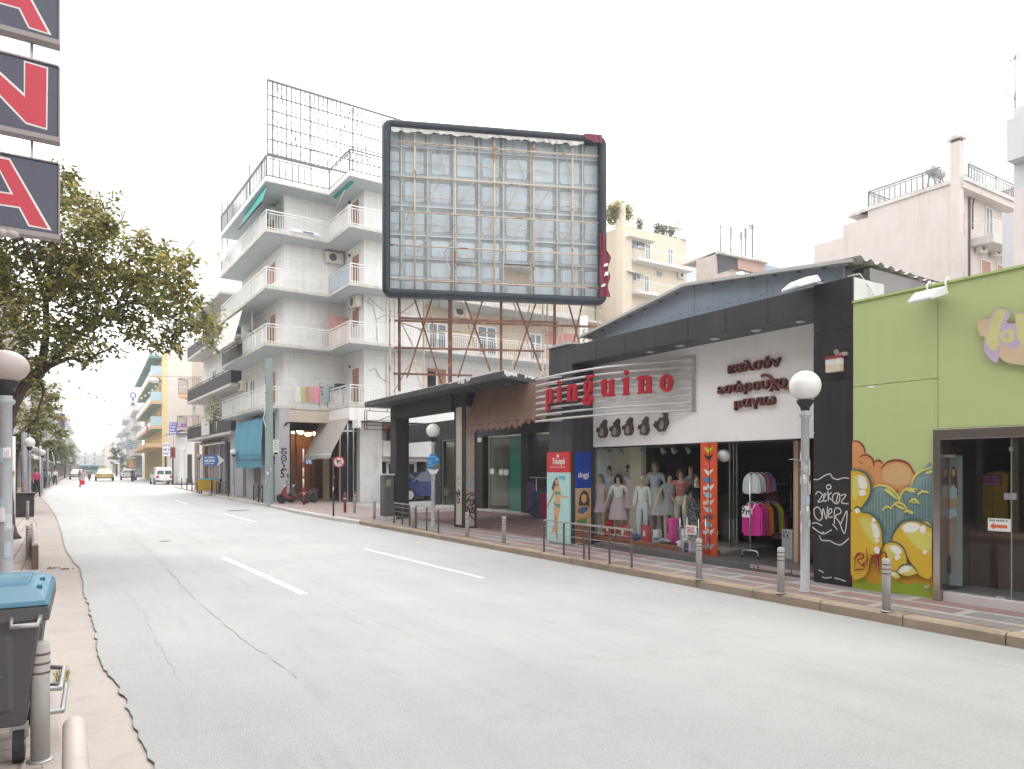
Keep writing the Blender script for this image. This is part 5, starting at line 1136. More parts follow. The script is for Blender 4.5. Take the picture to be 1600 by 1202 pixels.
# torn vinyl left on the frame
m = MB(M['paper']); rr = random.Random(5); n_ = 60; vv = []
for i in range(n_+1):
 u = lerp(IU0+.02,IU1-.5,i/n_); d = .05+.07*rr.random()*(1.4 if i < 3 or i > 40 else 1)
 vv += [FBB.P(u,IZ1+.02,.1),FBB.P(u,IZ1-d,.05+rr.uniform(-.03,.03))]
m.add(vv,[(2*i,2*i+1,2*i+3,2*i+2) for i in range(n_)])
m.build('torn_paper',bb)
m = MB(M['maroon']); vv = []; n_ = 14
ut = FBB.U(912,.2)
for i in range(n_+1): u = lerp(ut,IU1+.06,i/n_); vv += [FBB.P(u,zb1-.02,.19),FBB.P(u,zb1-.1,.2+.02*math.sin(i*1.7)),FBB.P(u,zb1-.13-.14*min(1,i/8)-.03*rr.random(),.2)]
m.add(vv,[(3*i+j,3*i+j+1,3*i+4+j,3*i+3+j) for i in range(n_) for j in range(2)]); m.build('torn_vinyl',bb,smooth=False); m = MB(M['maroon'])
vv = []; n_ = 16; zt2,zb2 = FBB.Z(940,366,.2),FBB.Z(940,464,.2)
for i in range(n_+1):
 z = lerp(zt2,zb2,i/n_); w_ = lerp(.12,.3,min(1,i/6)); L0 = IU1-.02
 for j in range(7): vv.append(FBB.P(L0+w_*j/6+rr.uniform(-.01,.01)+(.05*math.sin(i*1.3) if j == 6 else 0),z-.08*j/6*0+(.06*(6-j)/6 if i == 0 else 0),.2+.035*math.sin(j*1.9+i*.4)))
m.add(vv,[(7*i+j,7*i+j+1,7*i+8+j,7*i+7+j) for i in range(n_) for j in range(6)])
m.build('torn_vinyl',bb,smooth=False)
m = MB(M['paper']); u0 = IU1
for (a,b,c,d) in ((.0,.62,.14,.5),(.1,1.0,.28,.84),(.08,1.25,.3,1.12)): m.fpoly(FBB,[(u0+a,zb0+c*.0+d),(u0+a+.13,zb0+d+.03),(u0+a+.15,zb0+b),(u0+a+.04,zb0+b-.04)],.245,.25)
m.build('vinyl_print',bb)
# scaffold under it: front posts and rails, crossed braces and a paler row behind
FSc = Frame((bA.x,bA.y),angB); oS = -.12
def S(px,py,o=oS): return FSc.P(*FSc.uz(px,py,o),o)
zr_ = zc1+.02
for px,wd_ in ((624,.07),(703.5,.1),(783,.07),(866.5,.075)):
 u = FSc.U(px,oS); MB(M['rust']).bar(FSc.P(u,zr_,oS),FSc.P(u,zb0+.1,oS),wd_).build('scaffold_post',bb)
for a,b in (((616,501),(935,511)),((626,497.5),(872,504)),((616,543.5),(850,549)),((615,584),(738,587))):
 MB(M['rust']).bar(S(*a,oS+.07),S(*b,oS+.07),.055).build('scaffold_rail',bb)
m = MB(M['rust'])
for a,b in (((648,468),(690,600)),((675,468),(636,590)),((727,470),(766,580)),((754,470),(716,590)),((807,471),(846,580)),((838,471),(803,578)),((888,473),(906,540)),((910,473),(894,545))): m.bar(S(*a,oS+.02),S(*b,oS+.02),.045)
m.build('cross_brace',bb)
m = MB(M['rustl']); o2 = -1.5
for px in (609,662,855,848,934): u = FSc.U(px,o2); m.bar(FSc.P(u,zr_,o2),FSc.P(u,zb0+.4,o2),.05)
for a,b in (((628,505),(661,516)),((626,503),(645,540)),((626,559),(660,573)),((641,567),(615,613)),((646,567),(658,605)),((626,490),(655,468)),((816,521),(800,573)),((820,521),(834,568)),((760,520),(816,521)),((672,470),(680,545)),((687,470),(684,485)),((720,472),(742,540)),((803,474),(811,500)),((828,476),(822,500)),((878,500),(870,540)),((886,500),(876,540)),((870,500),(884,545)),((655,517),(780,521))): m.bar(S(*a,-.8),S(*b,-.8),.04)
m.build('back_brace',bb)
m = MB(M['plaster']); a = FSc.P(FSc.U(912,-2.2),zc1,-2.2); m.pipe([a,a+Vector((0,0,2.9))],.13,12); m.build('white_post',bb)
m = MB(solid('graffiti_redmark',(.5,.08,.06)));
FSp = Frame((a.x-.14*CS*0,a.y),-YAW*57.3)
for k in range(4): u = .02*(-1)**k; m.stroke(FSp,[(-.06+u,6.45-k*.16),(.06,6.5-k*.16),(-.05,6.4-k*.16),(.05+u,6.36-k*.16)],.03,.136+.001*k)
m.build('red_scrawl',bb)

# ------------------------------------------------------------ shared facade pieces
def ac_unit(F,u,z,o,label,w_=.8,h=.56,d=.3,mat='acw'):
 t = empty('air_conditioner',F.P(u,z,o+d/2),label,'air conditioner','air conditioner units on facades and balconies')
 MB(M[mat]).fbox(F,u-w_/2,u+w_/2,z,z+h,o+.05,o+.05+d).build('casing',t,bevel=.02)
 c = F.P(u-.12*w_,z+h/2,o+.05+d); MB(solid('ac_grille',(.12,.11,.1))).lathe(tuple(c),[(h*.38,.001),(h*.38,.012)],20,False,tuple(F.n)).build('fan_grille',t)
 m = MB(M['railw']); m.fbox(F,u-w_/2+.05,u-w_/2+.09,z-.05,z-.002,o,o+d).fbox(F,u+w_/2-.09,u+w_/2-.05,z-.05,z-.002,o,o+d); m.build('bracket',t)
 return t
def rail_path(parent,pts,z,h,mat,step=.13,bw=.02,top=.05,solidp=None,name='railing',low=True):
 m = MB(M[mat]); pts = [Vector((p[0],p[1],0)) for p in pts]; up = Vector((0,0,1))
 for a,b in zip(pts,pts[1:]):
  a1,b1 = a+up*(z+h),b+up*(z+h); m.bar(a1,b1,top)
  m.bar(a+up*(z+h-.13),b+up*(z+h-.13),top*.6)
  if low: m.bar(a+up*(z+.07),b+up*(z+.07),top*.7)
  n_ = max(1,int((b-a).length/step))
  for i in range(n_+1):
   q = a.lerp(b,i/n_); big = i % 10 == 0; w2 = bw*(1.7 if big else 1); d = (b-a).normalized()*w2; s_ = Vector((-d.y,d.x,0))
   m.obox(q-d/2-s_/2+up*z,d,s_,up*(h-.02 if big else h-.13))
  if solidp:
   m.use(M[solidp]); d = (b-a).normalized(); s_ = Vector((-d.y,d.x,0))*.012; m.obox(a+up*(z+.1)-s_/2,(b-a),s_,up*(h-.22)); m.use(M[mat])
 return m.build(name,parent)
def window(F,u0,u1,z0,z1,o,parent,frame='white',pane='pane',fr=.06,mull=1,name='window',label=None,dp=.05):
 m = MB(M[frame]); m.fbox(F,u0,u0+fr,z0,z1,o-.04,o+dp).fbox(F,u1-fr,u1,z0,z1,o-.04,o+dp).fbox(F,u0+fr,u1-fr,z1-fr,z1,o-.04,o+dp-.002).fbox(F,u0+fr,u1-fr,z0,z0+fr,o-.04,o+dp-.002)
 for k in range(mull): c = lerp(u0,u1,(k+1)/(mull+1)); m.fbox(F,c-fr*.5,c+fr*.5,z0+fr,z1-fr,o-.038,o+dp-.004)
 w_ = m.build(name,parent); MB(M[pane]).fbox(F,u0+fr,u1-fr,z0+fr,z1-fr,o-.02,o+.006).build('pane',w_)
 if label: w_['label'] = label
 return w_
def door_shutter(F,u0,u1,z0,z1,o,parent,mat='shutter',gap=.0):
 m = MB(M['railw']).fbox(F,u0-.06,u0-.002,z0,z1+.06,o-.02,o+.03).fbox(F,u1+.002,u1+.06,z0,z1+.06,o-.02,o+.03).fbox(F,u0-.002,u1+.002,z1+.002,z1+.06,o-.02,o+.03); w_ = m.build('balcony_door',parent)
 m = MB(M[mat]); n_ = max(4,int((z1-z0)/.09)); zz = z0+gap
 while zz < z1-.02: m.fbox(F,u0,u1,zz,min(zz+.075,z1),o-.02,o+.012); zz += .085
 m.build('shutter',w_)
 if gap: MB(M['pane']).fbox(F,u0,u1,z0,z0+gap-.01,o-.03,o-.01).build('pane',w_)
 return w_
# ------------------------------------------------------------ corner apartment building
A = PD(415,734,34.5); RT = 1.8
KS = Frame((A.x,A.y),-90+RT); KT = Frame((A.x,A.y),RT)
def W(e,s,z): return KT.P(e,z,-s)
b_ = KT.U(513.5); c_ = KS.U(546,-b_); Ls = -KS.U(344); De = KT.U(914,c_); wi = 1.25
print('corner building b,c,L,D',b_,c_,Ls,De)
zs = [KT.Z(415,y) for y in (638,540,451,362,283)]
th = .17
ap = empty('apartment_building',W(6,4,SW),'white five storey corner apartment block with zigzag balconies and white railings','building')
plan = [(wi,Ls-.02),(wi,wi),(b_+wi,wi),(b_+wi,-c_+wi),(De,-c_+wi),(De,Ls-.02)]
e2_ = KT.U(662,c_-wi)
def wall_plan(pl,z0,z1,mat,name):
 return MB(M[mat]).prism([W(e,s,z0) for e,s in pl],(0,0,z1-z0)).build(name,ap)
planu = [(wi,Ls-.02),(wi,wi),(b_+wi,wi),(b_+wi,-c_+wi),(e2_,-c_+wi),(e2_,-c_+wi+.5),(De,-c_+wi+.5),(De,Ls-.02)]
for i in range(4): wall_plan(planu,zs[i]+th+.001,zs[i+1]-.001,'panel','wall')
m = MB(M['beige']); m.prism([W(e,s,zs[0]+th+2.9) for e,s in [(e2_+.02,-c_+wi+.5),(De-.01,-c_+wi+.5),(De-.01,-c_+wi+.48),(e2_+.02,-c_+wi+.48)]],(0,0,zs[4]-zs[0]-th-2.95)).build('painted_wall',ap)
# balcony slabs
for i in range(5):
 mt = M['slab'] if i < 4 else M['plaster']
 lf = Ls if i in (4,3,2) else Ls-.3
 sp_ = [(0,lf),(0,0),(b_,0),(b_,-c_),(De,-c_),(De,1),(wi+2,1+wi),(wi+2,lf)]
 t_ = th if i < 4 else .26
 m = MB(mt).prism([W(e,s,zs[i]+.02) for e,s in sp_],(0,0,t_-.02)); sl = m.build('balcony_slab',ap,bevel=.01)
 MB(M['soffit']).prism([W(e,s,zs[i]) for e,s in [(.06,lf-.06),(.06,.06),(b_+.06,.06),(b_+.06,-c_+.06),(De-.1,-c_+.06),(De-.1,1),(wi+2,1+wi),(wi+2,lf-.06)]],(0,0,.0195)).build('soffit',sl)
 if i < 4:
  zz = zs[i]+th
  pts = [W(.05,lf-.05,0),W(.05,.05,0),W(b_+.05,.05,0),W(b_+.05,-c_+.05,0),W(De-.05,-c_+.05,0)]
  if i == 1:
   rail_path(ap,[W(.05,Ls*.47,0)]+pts[1:],zz,.92,'railw'); rail_path(ap,[pts[0],W(.05,Ls*.48,0)],zz,.85,'raild',.2,.02,.04,'raild')
  else: rail_path(ap,pts,zz,.92,'railw' if i != 2 else 'railw',.13 if i else .15)
  if i == 2: rail_path(ap,[pts[2]+Vector((0,0,0)),pts[3]],zz,.93,'railb',.13,.022,.052)
 else:
  rail_path(ap,[W(.05,lf-.05,0),W(.05,.05,0),W(b_+.05,.05,0),W(b_+.05,-c_+.05,0),W(De-.05,-c_+.05,0)],zs[4]+.26,1.05,'railg',.3,.035,.06,None,'roof_railing')
MB(M['plaster']).prism([W(e,s,zs[4]+.26) for e,s in [(wi+.5,Ls-1),(wi+.5,wi+1.5),(b_+wi+3,wi+1.5),(b_+wi+3,Ls-1)]],(0,0,.15)).build('roof_deck',ap)
# doors on the walls that face the street and on the notch
NW = -(b_+wi)
for i in range(4):
 z0 = zs[i]+th
 u0,u1 = KS.U(551,NW),KS.U(561.5,NW); door_shutter(KS,u0,u1,z0+.02,z0+2.05,NW,ap,'shutter',.0 if i != 1 else 1.2)
 c = KS.P(KS.U(547.5,NW),z0+2.25,NW); MB(M['raild']).ball(tuple(c+KS.n*.05),.07,10,8).build('wall_lamp',ap)
 ua,ub = KS.U(420,-wi),KS.U(431,-wi); door_shutter(KS,ua,ub,z0+.02,z0+2.05,-wi,ap,'shutter',1.0 if i == 2 else 0)
 for k in range(2): ua = -Ls*(.42+.3*k); window(KS,ua-.6,ua+.5,z0+.02 if k else z0+.9,z0+2.1,-wi,ap,'white','pane',.06,1,'balcony_door' if k else 'window')
# beige wing along the side street: french windows, shutter, vent covers
oB = c_-wi-.48
for (x0,y0,x1,y1) in ((668,503,698,546),(745,508,775.5,556),(826,520,846,560)):
 (u0,z1),(u1,z0) = KT.uz(x0,y0,oB),KT.uz(x1,y1,oB); z0 = zs[1]+th+.01
 w_ = window(KT,u0,u1,z0,z1,oB+.0,ap,'white','pane',.09,1,'french_window'); m = MB(M['raild'])
 for k in range(11): q = lerp(u0+.1,u1-.1,k/10); m.fbox(KT,q-.01,q+.01,z0+.1,z0+.8,oB+.06,oB+.075)
 m.fbox(KT,u0+.08,u1-.08,z0+.8,z0+.83,oB+.058,oB+.08); m.build('guard_bars',w_)
(u0,z1),(u1,z0) = KT.uz(668,580,c_-wi-.5),KT.uz(696,604,c_-wi-.5); m = MB(M['shutter']).fbox(KT,u0,u1,z1,z1+.15,c_-wi-.5,c_-wi-.4); m.use(M['dark']).fbox(KT,u0,lerp(u0,u1,.45),zs[0]+th,z1,c_-wi-.5,c_-wi-.47); m.use(M['white']).fbox(KT,lerp(u0,u1,.45),lerp(u0,u1,.5),zs[0]+th,z1,c_-wi-.5,c_-wi-.46); m.use(M['shutter']).fbox(KT,lerp(u0,u1,.6),u1,zs[0]+th,z1,c_-wi-.5,c_-wi-.455); m.build('balcony_door',ap)
ac_unit(KT,KT.U(717,oB),KT.Z(717,497,oB),oB,'white air conditioner on the beige wall behind the billboard scaffold',1.0,.66,.3)
(u0,z1),(u1,z0) = KT.uz(853,517,oB),KT.uz(900,560,oB); MB(solid('pink_curtain',(.5,.25,.22))).fbox(KT,u0,u1,zs[1]+th,z1,oB,oB+.05).build('pink_shutter',ap)
# downpipes and cables on the white wall
m = MB(M['plaster'])
for px in (604,617): u = KT.U(px,c_-wi); m.pipe([KT.P(u,zs[0],c_-wi+.06),KT.P(u,zs[4],c_-wi+.06)],.04,8)
m.build('downpipe',ap)
m = MB(M['steel'])
for pts in ([(570,470),(583,478),(588,500),(590,545)],[(590,498),(600,493),(640,496)],[(575,465),(598,485),(640,490)],[(577,580),(586,575),(594,590),(610,600)]):
 q = [KT.P(*KT.uz(x,y,c_-wi+.03),c_-wi+.03) for x,y in pts]; m.pipe(q,.015,6)
m.build('wall_cable',ap)
# ground floor
cu0,cu1 = KT.U(436.5,.25),KT.U(452.5,.25); fz = zs[0]
lil = pm('grey_lilac_paint',(.42,.42,.44),.75,.08,2,stain=.3,grime=.2)
m = MB(lil).prism([W(e,s,SW) for e,s in [(cu0,-.25),(cu1,-.25),(cu1,.5),(cu0,.5)]],(0,0,fz-SW-.003)); co = m.build('column',ap,bevel=.01)
PK = solid('sign_black',(.02,.02,.022),.5)
ucol = (cu0+cu1)/2
for k,ch in enumerate('ΡΟΛΟΓΙΑ'): text(ch,.175,KT.mat(ucol-.03,KT.Z(446,702.5+k*5.15,.25),.252),PK,'lettering',co,.006,.009,'CENTER',2.4)
text('5',.56,KT.mat(ucol-.1,KT.Z(443,741,.25),.252),PK,'lettering',co,.006,.012,'CENTER',.85); text('c',.4,KT.mat(ucol+.17,KT.Z(449,742.5,.25),.252),PK,'lettering',co,.006,.012,'CENTER',.7)
m = MB(PK); p0 = KT.P(ucol+.05,KT.Z(448,662,.25),.25); m.pipe([p0,p0+KT.n*.12+KT.u*.12+Vector((0,0,.05)),p0+KT.n*.14-KT.u*.1+Vector((0,0,-.12))],.04,8); m.build('spot_bracket',co)
m = MB(M['beige']).prism([W(e,s,fz-.62) for e,s in [(cu1+.002,-.05),(b_+.05,-.05),(b_+.05,.25),(cu1+.002,.25)]],(0,0,.6)); m.build('lintel',ap)
m = MB(M['plaster']).prism([W(e,s,fz-.62) for e,s in [(b_,0),(b_,-c_),(De,-c_),(De,-c_+.3),(b_+.3,-c_+.3),(b_+.3,0)]],(0,0,.618)); m.build('fascia_beam',ap)
MB(pm('soffit_grey',(.2,.19,.19),.8)).prism([W(e,s,fz-.02) for e,s in [(wi,Ls-.1),(wi,wi),(cu1,.4),(De,.4),(De,8),(wi+8,Ls-.1)]],(0,0,.018)).build('arcade_ceiling',ap)
# watch shop: warm wooden interior behind glass, lit spots
ws = 2.0
m = MB(pm('warm_wood_panel',(.42,.16,.05),.5,.3,5)); m.prism([W(e,s,SW) for e,s in [(cu1-.1,ws+2),(b_+2.2,ws+2),(b_+2.2,ws+2.1),(cu1-.1,ws+2.1)]],(0,0,fz-.9))
for k in range(6): e_ = lerp(cu1,b_+1.9,k/5.); m.prism([W(a,s,SW) for a,s in [(e_,ws+1.7),(e_+.06,ws+1.7),(e_+.06,ws+2),(e_,ws+2)]],(0,0,2.9))
m.use(M['dark']).prism([W(e,s,fz-.95) for e,s in [(cu1,ws-.1),(b_+2.2,ws-.1),(b_+2.2,ws),(cu1,ws)]],(0,0,.9))
m.build('shop_interior',ap)
m = MB(M['wood'])
for k in range(5): e_ = lerp(cu1+.05,b_+1.6,k/4); m.prism([W(a,s,SW) for a,s in [(e_,ws),(e_+.07,ws),(e_+.07,ws+.06),(e_,ws+.06)]],(0,0,fz-1.1))
fr_ = m.build('shop_front',ap)
MB(M['glass']).prism([W(e,s,SW+.1) for e,s in [(cu1,ws+.02),(b_+1.7,ws+.02),(b_+1.7,ws+.03),(cu1,ws+.03)]],(0,0,fz-1.1)).build('pane',fr_)
lm = emat('warm_lamp',(1,.75,.4),6)
for k,(px,py) in enumerate([(466,674),(476,672),(485,671),(494,670),(458,676),(481,679),(490,678),(470,676)]):
 q = KT.P(*KT.uz(px,py,-ws-.5),-ws-.5); m = MB(lm).ball(tuple(q),.07 if k < 5 else .12,10,6,(1.4,1,.8)); m.build('shop_lamp',ap)
m = MB(M['pane']); m.prism([W(e,s,fz-.55) for e,s in [(cu1+.35,.3),(cu1+1.0,.3),(cu1+1.0,.33),(cu1+.35,.33)]],(0,0,.3)); m.build('vent_window',ap)
# shop facing the street under the beige awning, the white pier, and the shops along the side street
oN = -(b_+.35)
m = MB(pm('cream_shop_jamb',(.6,.52,.36),.7)); ua,ub = KS.U(505,oN),KS.U(512,oN); m.fbox(KS,ua,ub,SW,fz-.6,oN-.1,oN+.02); m.build('shop_jamb',ap)
px0,px1 = KT.U(562.5,c_-wi+.25),KT.U(597,c_-wi+.25)
m = MB(M['plaster']).prism([W(e,s,SW) for e,s in [(px0,-c_+wi-.25),(px1,-c_+wi-.25),(px1,-c_+wi+.6),(px0,-c_+wi+.6)]],(0,0,fz-SW-.62)); m.build('pier',ap)
m = MB(M['chrome']); oo = c_-wi-.2
for px in (531,543,552,561): u = KT.U(px,oo); m.fbox(KT,u-.03,u+.03,SW,fz-.62,oo-.03,oo+.03)
m.fbox(KT,KT.U(531,oo),px0,fz-1.1,fz-1.04,oo-.03,oo+.03); fr_ = m.build('shop_front',ap); MB(M['glassd']).fbox(KT,KT.U(531,oo),px0,SW+.1,fz-.65,oo-.01,oo).build('pane',fr_)
m = MB(solid('shop_display_white',(.6,.58,.54))); u0,u1 = KT.U(546,oo-.4),KT.U(559,oo-.4); m.fbox(KT,u0,u1,SW+.3,SW+1.0,oo-.6,oo-.4).fbox(KT,u0,u0+.08,SW+1.0,SW+2.3,oo-.5,oo-.42).fbox(KT,u1-.08,u1,SW+1.0,SW+2.3,oo-.5,oo-.42); m.use(solid('display_red',(.4,.1,.06))).fbox(KT,u0+.1,u1-.1,SW+.5,SW+.8,oo-.4,oo-.38); m.build('shop_display',ap)
m = MB(M['darkint']); m.prism([W(e,s,SW) for e,s in [(b_+.6,4),(De,4),(De,4.1),(b_+.6,4.1)]],(0,0,fz-SW)); m.prism([W(e,s,SW) for e,s in [(px1+.3,1),(px1+.4,1),(px1+.4,4),(px1+.3,4)]],(0,0,fz-SW)); m.build('interior_wall',ap)
om = c_-wi-.1                                  # side street ground floor right of the pier
zq0,zq1,zq2 = KT.Z(620,714,om),KT.Z(620,690,om),KT.Z(620,676,om)
m = MB(M['plaster']); m.fbox(KT,px1+.01,De,zq0,zq1,om-.3,om+.5).fbox(KT,px1+.01,De,zq1+.002,zq2,om-.3,om-.05); m.use(M['slab']).fbox(KT,px1+.01,De,zq0-.25,zq0-.003,om-.3,om+.3)
m.build('shop_band',ap)
m = MB(M['white']);
for (x0,x1) in ((604,622),(636,651)):
 u0,u1 = KT.U(x0,om-.2),KT.U(x1,om-.2); z1 = KT.Z(640,722,om-.2); m.fbox(KT,u0,u0+.12,SW,z1-.12,om-.3,om-.2).fbox(KT,u1-.12,u1,SW,z1-.12,om-.3,om-.2).fbox(KT,u0,u1,z1-.12,z1,om-.3,om-.2)
m.build('door_frame',ap)
m = MB(solid('stock_red',(.5,.03,.03))); q = KT.P(KT.U(643.5,om-1.2),SW,om-1.2); m.box(q.x-.2,q.x+.2,q.y,q.y+.3,SW+.5,SW+1.35); m.use(M['beige']).fbox(KT,KT.U(665,om-1),KT.U(672,om-1),SW,zq0,om-1.3,om-1); m.build('shop_stock',ap)
m = MB(M['plaster']).fbox(KT,px1+.01,De,zq2+.002,fz-.6,om-.3,om-.06); m.build('upper_wall',ap)
m = MB(M['shutter']); u0,u1 = KT.U(598,om),KT.U(612,om); m.fbox(KT,u0,u1,KT.Z(605,676,om),KT.Z(605,661,om),om-.06,om+.02); m.use(M['pane']).fbox(KT,KT.U(634.5,om),KT.U(639,om),KT.Z(637,676,om),KT.Z(637,661,om),om-.06,om+.02); m.build('small_shutter',ap)
# beige awning over the shop that faces the street
aw = empty('awning',KS.P(KS.U(525,-b_),3.5,-b_+.5),'beige sloping awning over the corner shop entrance','awning')
(ua,za),(ub,zb_) = KS.uz(500,661,-b_+.02),KS.uz(546.5,652.5,-b_+.02); od = 1.0
va,vb = KS.uz(477,711,-b_+od),KS.uz(517,711,-b_+od)
m = MB(M['awnbeige']); n_ = 12; vv = []
for i in range(n_+1):
 f = i/n_; p = KS.P(lerp(ua,ub,f),(za+zb_)/2,-b_+.03); q = KS.P(lerp(va[0],vb[0],f),(va[1]+vb[1])/2,-b_+od); vv += [p,p.lerp(q,.5)+Vector((0,0,-.03)),q,q+Vector((0,0,-.2-.02*math.sin(i*2)))]
m.add(vv,[(4*i+j,4*i+j+1,4*i+5+j,4*i+4+j) for i in range(n_) for j in range(3)],True).build('cloth',aw)
MB(M['railw']).pipe([KS.P(va[0],(va[1]+vb[1])/2,-b_+od-.02),KS.P(vb[0],(va[1]+vb[1])/2,-b_+od-.02)],.025,8).build('front_rod',aw)
MB(M['white']).fbox(KS,KS.U(549,-b_),KS.U(558,-b_),KS.Z(552,669,-b_),KS.Z(552,656,-b_),-b_-.2,-b_-.05).build('roller_box',aw)
# blue drop awning on the street side
oba = -.35; FKb = KS
aw = empty('awning',KS.P(KS.U(390,oba),3,oba),'faded blue drop awning hanging from the first floor balcony','awning')
(u0,z1),(u1,z1b) = KS.uz(369,662,oba),KS.uz(410.5,650,oba); z0 = KS.Z(390,731,oba)
m = MB(M['awnblue']); n_ = 16; vv = []
for i in range(n_+1):
 u = lerp(u0,u1,i/n_)
 for j in range(9): vv.append(KS.P(u,lerp(z1,z0,j/8)-.03*math.sin(i*.8)*(j > 5),oba+.03*math.sin(i*1.1+j*.4)+.05*math.sin(j*.4)))
m.add(vv,[(9*i+j,9*i+j+1,9*i+10+j,9*i+9+j) for i in range(n_) for j in range(8)],True).build('cloth',aw)
m = MB(M['awnblue'])
for k in (.72,.8): m.fbox(KS,u0,u1,lerp(z1,z0,k),lerp(z1,z0,k)+.035,oba+.07,oba+.1)
m.build('sewn_band',aw); MB(M['raild']).pipe([KS.P(u0,z0+.35,oba+.11),KS.P(u1,z0+.35,oba+.11)],.02,8).build('bottom_rod',aw)
# street side ground floor
m = MB(lil); og = -1.0
for (x0,x1) in ((361,381),(386,398),(409,421)): m.fbox(KS,KS.U(x0,og),KS.U(x1,og),SW,fz-.01,og-.5,og+.05)
m.fbox(KS,-Ls,KS.U(425,og),fz-.5,fz-.02,og-.5,og-.0); m.build('street_pier',ap)
m = MB(M['darkint']); m.fbox(KS,-Ls,KS.U(436,og),SW,fz-.5,og-.6,og-.52); m.use(M['wood']).fbox(KS,KS.U(397.5,og),KS.U(410,og),SW,fz-.5,og-.5,og-.4); m.use(M['beige']).fbox(KS,KS.U(424,og-.2),KS.U(435,og-.2),KS.Z(430,690,og),KS.Z(430,666,og),og-.5,og-.35); m.build('street_shop_front',ap)
# roof lattice for a missing advert
ra = empty('roof_lattice',W(4,2,zs[4]+.4),'tall bare lattice of thin rods for a missing advert on the corner roof','sign structure')
oL = -.9; q = lambda x,y,o=oL: KT.P(*KT.uz(x,y,o),o)
uL0,uL1 = KT.U(418,oL),KT.U(640,oL); zt_,zb2 = KT.Z(418,125,oL),KT.Z(418,240,oL)
m = MB(M['railg'])
n_ = 33
for i in range(n_+1):
 u = lerp(uL0,uL1,i/n_); m.pipe([KT.P(u,zb2,oL),KT.P(u,zt_,oL)],.03,5)
 for k in range(7): zz = lerp(zb2,zt_,(k+.2+.35*(i % 2))/7); m.fbox(KT,u-.035,u+.035,zz-.035,zz+.035,oL-.02,oL+.02)
m.build('rod',ra)
m = MB(M['railg'])
for k in range(6): zz = lerp(zb2,zt_,k/5); m.bar(KT.P(uL0,zz,oL),KT.P(uL1,zz,oL),.08 if k in (0,5) else .05)
m.build('cross_rail',ra)
m = MB(M['railw'])
for px in (427,486,551,600): u = KT.U(px,oL-.15); m.bar(KT.P(u,zs[4]+.4,oL-.15),KT.P(u,zt_-.05,oL-.15),.09); m.bar(KT.P(u+.5,zs[4]+.4,oL-1.6),KT.P(u,lerp(zb2,zt_,.7),oL-.2),.05)
m.build('post',ra)
m = MB(M['raild'])
for a,b in (((433,133),(470,245)),((551,168),(508,262)),((551,168),(576,250)),((522,228),(540,235))): m.pipe([q(*a),q(*b)],.02,5)
m.build('brace',ra)
m = MB(M['railw']); m.bar(q(478,229,oL+.12),q(580,252,oL+.12),.14); m.use(M['steel']); m.bar(q(482,225,oL+.2),q(580,247,oL+.2),.04); m.build('lamp_batten',ra)
m = MB(M['steel'])
for px,y0,y1 in ((347,297,345),(355,305,350),(390,258,320)):
 u,z1 = KS.uz(px,y0,-.8); tag(MB(M['railg']).pipe([KS.P(u,zs[4]+.2,-.8),KS.P(u,z1,-.8)],.03,6).build('antenna_pole',loc=KS.P(u,zs[4]+.2,-.8)),{347: 'thin antenna pole at the far end of the corner roof',355: 'second thin pole near the far end of the corner roof',390: 'tallest thin pole on the street side of the corner roof'}[px],'antenna')
def dish(F,px,py,o,r_,label,base_z=None):
 c = F.P(*F.uz(px,py,o),o); t = empty('satellite_dish',c-Vector((0,0,r_+.3)),label,'satellite dish'); ax = Vector((-.75,-.6,.35))
 MB(M['acw']).lathe(tuple(c),[(r_*k/6,r_*.3*(k/6)**2) for k in range(1,7)]+[(r_*.96,r_*.27),(r_*.5,r_*.1),(.02,.03)],22,True,tuple(ax)).build('reflector',t)
 m = MB(M['steel']).pipe([c-Vector((0,0,r_+.3)),c],.03,6); m.pipe([c-Vector((0,0,r_*.8)),c+ax.normalized()*r_*.8],.014,6); m.ball(tuple(c+ax.normalized()*r_*.8),.05,8,6); m.build('mast',t)
dish(KS,346.5,402,.15,.42,'round satellite dish at the end of the top balcony')
# things on the balconies
ac_unit(KT,KT.U(520,-wi),zs[2]+th+1.95,-wi,'cream air conditioner hanging high on the fourth level notch wall',.95,.55)
ac_unit(KS,KS.U(561,NW),zs[1]+th+2.05,NW,'cream air conditioner beside the pink sheet balcony',1.0,.55)
ac_unit(KS,KS.U(429,-wi),zs[3]+th+1.45,-wi,'rusty dark cornered air conditioner under the top slab',.8,.6)
ac_unit(KS,KS.U(384,-wi),zs[0]+th+1.6,-wi,'air conditioner above the first floor street balcony',.8,.6)
def cloth_item(F,x0,x1,y0,y1,o,mat_,label,cat,name,wav=.03):
 (u0,z1),(u1,z0) = F.uz(x0,y0,o),F.uz(x1,y1,o); m = MB(mat_); n_ = 12; vv = []
 for i in range(n_+1):
  u = lerp(u0,u1,i/n_)
  for j in range(4): vv.append(F.P(u,lerp(z1,z0,j/3)+.02*math.sin(i),o+wav*math.sin(i*1.6+j*.5)))
 m.add(vv,[(4*i+j,4*i+j+1,4*i+5+j,4*i+4+j) for i in range(n_) for j in range(3)],True)
 return tag(m.build(name,loc=F.P((u0+u1)/2,z0,o)),label,cat)
cloth_item(KT,513.5,545,493,546,-.45,pm('pink_sheet',(.55,.3,.27),.85,.06),'pink sheet screening the balcony notch on the second floor','cloth','balcony_sheet',.02)
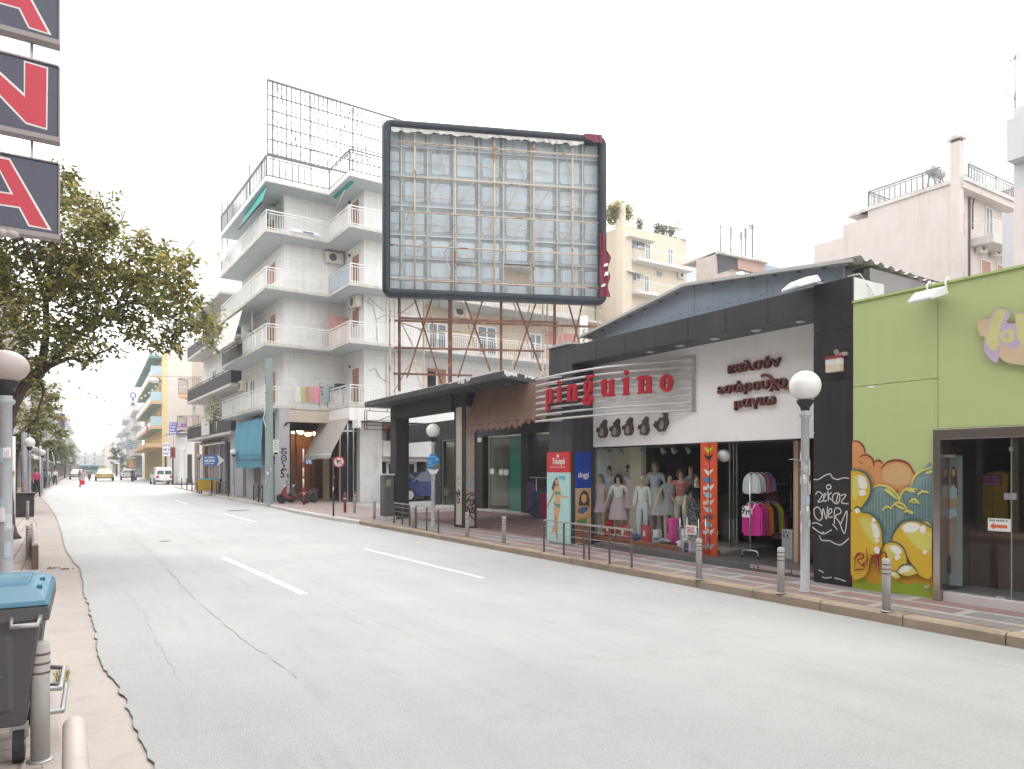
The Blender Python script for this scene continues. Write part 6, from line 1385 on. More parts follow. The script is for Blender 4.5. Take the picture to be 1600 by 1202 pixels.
for k,(x0,x1,c) in enumerate([(460,469,(.7,.69,.66)),(470,476,(.5,.55,.25)),(476.5,482,(.6,.33,.22)),(482.5,488,(.62,.4,.3)),(488.5,499,(.68,.3,.36)),(505,513,(.35,.45,.47)),(514,522,(.25,.25,.27))]):
 cloth_item(KT,x0,x1,604,629,.03,solid('laundry_%s' % 'white lime rust salmon pink grey charcoal'.split()[k],c),['white round edged cloth hanging leftmost on the first floor railing','lime striped towel hanging on the first floor railing','rust coloured towel hanging on the first floor railing','salmon towel hanging between the rust and pink ones','pink towel hanging on the first floor railing','grey cloth hanging right of the pink towel','charcoal cloth hanging rightmost on the first floor railing'][k],'laundry','hanging_towel')['group'] = 'laundry on the first floor railing'
t = empty('folding_chair',KT.P(KT.U(505,-.6),zs[0]+th,-.6),'folded metal chair standing on the first floor balcony','chair'); m = MB(M['steel']); u = KT.U(505,-.6); z0 = zs[0]+th
m.pipe([KT.P(u-.2,z0,-.6),KT.P(u-.2,z0+1.3,-.6),KT.P(u+.25,z0+1.3,-.6),KT.P(u+.25,z0,-.6)],.025,8); m.build('frame',t); MB(solid('chair_canvas',(.3,.2,.2))).fbox(KT,u-.17,u+.22,z0+.7,z0+1.15,-.62,-.6).build('backrest',t)
t = empty('balcony_table',KT.P(KT.U(528,-.4),z0,-.4),'dark table with a box on the first floor balcony notch','table'); u = KT.U(527,-.4); m = MB(M['raild']); m.fbox(KT,u-.5,u+.5,z0+.85,z0+1.0,-.8,-.3)
for k in (-.45,.45): m.fbox(KT,u+k-.03,u+k+.03,z0,z0+.848,-.75,-.7)
m.build('table_frame',t); m = MB(M['raild']).fbox(KT,u-.05,u+.45,z0+1.003,z0+1.35,-.7,-.4); tag(m.build('storage_box',loc=KT.P(u,z0+1.0,-.5)),'dark box on the balcony table','box')
bn = empty('railing_notice',KT.P(KT.U(485,.05),zs[3]+th+.2,.06),'white notice board with small dark figures on the top balcony railing','notice')
(u0,z1),(u1,z0) = KT.uz(455,356,.06),KT.uz(498,371,.06); MB(M['white']).fbox(KT,u0,u1,z0+.06,z1+.0,.06,.08).build('panel',bn)
m = MB(solid('notice_navy',(.03,.05,.18)))
for k in range(5): u = lerp(u0,u1,.45+.08*k); m.fbox(KT,u-.05,u+.05,lerp(z0,z1,.42),lerp(z0,z1,.72),.081,.085)
m.fbox(KT,lerp(u0,u1,.42),lerp(u0,u1,.82),lerp(z0,z1,.28),lerp(z0,z1,.33),.081,.085); m.build('faint_print',bn)
# awnings of the upper floors
aw = empty('awning',KS.P(KS.U(395,-.1),zs[4]-.6,0),'green awning half folded under the roof slab','awning')
m = MB(M['awngreen']); q = lambda x,y,o: KS.P(*KS.uz(x,y,o),o)
m.add([q(419,288,-.5),q(384,331,-.5),q(376,354,.25),q(408,318,.25),q(417,293,.0)],[(0,1,2,3,4)]).build('cloth',aw); MB(M['raild']).pipe([q(373,358,.25),q(409,316,.25)],.05,8).build('front_rod',aw)
aw = empty('awning',KS.P(KS.U(535,NW+.9),zs[4]-.6,NW+.9),'rolled green awning in the notch under the roof','awning')
o_ = NW+.9; q = lambda x,y,o=o_: KS.P(*KS.uz(x,y,o),o); MB(M['awngreen']).pipe([q(524,308),q(550,284)],.1,8).build('rolled_cloth',aw); MB(M['railw']).pipe([q(541,292),q(526,324)],.03,6).build('arm',aw)
aw = empty('awning',KS.P(KS.U(360,0),zs[2]-.6,0),'pale sloping awning over the second floor street balcony','awning')
q = lambda x,y,o: KS.P(*KS.uz(x,y,o),o); MB(M['awnwhite']).add([q(349,505,-.02),q(379,484,-.02),q(365,533,.75),q(334,553,.75)],[(0,1,2,3)]).build('cloth',aw); MB(M['acw']).pipe([q(334,553,.75),q(366,533,.75)],.05,8).build('front_rod',aw)
MB(M['railw']).pipe([q(394,486,-.6),q(394,520,-.6)],.06,8).build('support_pole',aw)
def shrub(P0,r_,h,n,label,cat='plant',name='potted_plant',leaf=.09,mats=('leaf1','leaf2','leaf3'),pot=True,seed=1,group=None):
 rr = random.Random(seed); P0 = Vector(P0); t = empty(name,P0,label,cat,group)
 if pot: MB(solid('terracotta',(.35,.16,.09))).lathe(tuple(P0),[(.11,0),(.16,.26),(.17,.3)],12).build('pot',t)
 m = MB()
 for i in range(n):
  a,b = rr.uniform(0,6.28),rr.uniform(-1,1); k = rr.random()**.4; c = P0+Vector((math.cos(a)*r_*k*math.sqrt(1-b*b),math.sin(a)*r_*k*math.sqrt(1-b*b),h*.58+b*k*h*.45))
  d = Vector((rr.gauss(0,1),rr.gauss(0,1),rr.gauss(0,.6))).normalized(); s_ = d.orthogonal().normalized()*leaf*.3; l = d*leaf*rr.uniform(.7,1.3)
  m.use(M[rr.choice(mats)]).add([c,c+l*.5+s_,c+l,c+l*.5-s_],[(0,1,2,3)])
 m.build('foliage',t); MB(M['bark']).pipe([P0,P0+Vector((0,0,h*.6))],.02,6).build('stem',t)
 return t
q = KS.P(KS.U(373,-.2),zs[1]+th,-.2); shrub(q,.4,1.5,260,'leafy plant on the dark railed part of the second floor balcony',seed=3)
q = KS.P(KS.U(366,-.3),zs[3]+th,-.2); shrub(q,.3,.9,120,'small plant on the top street balcony',seed=5)

# ------------------------------------------------------------ the next block with dark balconies
db = empty('apartment_building',W(3,Ls+8,SW),'grey white block with dark balcony railings next to the white corner block','building')
oD = -.6; wD = oD-1.2; uD0,uD1 = KS.U(292,oD),KS.U(360,oD)
zD = [KS.Z(327,684,oD),KS.Z(327,617,oD),KS.Z(314,549,oD),KS.Z(330,478,oD)]
zD[3] = zD[2]+2.9
for i,(z0,z1) in enumerate([(SW,zD[0])]+list(zip(zD,zD[1:]))):
 MB(M['plaster'] if i else lil).fbox(KS,uD0,-Ls-.03,z0+(.18 if i else 0),z1-.002,wD-10,wD).build('wall',db)
for i,z in enumerate(zD):
 u1 = uD1 if i in (0,1) else (KS.U(347,oD) if i == 2 else KS.U(344,oD))
 MB(M['slab']).fbox(KS,uD0-.0,u1,z,z+.175,wD-.5,oD).build('balcony_slab',db,bevel=.01)
 P3 = [KS.P(uD0+.05,0,wD),KS.P(uD0+.05,0,oD-.05),KS.P(u1-.05,0,oD-.05),KS.P(u1-.05,0,wD)]
 rail_path(db,P3,z+.175,.95,'raild' if i < 3 else 'railw',.14,.02,.045,'raild' if i < 3 else None)
 if i == 3: MB(M['acw']).fbox(KS,u1-1.5,u1-.7,z+.18,z+1.1,wD-.4,wD+.2).build('roof_box',db)
 if i < 3:
  for k in range(2): ua = lerp(uD0,u1,.25+.42*k); window(KS,ua,ua+1.2,z+.2,z+2.3,wD,db,'white','pane',.06,1,'balcony_door')
m = MB(M['awnwhite']).fbox(KS,uD1-1.0,uD1-.2,zD[1]+.18,zD[1]+.85,oD-.5,oD-.06); m.use(M['dark']).lathe(tuple(KS.P(uD1-.45,zD[1]+.5,oD-.055)),[(.2,0),(.2,.01)],16,False,tuple(KS.n)); tag(m.build('air_conditioner',loc=KS.P(uD1-.6,zD[1]+.18,oD-.3)),'white air conditioner behind the dark railing of the first floor next door','air conditioner','air conditioner units on facades and balconies')
m = MB(M['awnwhite']).fbox(KS,KS.U(316,oD),KS.U(328,oD),zD[0]+.2,zD[0]+1.3,oD+.0,oD+.06); tag(m.build('balcony_screen',loc=KS.P(KS.U(322,oD),zD[0]+.2,oD)),'pale screen panel fixed to the lowest dark railing','panel')
m = MB(M['acw']); c = KS.P(KS.U(347,oD-.4),zD[0]+.18,oD-.4); m.lathe(tuple(c),[(.28,0),(.36,.1),(.38,.8),(.3,.85)],14); tag(m.build('water_drum',loc=c),'pale drum on the lowest dark railed balcony','drum')
shrub(KS.P(KS.U(336,oD-.3),zD[0]+.2,oD-.3),.75,2.6,420,'large leafy plant growing over the lowest dark railed balcony',seed=8,leaf=.16)
for px,py,lb in ((319,560,'air conditioner under the top dark balcony, at its right end'),(311,640,'air conditioner under the middle dark balcony')):
 ac_unit(KS,KS.U(px,wD),KS.Z(px,py,wD)-.2,wD,lb,.8,.6)
# ground floor shop fronts
gfo = wD+.1
m = MB(M['darkint']).fbox(KS,uD0+.3,-Ls-.1,SW,zD[0]-.3,wD+.002,wD+.02)
m.use(pm('brown_pilaster',(.3,.2,.16),.8))
for px in (306,318,327): m.fbox(KS,KS.U(px,gfo),KS.U(px,gfo)+1.0,SW,zD[0]-.003,wD,gfo+.1)
m.use(lil)
for px in (333,345,352): m.fbox(KS,KS.U(px,gfo),KS.U(px,gfo)+.35,SW,zD[0]-.003,wD,gfo+.12)
m.use(solid('grey_roller',(.24,.23,.24))).fbox(KS,KS.U(336,gfo),KS.U(351,gfo),SW,zD[0]-.4,wD,gfo+.02)
m.build('shop_front',db)
(u0,z1),(u1,z0) = KS.uz(305,692,gfo+.8),KS.uz(341,706,gfo+.8)
m = MB(M['awnbeige']); m.add([KS.P(KS.U(312,gfo),zD[0]-.05,gfo+.1),KS.P(KS.U(350,gfo),zD[0]-.05,gfo+.1),KS.P(KS.U(352,gfo+1.2),zD[0]-.55,gfo+1.2),KS.P(KS.U(316,gfo+1.2),zD[0]-.55,gfo+1.2)],[(0,1,2,3)]); tag(m.build('awning',loc=KS.P((u0+u1)/2,zD[0]-.5,gfo)),'beige shop awning under the lowest dark balcony','awning')
m = MB(solid('poster_pale',(.5,.52,.52))).fbox(KS,KS.U(313,gfo),KS.U(320,gfo),SW+.4,SW+2.8,gfo+.12,gfo+.15); tag(m.build('door_poster',loc=KS.P(KS.U(316,gfo),SW,gfo+.13)),'tall pale poster on the shop front behind the yellow dumpster','poster')
# ------------------------------------------------------------ generic block for the rows farther down the street
def block(F,u0,u1,z1,depth,label,wall='plaster',floors=4,fh=3.1,z_first=4.0,bal=1.1,slab='slab',rail='railw',step=.35,win='pane',soff=None,base='darkint',awn=None,solidp=None,side=None,roofslab=True,group=None,frame='white',name='apartment_building',balu=None,wins=3,cat='building'):
 t = empty(name,F.P((u0+u1)/2,SW,-depth/2),label,cat,group)
 MB(M[wall]).fbox(F,u0,u1,z_first-.3,z1,-depth,0).build('wall',t)
 m = MB(M[slab]); m.fbox(F,u0,u1,SW-.1,z_first-.302,-depth,-1.0); n_ = max(2,int((u1-u0)/4))
 for i in range(n_+1): a = lerp(u0,u1-.4,i/n_); m.use(M[slab]).fbox(F,a,a+.4,SW-.1,z_first-.302,-.999,-.01)
 m.use(M[base])
 for i in range(n_): a,b = lerp(u0,u1-.4,i/n_)+.41,lerp(u0,u1-.4,(i+1)/n_)-.01; m.fbox(F,a,b,SW-.1,z_first-.5,-.99,-.5)
 m.build('shop_front',t)
 if awn:
  m = MB(M[awn]); a,b = u0+.5,u1-.5; m.add([F.P(a,z_first-.35,.02),F.P(b,z_first-.35,.02),F.P(b,z_first-1.0,1.3),F.P(a,z_first-1.0,1.3),F.P(b,z_first-1.25,1.3),F.P(a,z_first-1.25,1.3)],[(3,2,1,0),(5,4,2,3)]); m.build('shop_awning',t)
 ba,bb_ = balu or (u0+.2,u1-.2)
 for k in range(floors):
  z = z_first+k*fh
  if z+fh*.6 > z1+.5: break
  ns = max(1,int((bb_-ba)/9))
  for q in range(ns if bal else 0):
   sa,sb = lerp(ba,bb_,q/ns)+(.0 if ns == 1 else .3*((q*5+k) % 3)),lerp(ba,bb_,(q+1)/ns)-(.0 if ns == 1 else 1.2+1.1*((q+2*k) % 3))
   MB(M[slab]).fbox(F,sa,sb,z-.18,z,.0,bal).build('balcony_slab',t)
   rail_path(t,[F.P(sa+.05,0,.02),F.P(sa+.05,0,bal-.05),F.P(sb-.05,0,bal-.05),F.P(sb-.05,0,.02)],z,.95,rail,step,.03,.06,solidp)
  for j in range(wins):
   a = lerp(u0,u1,(j+.28)/wins); b = a+min(1.7,(u1-u0)/wins*.55); hd = (j+k) % 3
   window(F,a,b,z+(.05 if hd else .9),z+2.2,.005,t,frame,win if (j*7+k*3) % 5 else 'shutter',.07,1,'window')
  if side:
   for j in range(side): a = -depth*(j+.35)/side;
 if roofslab: MB(M[slab]).fbox(F,u0-.1,u1+.1,z1+.002,z1+.25,-depth,.12).build('roof_edge',t)
 return t
# low white building with a fluted column beside the dark railed block
FR0 = Frame((10.9,105.5),-90-1.7)      # far right row, bending slightly
lw = empty('corner_shop',(12,96,SW),'low white shop front with a tall rounded column beyond the dark railed block','building')
dq = 84.0; pL,pR = PD(275,734,dq),PD(301,734,dq); FLW = Frame((pL.x,pL.y),math.degrees(math.atan2(pR.y-pL.y,pR.x-pL.x)))
z = lambda py: 1.75+(734-py)/1100*dq
wu = FLW.U(301)
m = MB(M['plaster']).fbox(FLW,0,wu+6,SW-.1,z(679),-8,0); m.build('wall',lw)
m = MB(M['white'])
for y0,y1,o in ((684,687,.35),(692,694,.3),(699,703,.35),(687,692,.2),(694,699,.18)): m.fbox(FLW,FLW.U(279),FLW.U(292),z(y1),z(y0)-.002,0,o)
m.build('capital',lw)
c = FLW.P(FLW.U(284),SW,.15); MB(M['white']).lathe(tuple(c),[(.5,0),(.42,.3),(.40,z(704)-SW),(.5,z(703)-SW)],20).build('column',lw)
m = MB(M['raild']).add([FLW.P(FLW.U(266),z(682),1.6),FLW.P(FLW.U(292),z(673),1.6),FLW.P(FLW.U(294),z(671),.01),FLW.P(FLW.U(270),z(679),.01)],[(0,1,2,3)]); m.fbox(FLW,0,wu+3,z(679)+.002,z(677.5),-6,.4); m.build('flat_roof',lw)
m = MB(M['darkint']).fbox(FLW,FLW.U(293),FLW.U(300),SW,z(710),.0,.05); m.build('doorway',lw)
# small balcony with purple cloth above it
bl = empty('balcony_house',(13.5,100,SW),'house behind the low white shop with two small iron balconies','building')
dq2 = 88.0; p0,p1 = PD(283,734,dq2),PD(310,734,dq2); FBL = Frame((p0.x,p0.y),math.degrees(math.atan2(p1.y-p0.y,p1.x-p0.x)))
z2 = lambda py: 1.75+(734-py)/1100*dq2
MB(M['beige']).fbox(FBL,FBL.U(296),FBL.U(296)+8,SW,z2(560),-6,-.6).build('wall',bl)
for (x0,x1,yb,yt) in ((279,301,622,591),(277,300,674,650)):
 u0,u1 = FBL.U(x0),FBL.U(x1)
 MB(M['orange'] if yb < 650 else M['beige']).fbox(FBL,u0,u1+1,z2(yb),z2(yb-6),-2.5,.0).build('balcony_slab',bl)
 rail_path(bl,[FBL.P(u0,0,-2.5),FBL.P(u0,0,-.05),FBL.P(u1+1,0,-.05)],z2(yb-6),z2(yt)-z2(yb-6),'rust' if yb < 650 else 'raild',.25,.03,.06)
tag(MB(solid('purple_cloth',(.3,.1,.32))).fbox(FBL,FBL.U(283),FBL.U(291),z2(668),z2(662),.0,.06).build('purple_cloth',loc=FBL.P(FBL.U(287),z2(668),.03)),'purple cloth hanging from the lower iron balcony','cloth')
# yellow and orange block with teal balcony undersides
def at_px(px,d): p = PD(px,734,d); return (p.x,p.y)
oF = Frame(at_px(253.5,95),-90-1.7); lenO = -oF.U(224,.0)
lenO = min(lenO,40); print('orange length',lenO)
yb = empty('apartment_building',oF.P(-lenO/2,SW,-6),'yellow block with orange trim and teal balcony undersides, its blank cream end wall towards us','building')
zt3 = 1.75+(734-560)/1100*95; zo = [1.75+(734-y)/1100*95 for y in (671,632,592)]
MB(M['yellow']).fbox(oF,-lenO,0,4.7,zt3+1,-.6,0).build('front_wall',yb)
MB(pm('blank_end_wall',(.7,.63,.57),.85,.05,.8,stain=.3,stainc=(.5,.42,.37))).fbox(oF,-lenO,.01,SW,zt3+1.7,-16,-.603).build('wall',yb)
m = MB(M['darkint']).fbox(oF,-lenO,-.3,SW,4.69,-.6,-.3); m.use(M['yellow'])
for k in range(9): a = lerp(-lenO,-.6,k/8); m.fbox(oF,a,a+.6,SW,4.69,-.29,-.005)
m.build('shop_front',yb)
m = MB(M['orange']).fbox(oF,-lenO,0,4.75,5.25,.005,1.9); m.build('shop_canopy',yb)
for k,z0 in enumerate(zo):
 sl = MB(M['orange']).fbox(oF,-lenO,.0,z0+.05,z0+.45,.0,1.35).build('balcony_slab',yb); MB(M['teal']).fbox(oF,-lenO+.1,-.1,z0,z0+.048,.0,1.3).build('soffit',sl)
 m = MB(M['white']).fbox(oF,-lenO,-1.3,z0+.46,z0+1.05,1.25,1.33); m.use(solid('pale_blue_panel',(.42,.56,.62))).fbox(oF,-1.29,-.02,z0+.46,z0+1.7,1.25,1.33).fbox(oF,-.1,-.02,z0+.46,z0+1.7,.05,1.24); m.use(M['railb']).bar(oF.P(-lenO,z0+1.3,1.29),oF.P(-1.3,z0+1.3,1.29),.07); m.build('balustrade',yb)
 for j in range(7): a = -lenO+lenO*(j+.3)/7; window(oF,a,a+2.0,z0+.5,z0+2.7,.01,yb,'orange','pane',.1,1,'window')
m = MB(M['teal']).fbox(oF,-lenO,.0,zt3,zt3+.35,.0,1.6); m.use(solid('pale_blue_panel',(.42,.56,.62))).fbox(oF,-1.3,.0,zt3+.36,zt3+1.0,1.0,1.6); m.build('roof_edge',yb)
tag(MB(solid('red_flower',(.55,.03,.05))).fpoly(oF,[(-9,zo[0]-.6),(-7.6,zo[0]-.9),(-6.8,zo[0]-.5),(-6.6,zo[0]+.8),(-9,zo[0]+.9)],1.36,1.42).build('red_cloth',loc=oF.P(-7,zo[0],1.5)),'red cloth hanging on the lowest teal balcony','cloth')
oF2 = Frame(at_px(222,150),-90-1.8)
block(oF2,-26,-.2,1.75+(734-608)/1100*150,14,'white block with stacked balconies just beyond the yellow one','plaster',5,3.2,5.0,1.5,'slab','railw',.6,'pane',None,'darkint','awnbrown',wins=6)
oF3 = Frame(at_px(204,172),-90-1.8)
block(oF3,-30,-.2,1.75+(734-632)/1100*172,14,'narrow grey white block with a tall banner on its front','panel',5,3.2,4.6,1.2,'slab','railb',.7,'pane',None,'darkint','awnblue',wins=6)
oF4 = Frame(at_px(193,230),-90-1.8)
block(oF4,-44,-.2,1.75+(734-668)/1100*230,14,'pinkish block in the haze beyond the banner','pink',4,3.1,4.6,1.4,'slab','railw',1.0,'pane',None,'darkint','awnwhite',wins=8)
oF5 = Frame(at_px(180,310),-90-1.8)
block(oF5,-60,-.2,1.75+(734-684)/1100*310,14,'pale lower block far down the right side of the street','plaster',4,3.1,4.6,1.2,'slab','railw',1.2,'pane',None,'darkint','awnbeige',wins=9)
oF6 = Frame(at_px(164,410),-90-1.8)
block(oF6,-80,-.2,1.75+(734-694)/1100*410,14,'cream block with plants on its roof, last on the right side','cream',4,3.1,4.6,1.0,'slab','railw',1.6,'pane',None,'darkint','awnwhite',wins=9)
oF7 = Frame(at_px(128,470),28)
block(oF7,-25,18,15,14,'pale hazy block closing the view at the end of the street','plaster',4,3.2,4.6,.8,'slab','railw',1.6,'pane',wins=7)
# left row
FLF = Frame((-4.3,0),90)
block(FLF,-16,16,15.5,12,'apartment block on the left pavement, beside the camera','brownwall',4,3.1,4.0,1.3,'brownwall','railw',.3,'pane',None,'darkint',None,wins=9)
block(FLF,16.3,44,13,12,'beige apartment block behind the big tree','beige',3,3.1,4.0,1.2,'slab','raild',.3,'pane',None,'darkint','awnbeige',wins=7)
FLF2 = Frame((-4.2,44.3),90-.6)
block(FLF2,0,34,15,12,'white apartment block past the big tree on the left','plaster',4,3.1,4.0,1.2,'slab','railw',.4,'pane',None,'darkint','awnbrown',wins=8)
FLF3 = Frame((-3.9,78.6),90-1.2)
block(FLF3,0,46,13,12,'pink apartment block on the left behind the pavement fence','pink',3,3.1,4.0,1.2,'slab','raild',.5,'pane',None,'darkint','awnwhite',wins=9)
FLF4 = Frame((-3.7,125),90-1.8)
block(FLF4,0,70,13.5,12,'grey white block with dark balconies on the far left side','plaster',4,3.2,4.2,1.2,'slab','raild',.8,'pane',None,'darkint','awnbeige',wins=12)
FLF5 = Frame((-1.6,195.5),90-1.8)
block(FLF5,0,90,16,12,'tall pale block with rounded roof plants on the far left side','panel',5,3.2,4.2,1.3,'slab','railw',1.2,'pane',None,'darkint','awnbrown',wins=12)
FLF6 = Frame((1.0,286),90-1.8)
block(FLF6,0,130,13,12,'last pale block on the far left side','plaster',3,3.2,4.2,1.3,'slab','railw',1.6,'pane',wins=12)
# ------------------------------------------------------------ buildings on the skyline to the right
def skyline(px,d,ang=0.0): return Frame(at_px(px,d),ang)
D1 = 62.0; cr = skyline(973,D1); crs = Frame(at_px(973,D1),-90)
zz = lambda py,d=D1: 1.75+(734-py)/1100*d
cb = empty('apartment_building',cr.P(4,SW,-5),'cream apartment block with roof plants on the skyline right of the billboard','building')
cw = cr.U(1073); zt_ = zz(352)
MB(M['cream']).fbox(cr,0,cw,SW,zt_,-16,0).build('wall',cb)
MB(M['cream']).fbox(cr,-.35,-.003,SW,zt_+1.7,-.5,.4).fbox(cr,.002,.75,SW,zt_+.0,.002,.35).build('corner_pier',cb)
MB(M['cream']).fbox(cr,-9,-.36,SW,zt_+.4,-14,-3.5).build('rear_wing',cb)
MB(M['awnwhite']).fbox(cr,cr.U(1063),cw+.02,zt_+.002,zt_+.05,-16,.2).build('roof_edge',cb)
for y0 in (408,459):
 u0,u1 = cr.U(985),cr.U(1071); z_ = zz(y0); MB(M['awnwhite']).fbox(cr,u0,u1,z_,z_+.2,.004,1.0).build('balcony_slab',cb); rail_path(cb,[cr.P(u0+.05,0,.05),cr.P(u0+.05,0,.95),cr.P(u1-.05,0,.95),cr.P(u1-.05,0,.05)],z_+.2,1.0,'railw',.2,.014,.04)
for (x0,y0,x1,y1,nm,fr_) in ((986,376,1006,391,'window','raild'),(1008,381,1016,408,'balcony_door','white'),(1043,388,1051,416,'balcony_door','white'),(988,428,1000,442,'window','white'),(1006,430,1014,459,'balcony_door','white'),(1026,424,1034,433,'window','railb')):
 (u0,z1),(u1,z0) = cr.uz(x0,y0),cr.uz(x1,y1); window(cr,u0,u1,z0,z1,.01,cb,fr_,'pane',.06,1,nm)
(u0,z1),(u1,z0) = cr.uz(983,368,.8),cr.uz(1025,378,.8); MB(M['awnwhite']).add([cr.P(u0,z1,.02),cr.P(u1,z1-.05,.02),cr.P(u1,z0,.8),cr.P(u0,z0,.8)],[(0,1,2,3)]).build('awning',cb)
(u0,z1),(u1,z0) = cr.uz(985,418,.8),cr.uz(1013,430,.8); MB(M['awnwhite']).add([cr.P(u0,z1,.02),cr.P(u1,z1-.05,.02),cr.P(u1,z0,.8),cr.P(u0,z0,.8)],[(0,1,2,3)]).build('awning',cb)
(u0,z1),(u1,z0) = cr.uz(958,380,-3.4),cr.uz(970,397,-3.4); MB(M['shutter']).fbox(cr,u0,u1,z0,z1,-3.5,-3.46).build('window',cb)
rail_path(cb,[cr.P(.3,0,-.1),cr.P(cw,0,-.1)],zt_,1.0,'railg',.5,.045,.06,None,'roof_railing')
for k,y in enumerate((458,500)): z_ = zz(y); MB(M['awnwhite']).fbox(cr,-5,-.4,z_,z_+.2,-3.5,-2.3).build('balcony_slab',cb); rail_path(cb,[cr.P(-5,0,-2.35),cr.P(-.42,0,-2.35)],z_+.2,1.0,'railw',.2,.014,.04)
MB(M['darkint']).fbox(cr,cr.U(944,-3.4),cr.U(953,-3.4),zz(500)+.2,zz(487),-3.5,-3.45).build('dark_window',cb)
for px,py,lb in ((1027,410,'small air conditioner on the upper balcony of the cream block'),(1062,418,'second small air conditioner near the right end of the upper cream balcony'),(1034,459,'small air conditioner on the lower balcony of the cream block')): ac_unit(cr,cr.U(px),zz(py),0.05,lb,.7,.55,.28)
shrub(cr.P(.3,zt_+.0,-1.0),1.35,2.4,1500,'big green shrub on the roof corner of the cream block',seed=11,leaf=.42,mats=('leaf2','leaf3','leaf3'),pot=False); shrub(cr.P(-2.5,zt_,-2.0),1.0,1.3,600,'lower green shrub on the left part of the cream roof',seed=12,leaf=.28,mats=('leaf2','leaf3'),pot=False)
shrub(cr.P(cr.U(1062),zt_,-.5),.7,2.3,420,'small tree in a pot at the right end of the cream roof',seed=13,leaf=.2)
for k,px in enumerate((1003,1031,1040,1051)): shrub(cr.P(cr.U(px),zt_,-.3),.4,1.1,260,['low plant in a pot on the cream roof behind the railing, leftmost','round potted plant, left of two on the cream roof','round potted plant in the middle of the cream roof','potted plant on the cream roof nearest the small tree'][k],seed=14+k,leaf=.26,mats=('leaf1','leaf2'),group='pots on the cream roof')
# weathered low block with aerials
D2 = 46.0; gr_ = skyline(1118,D2); z3 = lambda py: zz(py,D2)
gb = empty('old_building',gr_.P(3,SW,-3),'weathered grey pink old building with rooftop aerials on the skyline','building')
gw = gr_.U(1240); gl = -Frame(at_px(1118,D2),-90).U(1088)
m = MB(M['rawgrey']); m.prism([gr_.P(a,SW,-b) for a,b in [(0,0),(gw,0),(gw,8),(0,gl)]],(0,0,z3(420)-SW)); m.build('wall',gb)
m = MB(M['rawgrey']).fpoly(Frame(at_px(1118,D2),-90),[(-gl,z3(420)+.002),(0,z3(420)+.002),(0,z3(394)),(-gl,z3(397))],-.4,0); m.build('side_wall',gb)
m = MB(solid('dark_sheet',(.09,.085,.1),.8,grime=.4)); q = lambda x,y,o=.02: gr_.P(*gr_.uz(x,y,o),o)
m.add([q(1120,398),q(1152,404),q(1150,418),q(1122,428)],[(0,1,2,3)]).build('tarpaulin',gb)
m = MB(pm('pink_weathered',(.5,.36,.3),.9,stain=.9,stainc=(.25,.18,.16))).fpoly(gr_,[gr_.uz(1153,402.5),gr_.uz(1194,411),gr_.uz(1194,430),gr_.uz(1153,420)],-.3,.01); m.build('upper_room',gb)
m = MB(M['slab']).fpoly(gr_,[gr_.uz(1118,393),gr_.uz(1197,410),gr_.uz(1197,413),gr_.uz(1118,397)],-3,.25); m.use(M['railb']).fpoly(gr_,[gr_.uz(1193,411),gr_.uz(1235,422),gr_.uz(1235,432),gr_.uz(1193,424)],-.3,-.1); m.use(solid('dark_sheet',(.09,.085,.1))).fbox(gr_,gr_.U(1148),gr_.U(1169),z3(400),z3(384),-3,-2.0); m.build('flat_roof',gb)
for k,(px,yt,ybm,n_) in enumerate([(1126,352,392,1),(1142,354,394,5),(1158,362,386,3),(1165,357,400,4),(1175.5,351,404,2)]):
 p,z1 = gr_.uz(px,yt,-1.2); t = empty('tv_aerial',gr_.P(p,z3(ybm),-1.2),['plain thin aerial mast at the left of the old roof','aerial with many short rods, second from the left on the old roof','short aerial rising behind the dark roof hut','aerial right beside the dark roof hut','aerial with a bent top at the right end of the old roof'][k],'aerial','rooftop aerials on the old building')
 a,b = gr_.P(p,z3(ybm)-.4,-1.2),gr_.P(p,z1,-1.2); MB(M['railg']).pipe([a,b],.045,6).build('mast',t); m = MB(M['railg'])
 for j in range(n_): c = b-Vector((0,0,.12+.16*j)); w_ = .16 if n_ != 2 else .35; m.pipe([c-gr_.u*w_,c+gr_.u*w_*.6],.03,5)
 m.build('cross_rods',t)
shrub(gr_.P(gr_.U(1203),z3(424),-.1),.5,.7,160,'wild weeds growing on the edge of the old roof',seed=21,leaf=.16,mats=('leaf2','leaf3'),pot=False)
MB(pm('blue_distant_wall',(.5,.55,.6),.8)).fbox(skyline(1073,75),0,1.6,0,zz(415,75),-2,0).build('rear_wing',cb)
# pink block behind the shops
D3 = 38.0; pkT = skyline(1486,D3); pkS = Frame(at_px(1486,D3),-90); z4 = lambda py: zz(py,D3)
pk = empty('apartment_building',pkT.P(2,SW,-4),'faded pink apartment block with a chimney and solar heaters behind the green shop','building')
sU = pkS.U(1356); sV = pkS.U(1272); wT = pkT.U(1566)
zA,zB,zC = z4(272),pkS.Z(1316,345+24),pkS.Z(1316,369)
MB(M['pink']).fbox(pkT,0,wT,SW,zA-.55,-(-sU),0).build('wall',pk)
MB(M['pink']).fbox(pkS,sV,sU-.002,SW,pkS.Z(1272,384),-6,-.02).build('lower_wing',pk)
MB(M['pink']).fbox(pkS,pkS.U(1316),sU-.002,pkS.Z(1272,384)+.002,pkS.Z(1316,352),-3,-.04).build('roof_room',pk)
m = MB(M['slab']).fbox(pkS,sU-.5,.02,zA-.548,zA-.34,-.5,.1); m.fbox(pkT,.02,wT+.7,zA-.548,zA-.34,-6,.7); m.use(M['pink']).fbox(pkT,.03,wT+.6,zA-.9,zA-.552,.003,.6); m.build('roof_edge',pk)
(u0,_),(u1,z1) = pkS.uz(1479,400,.25),pkS.uz(1494,222,.25)
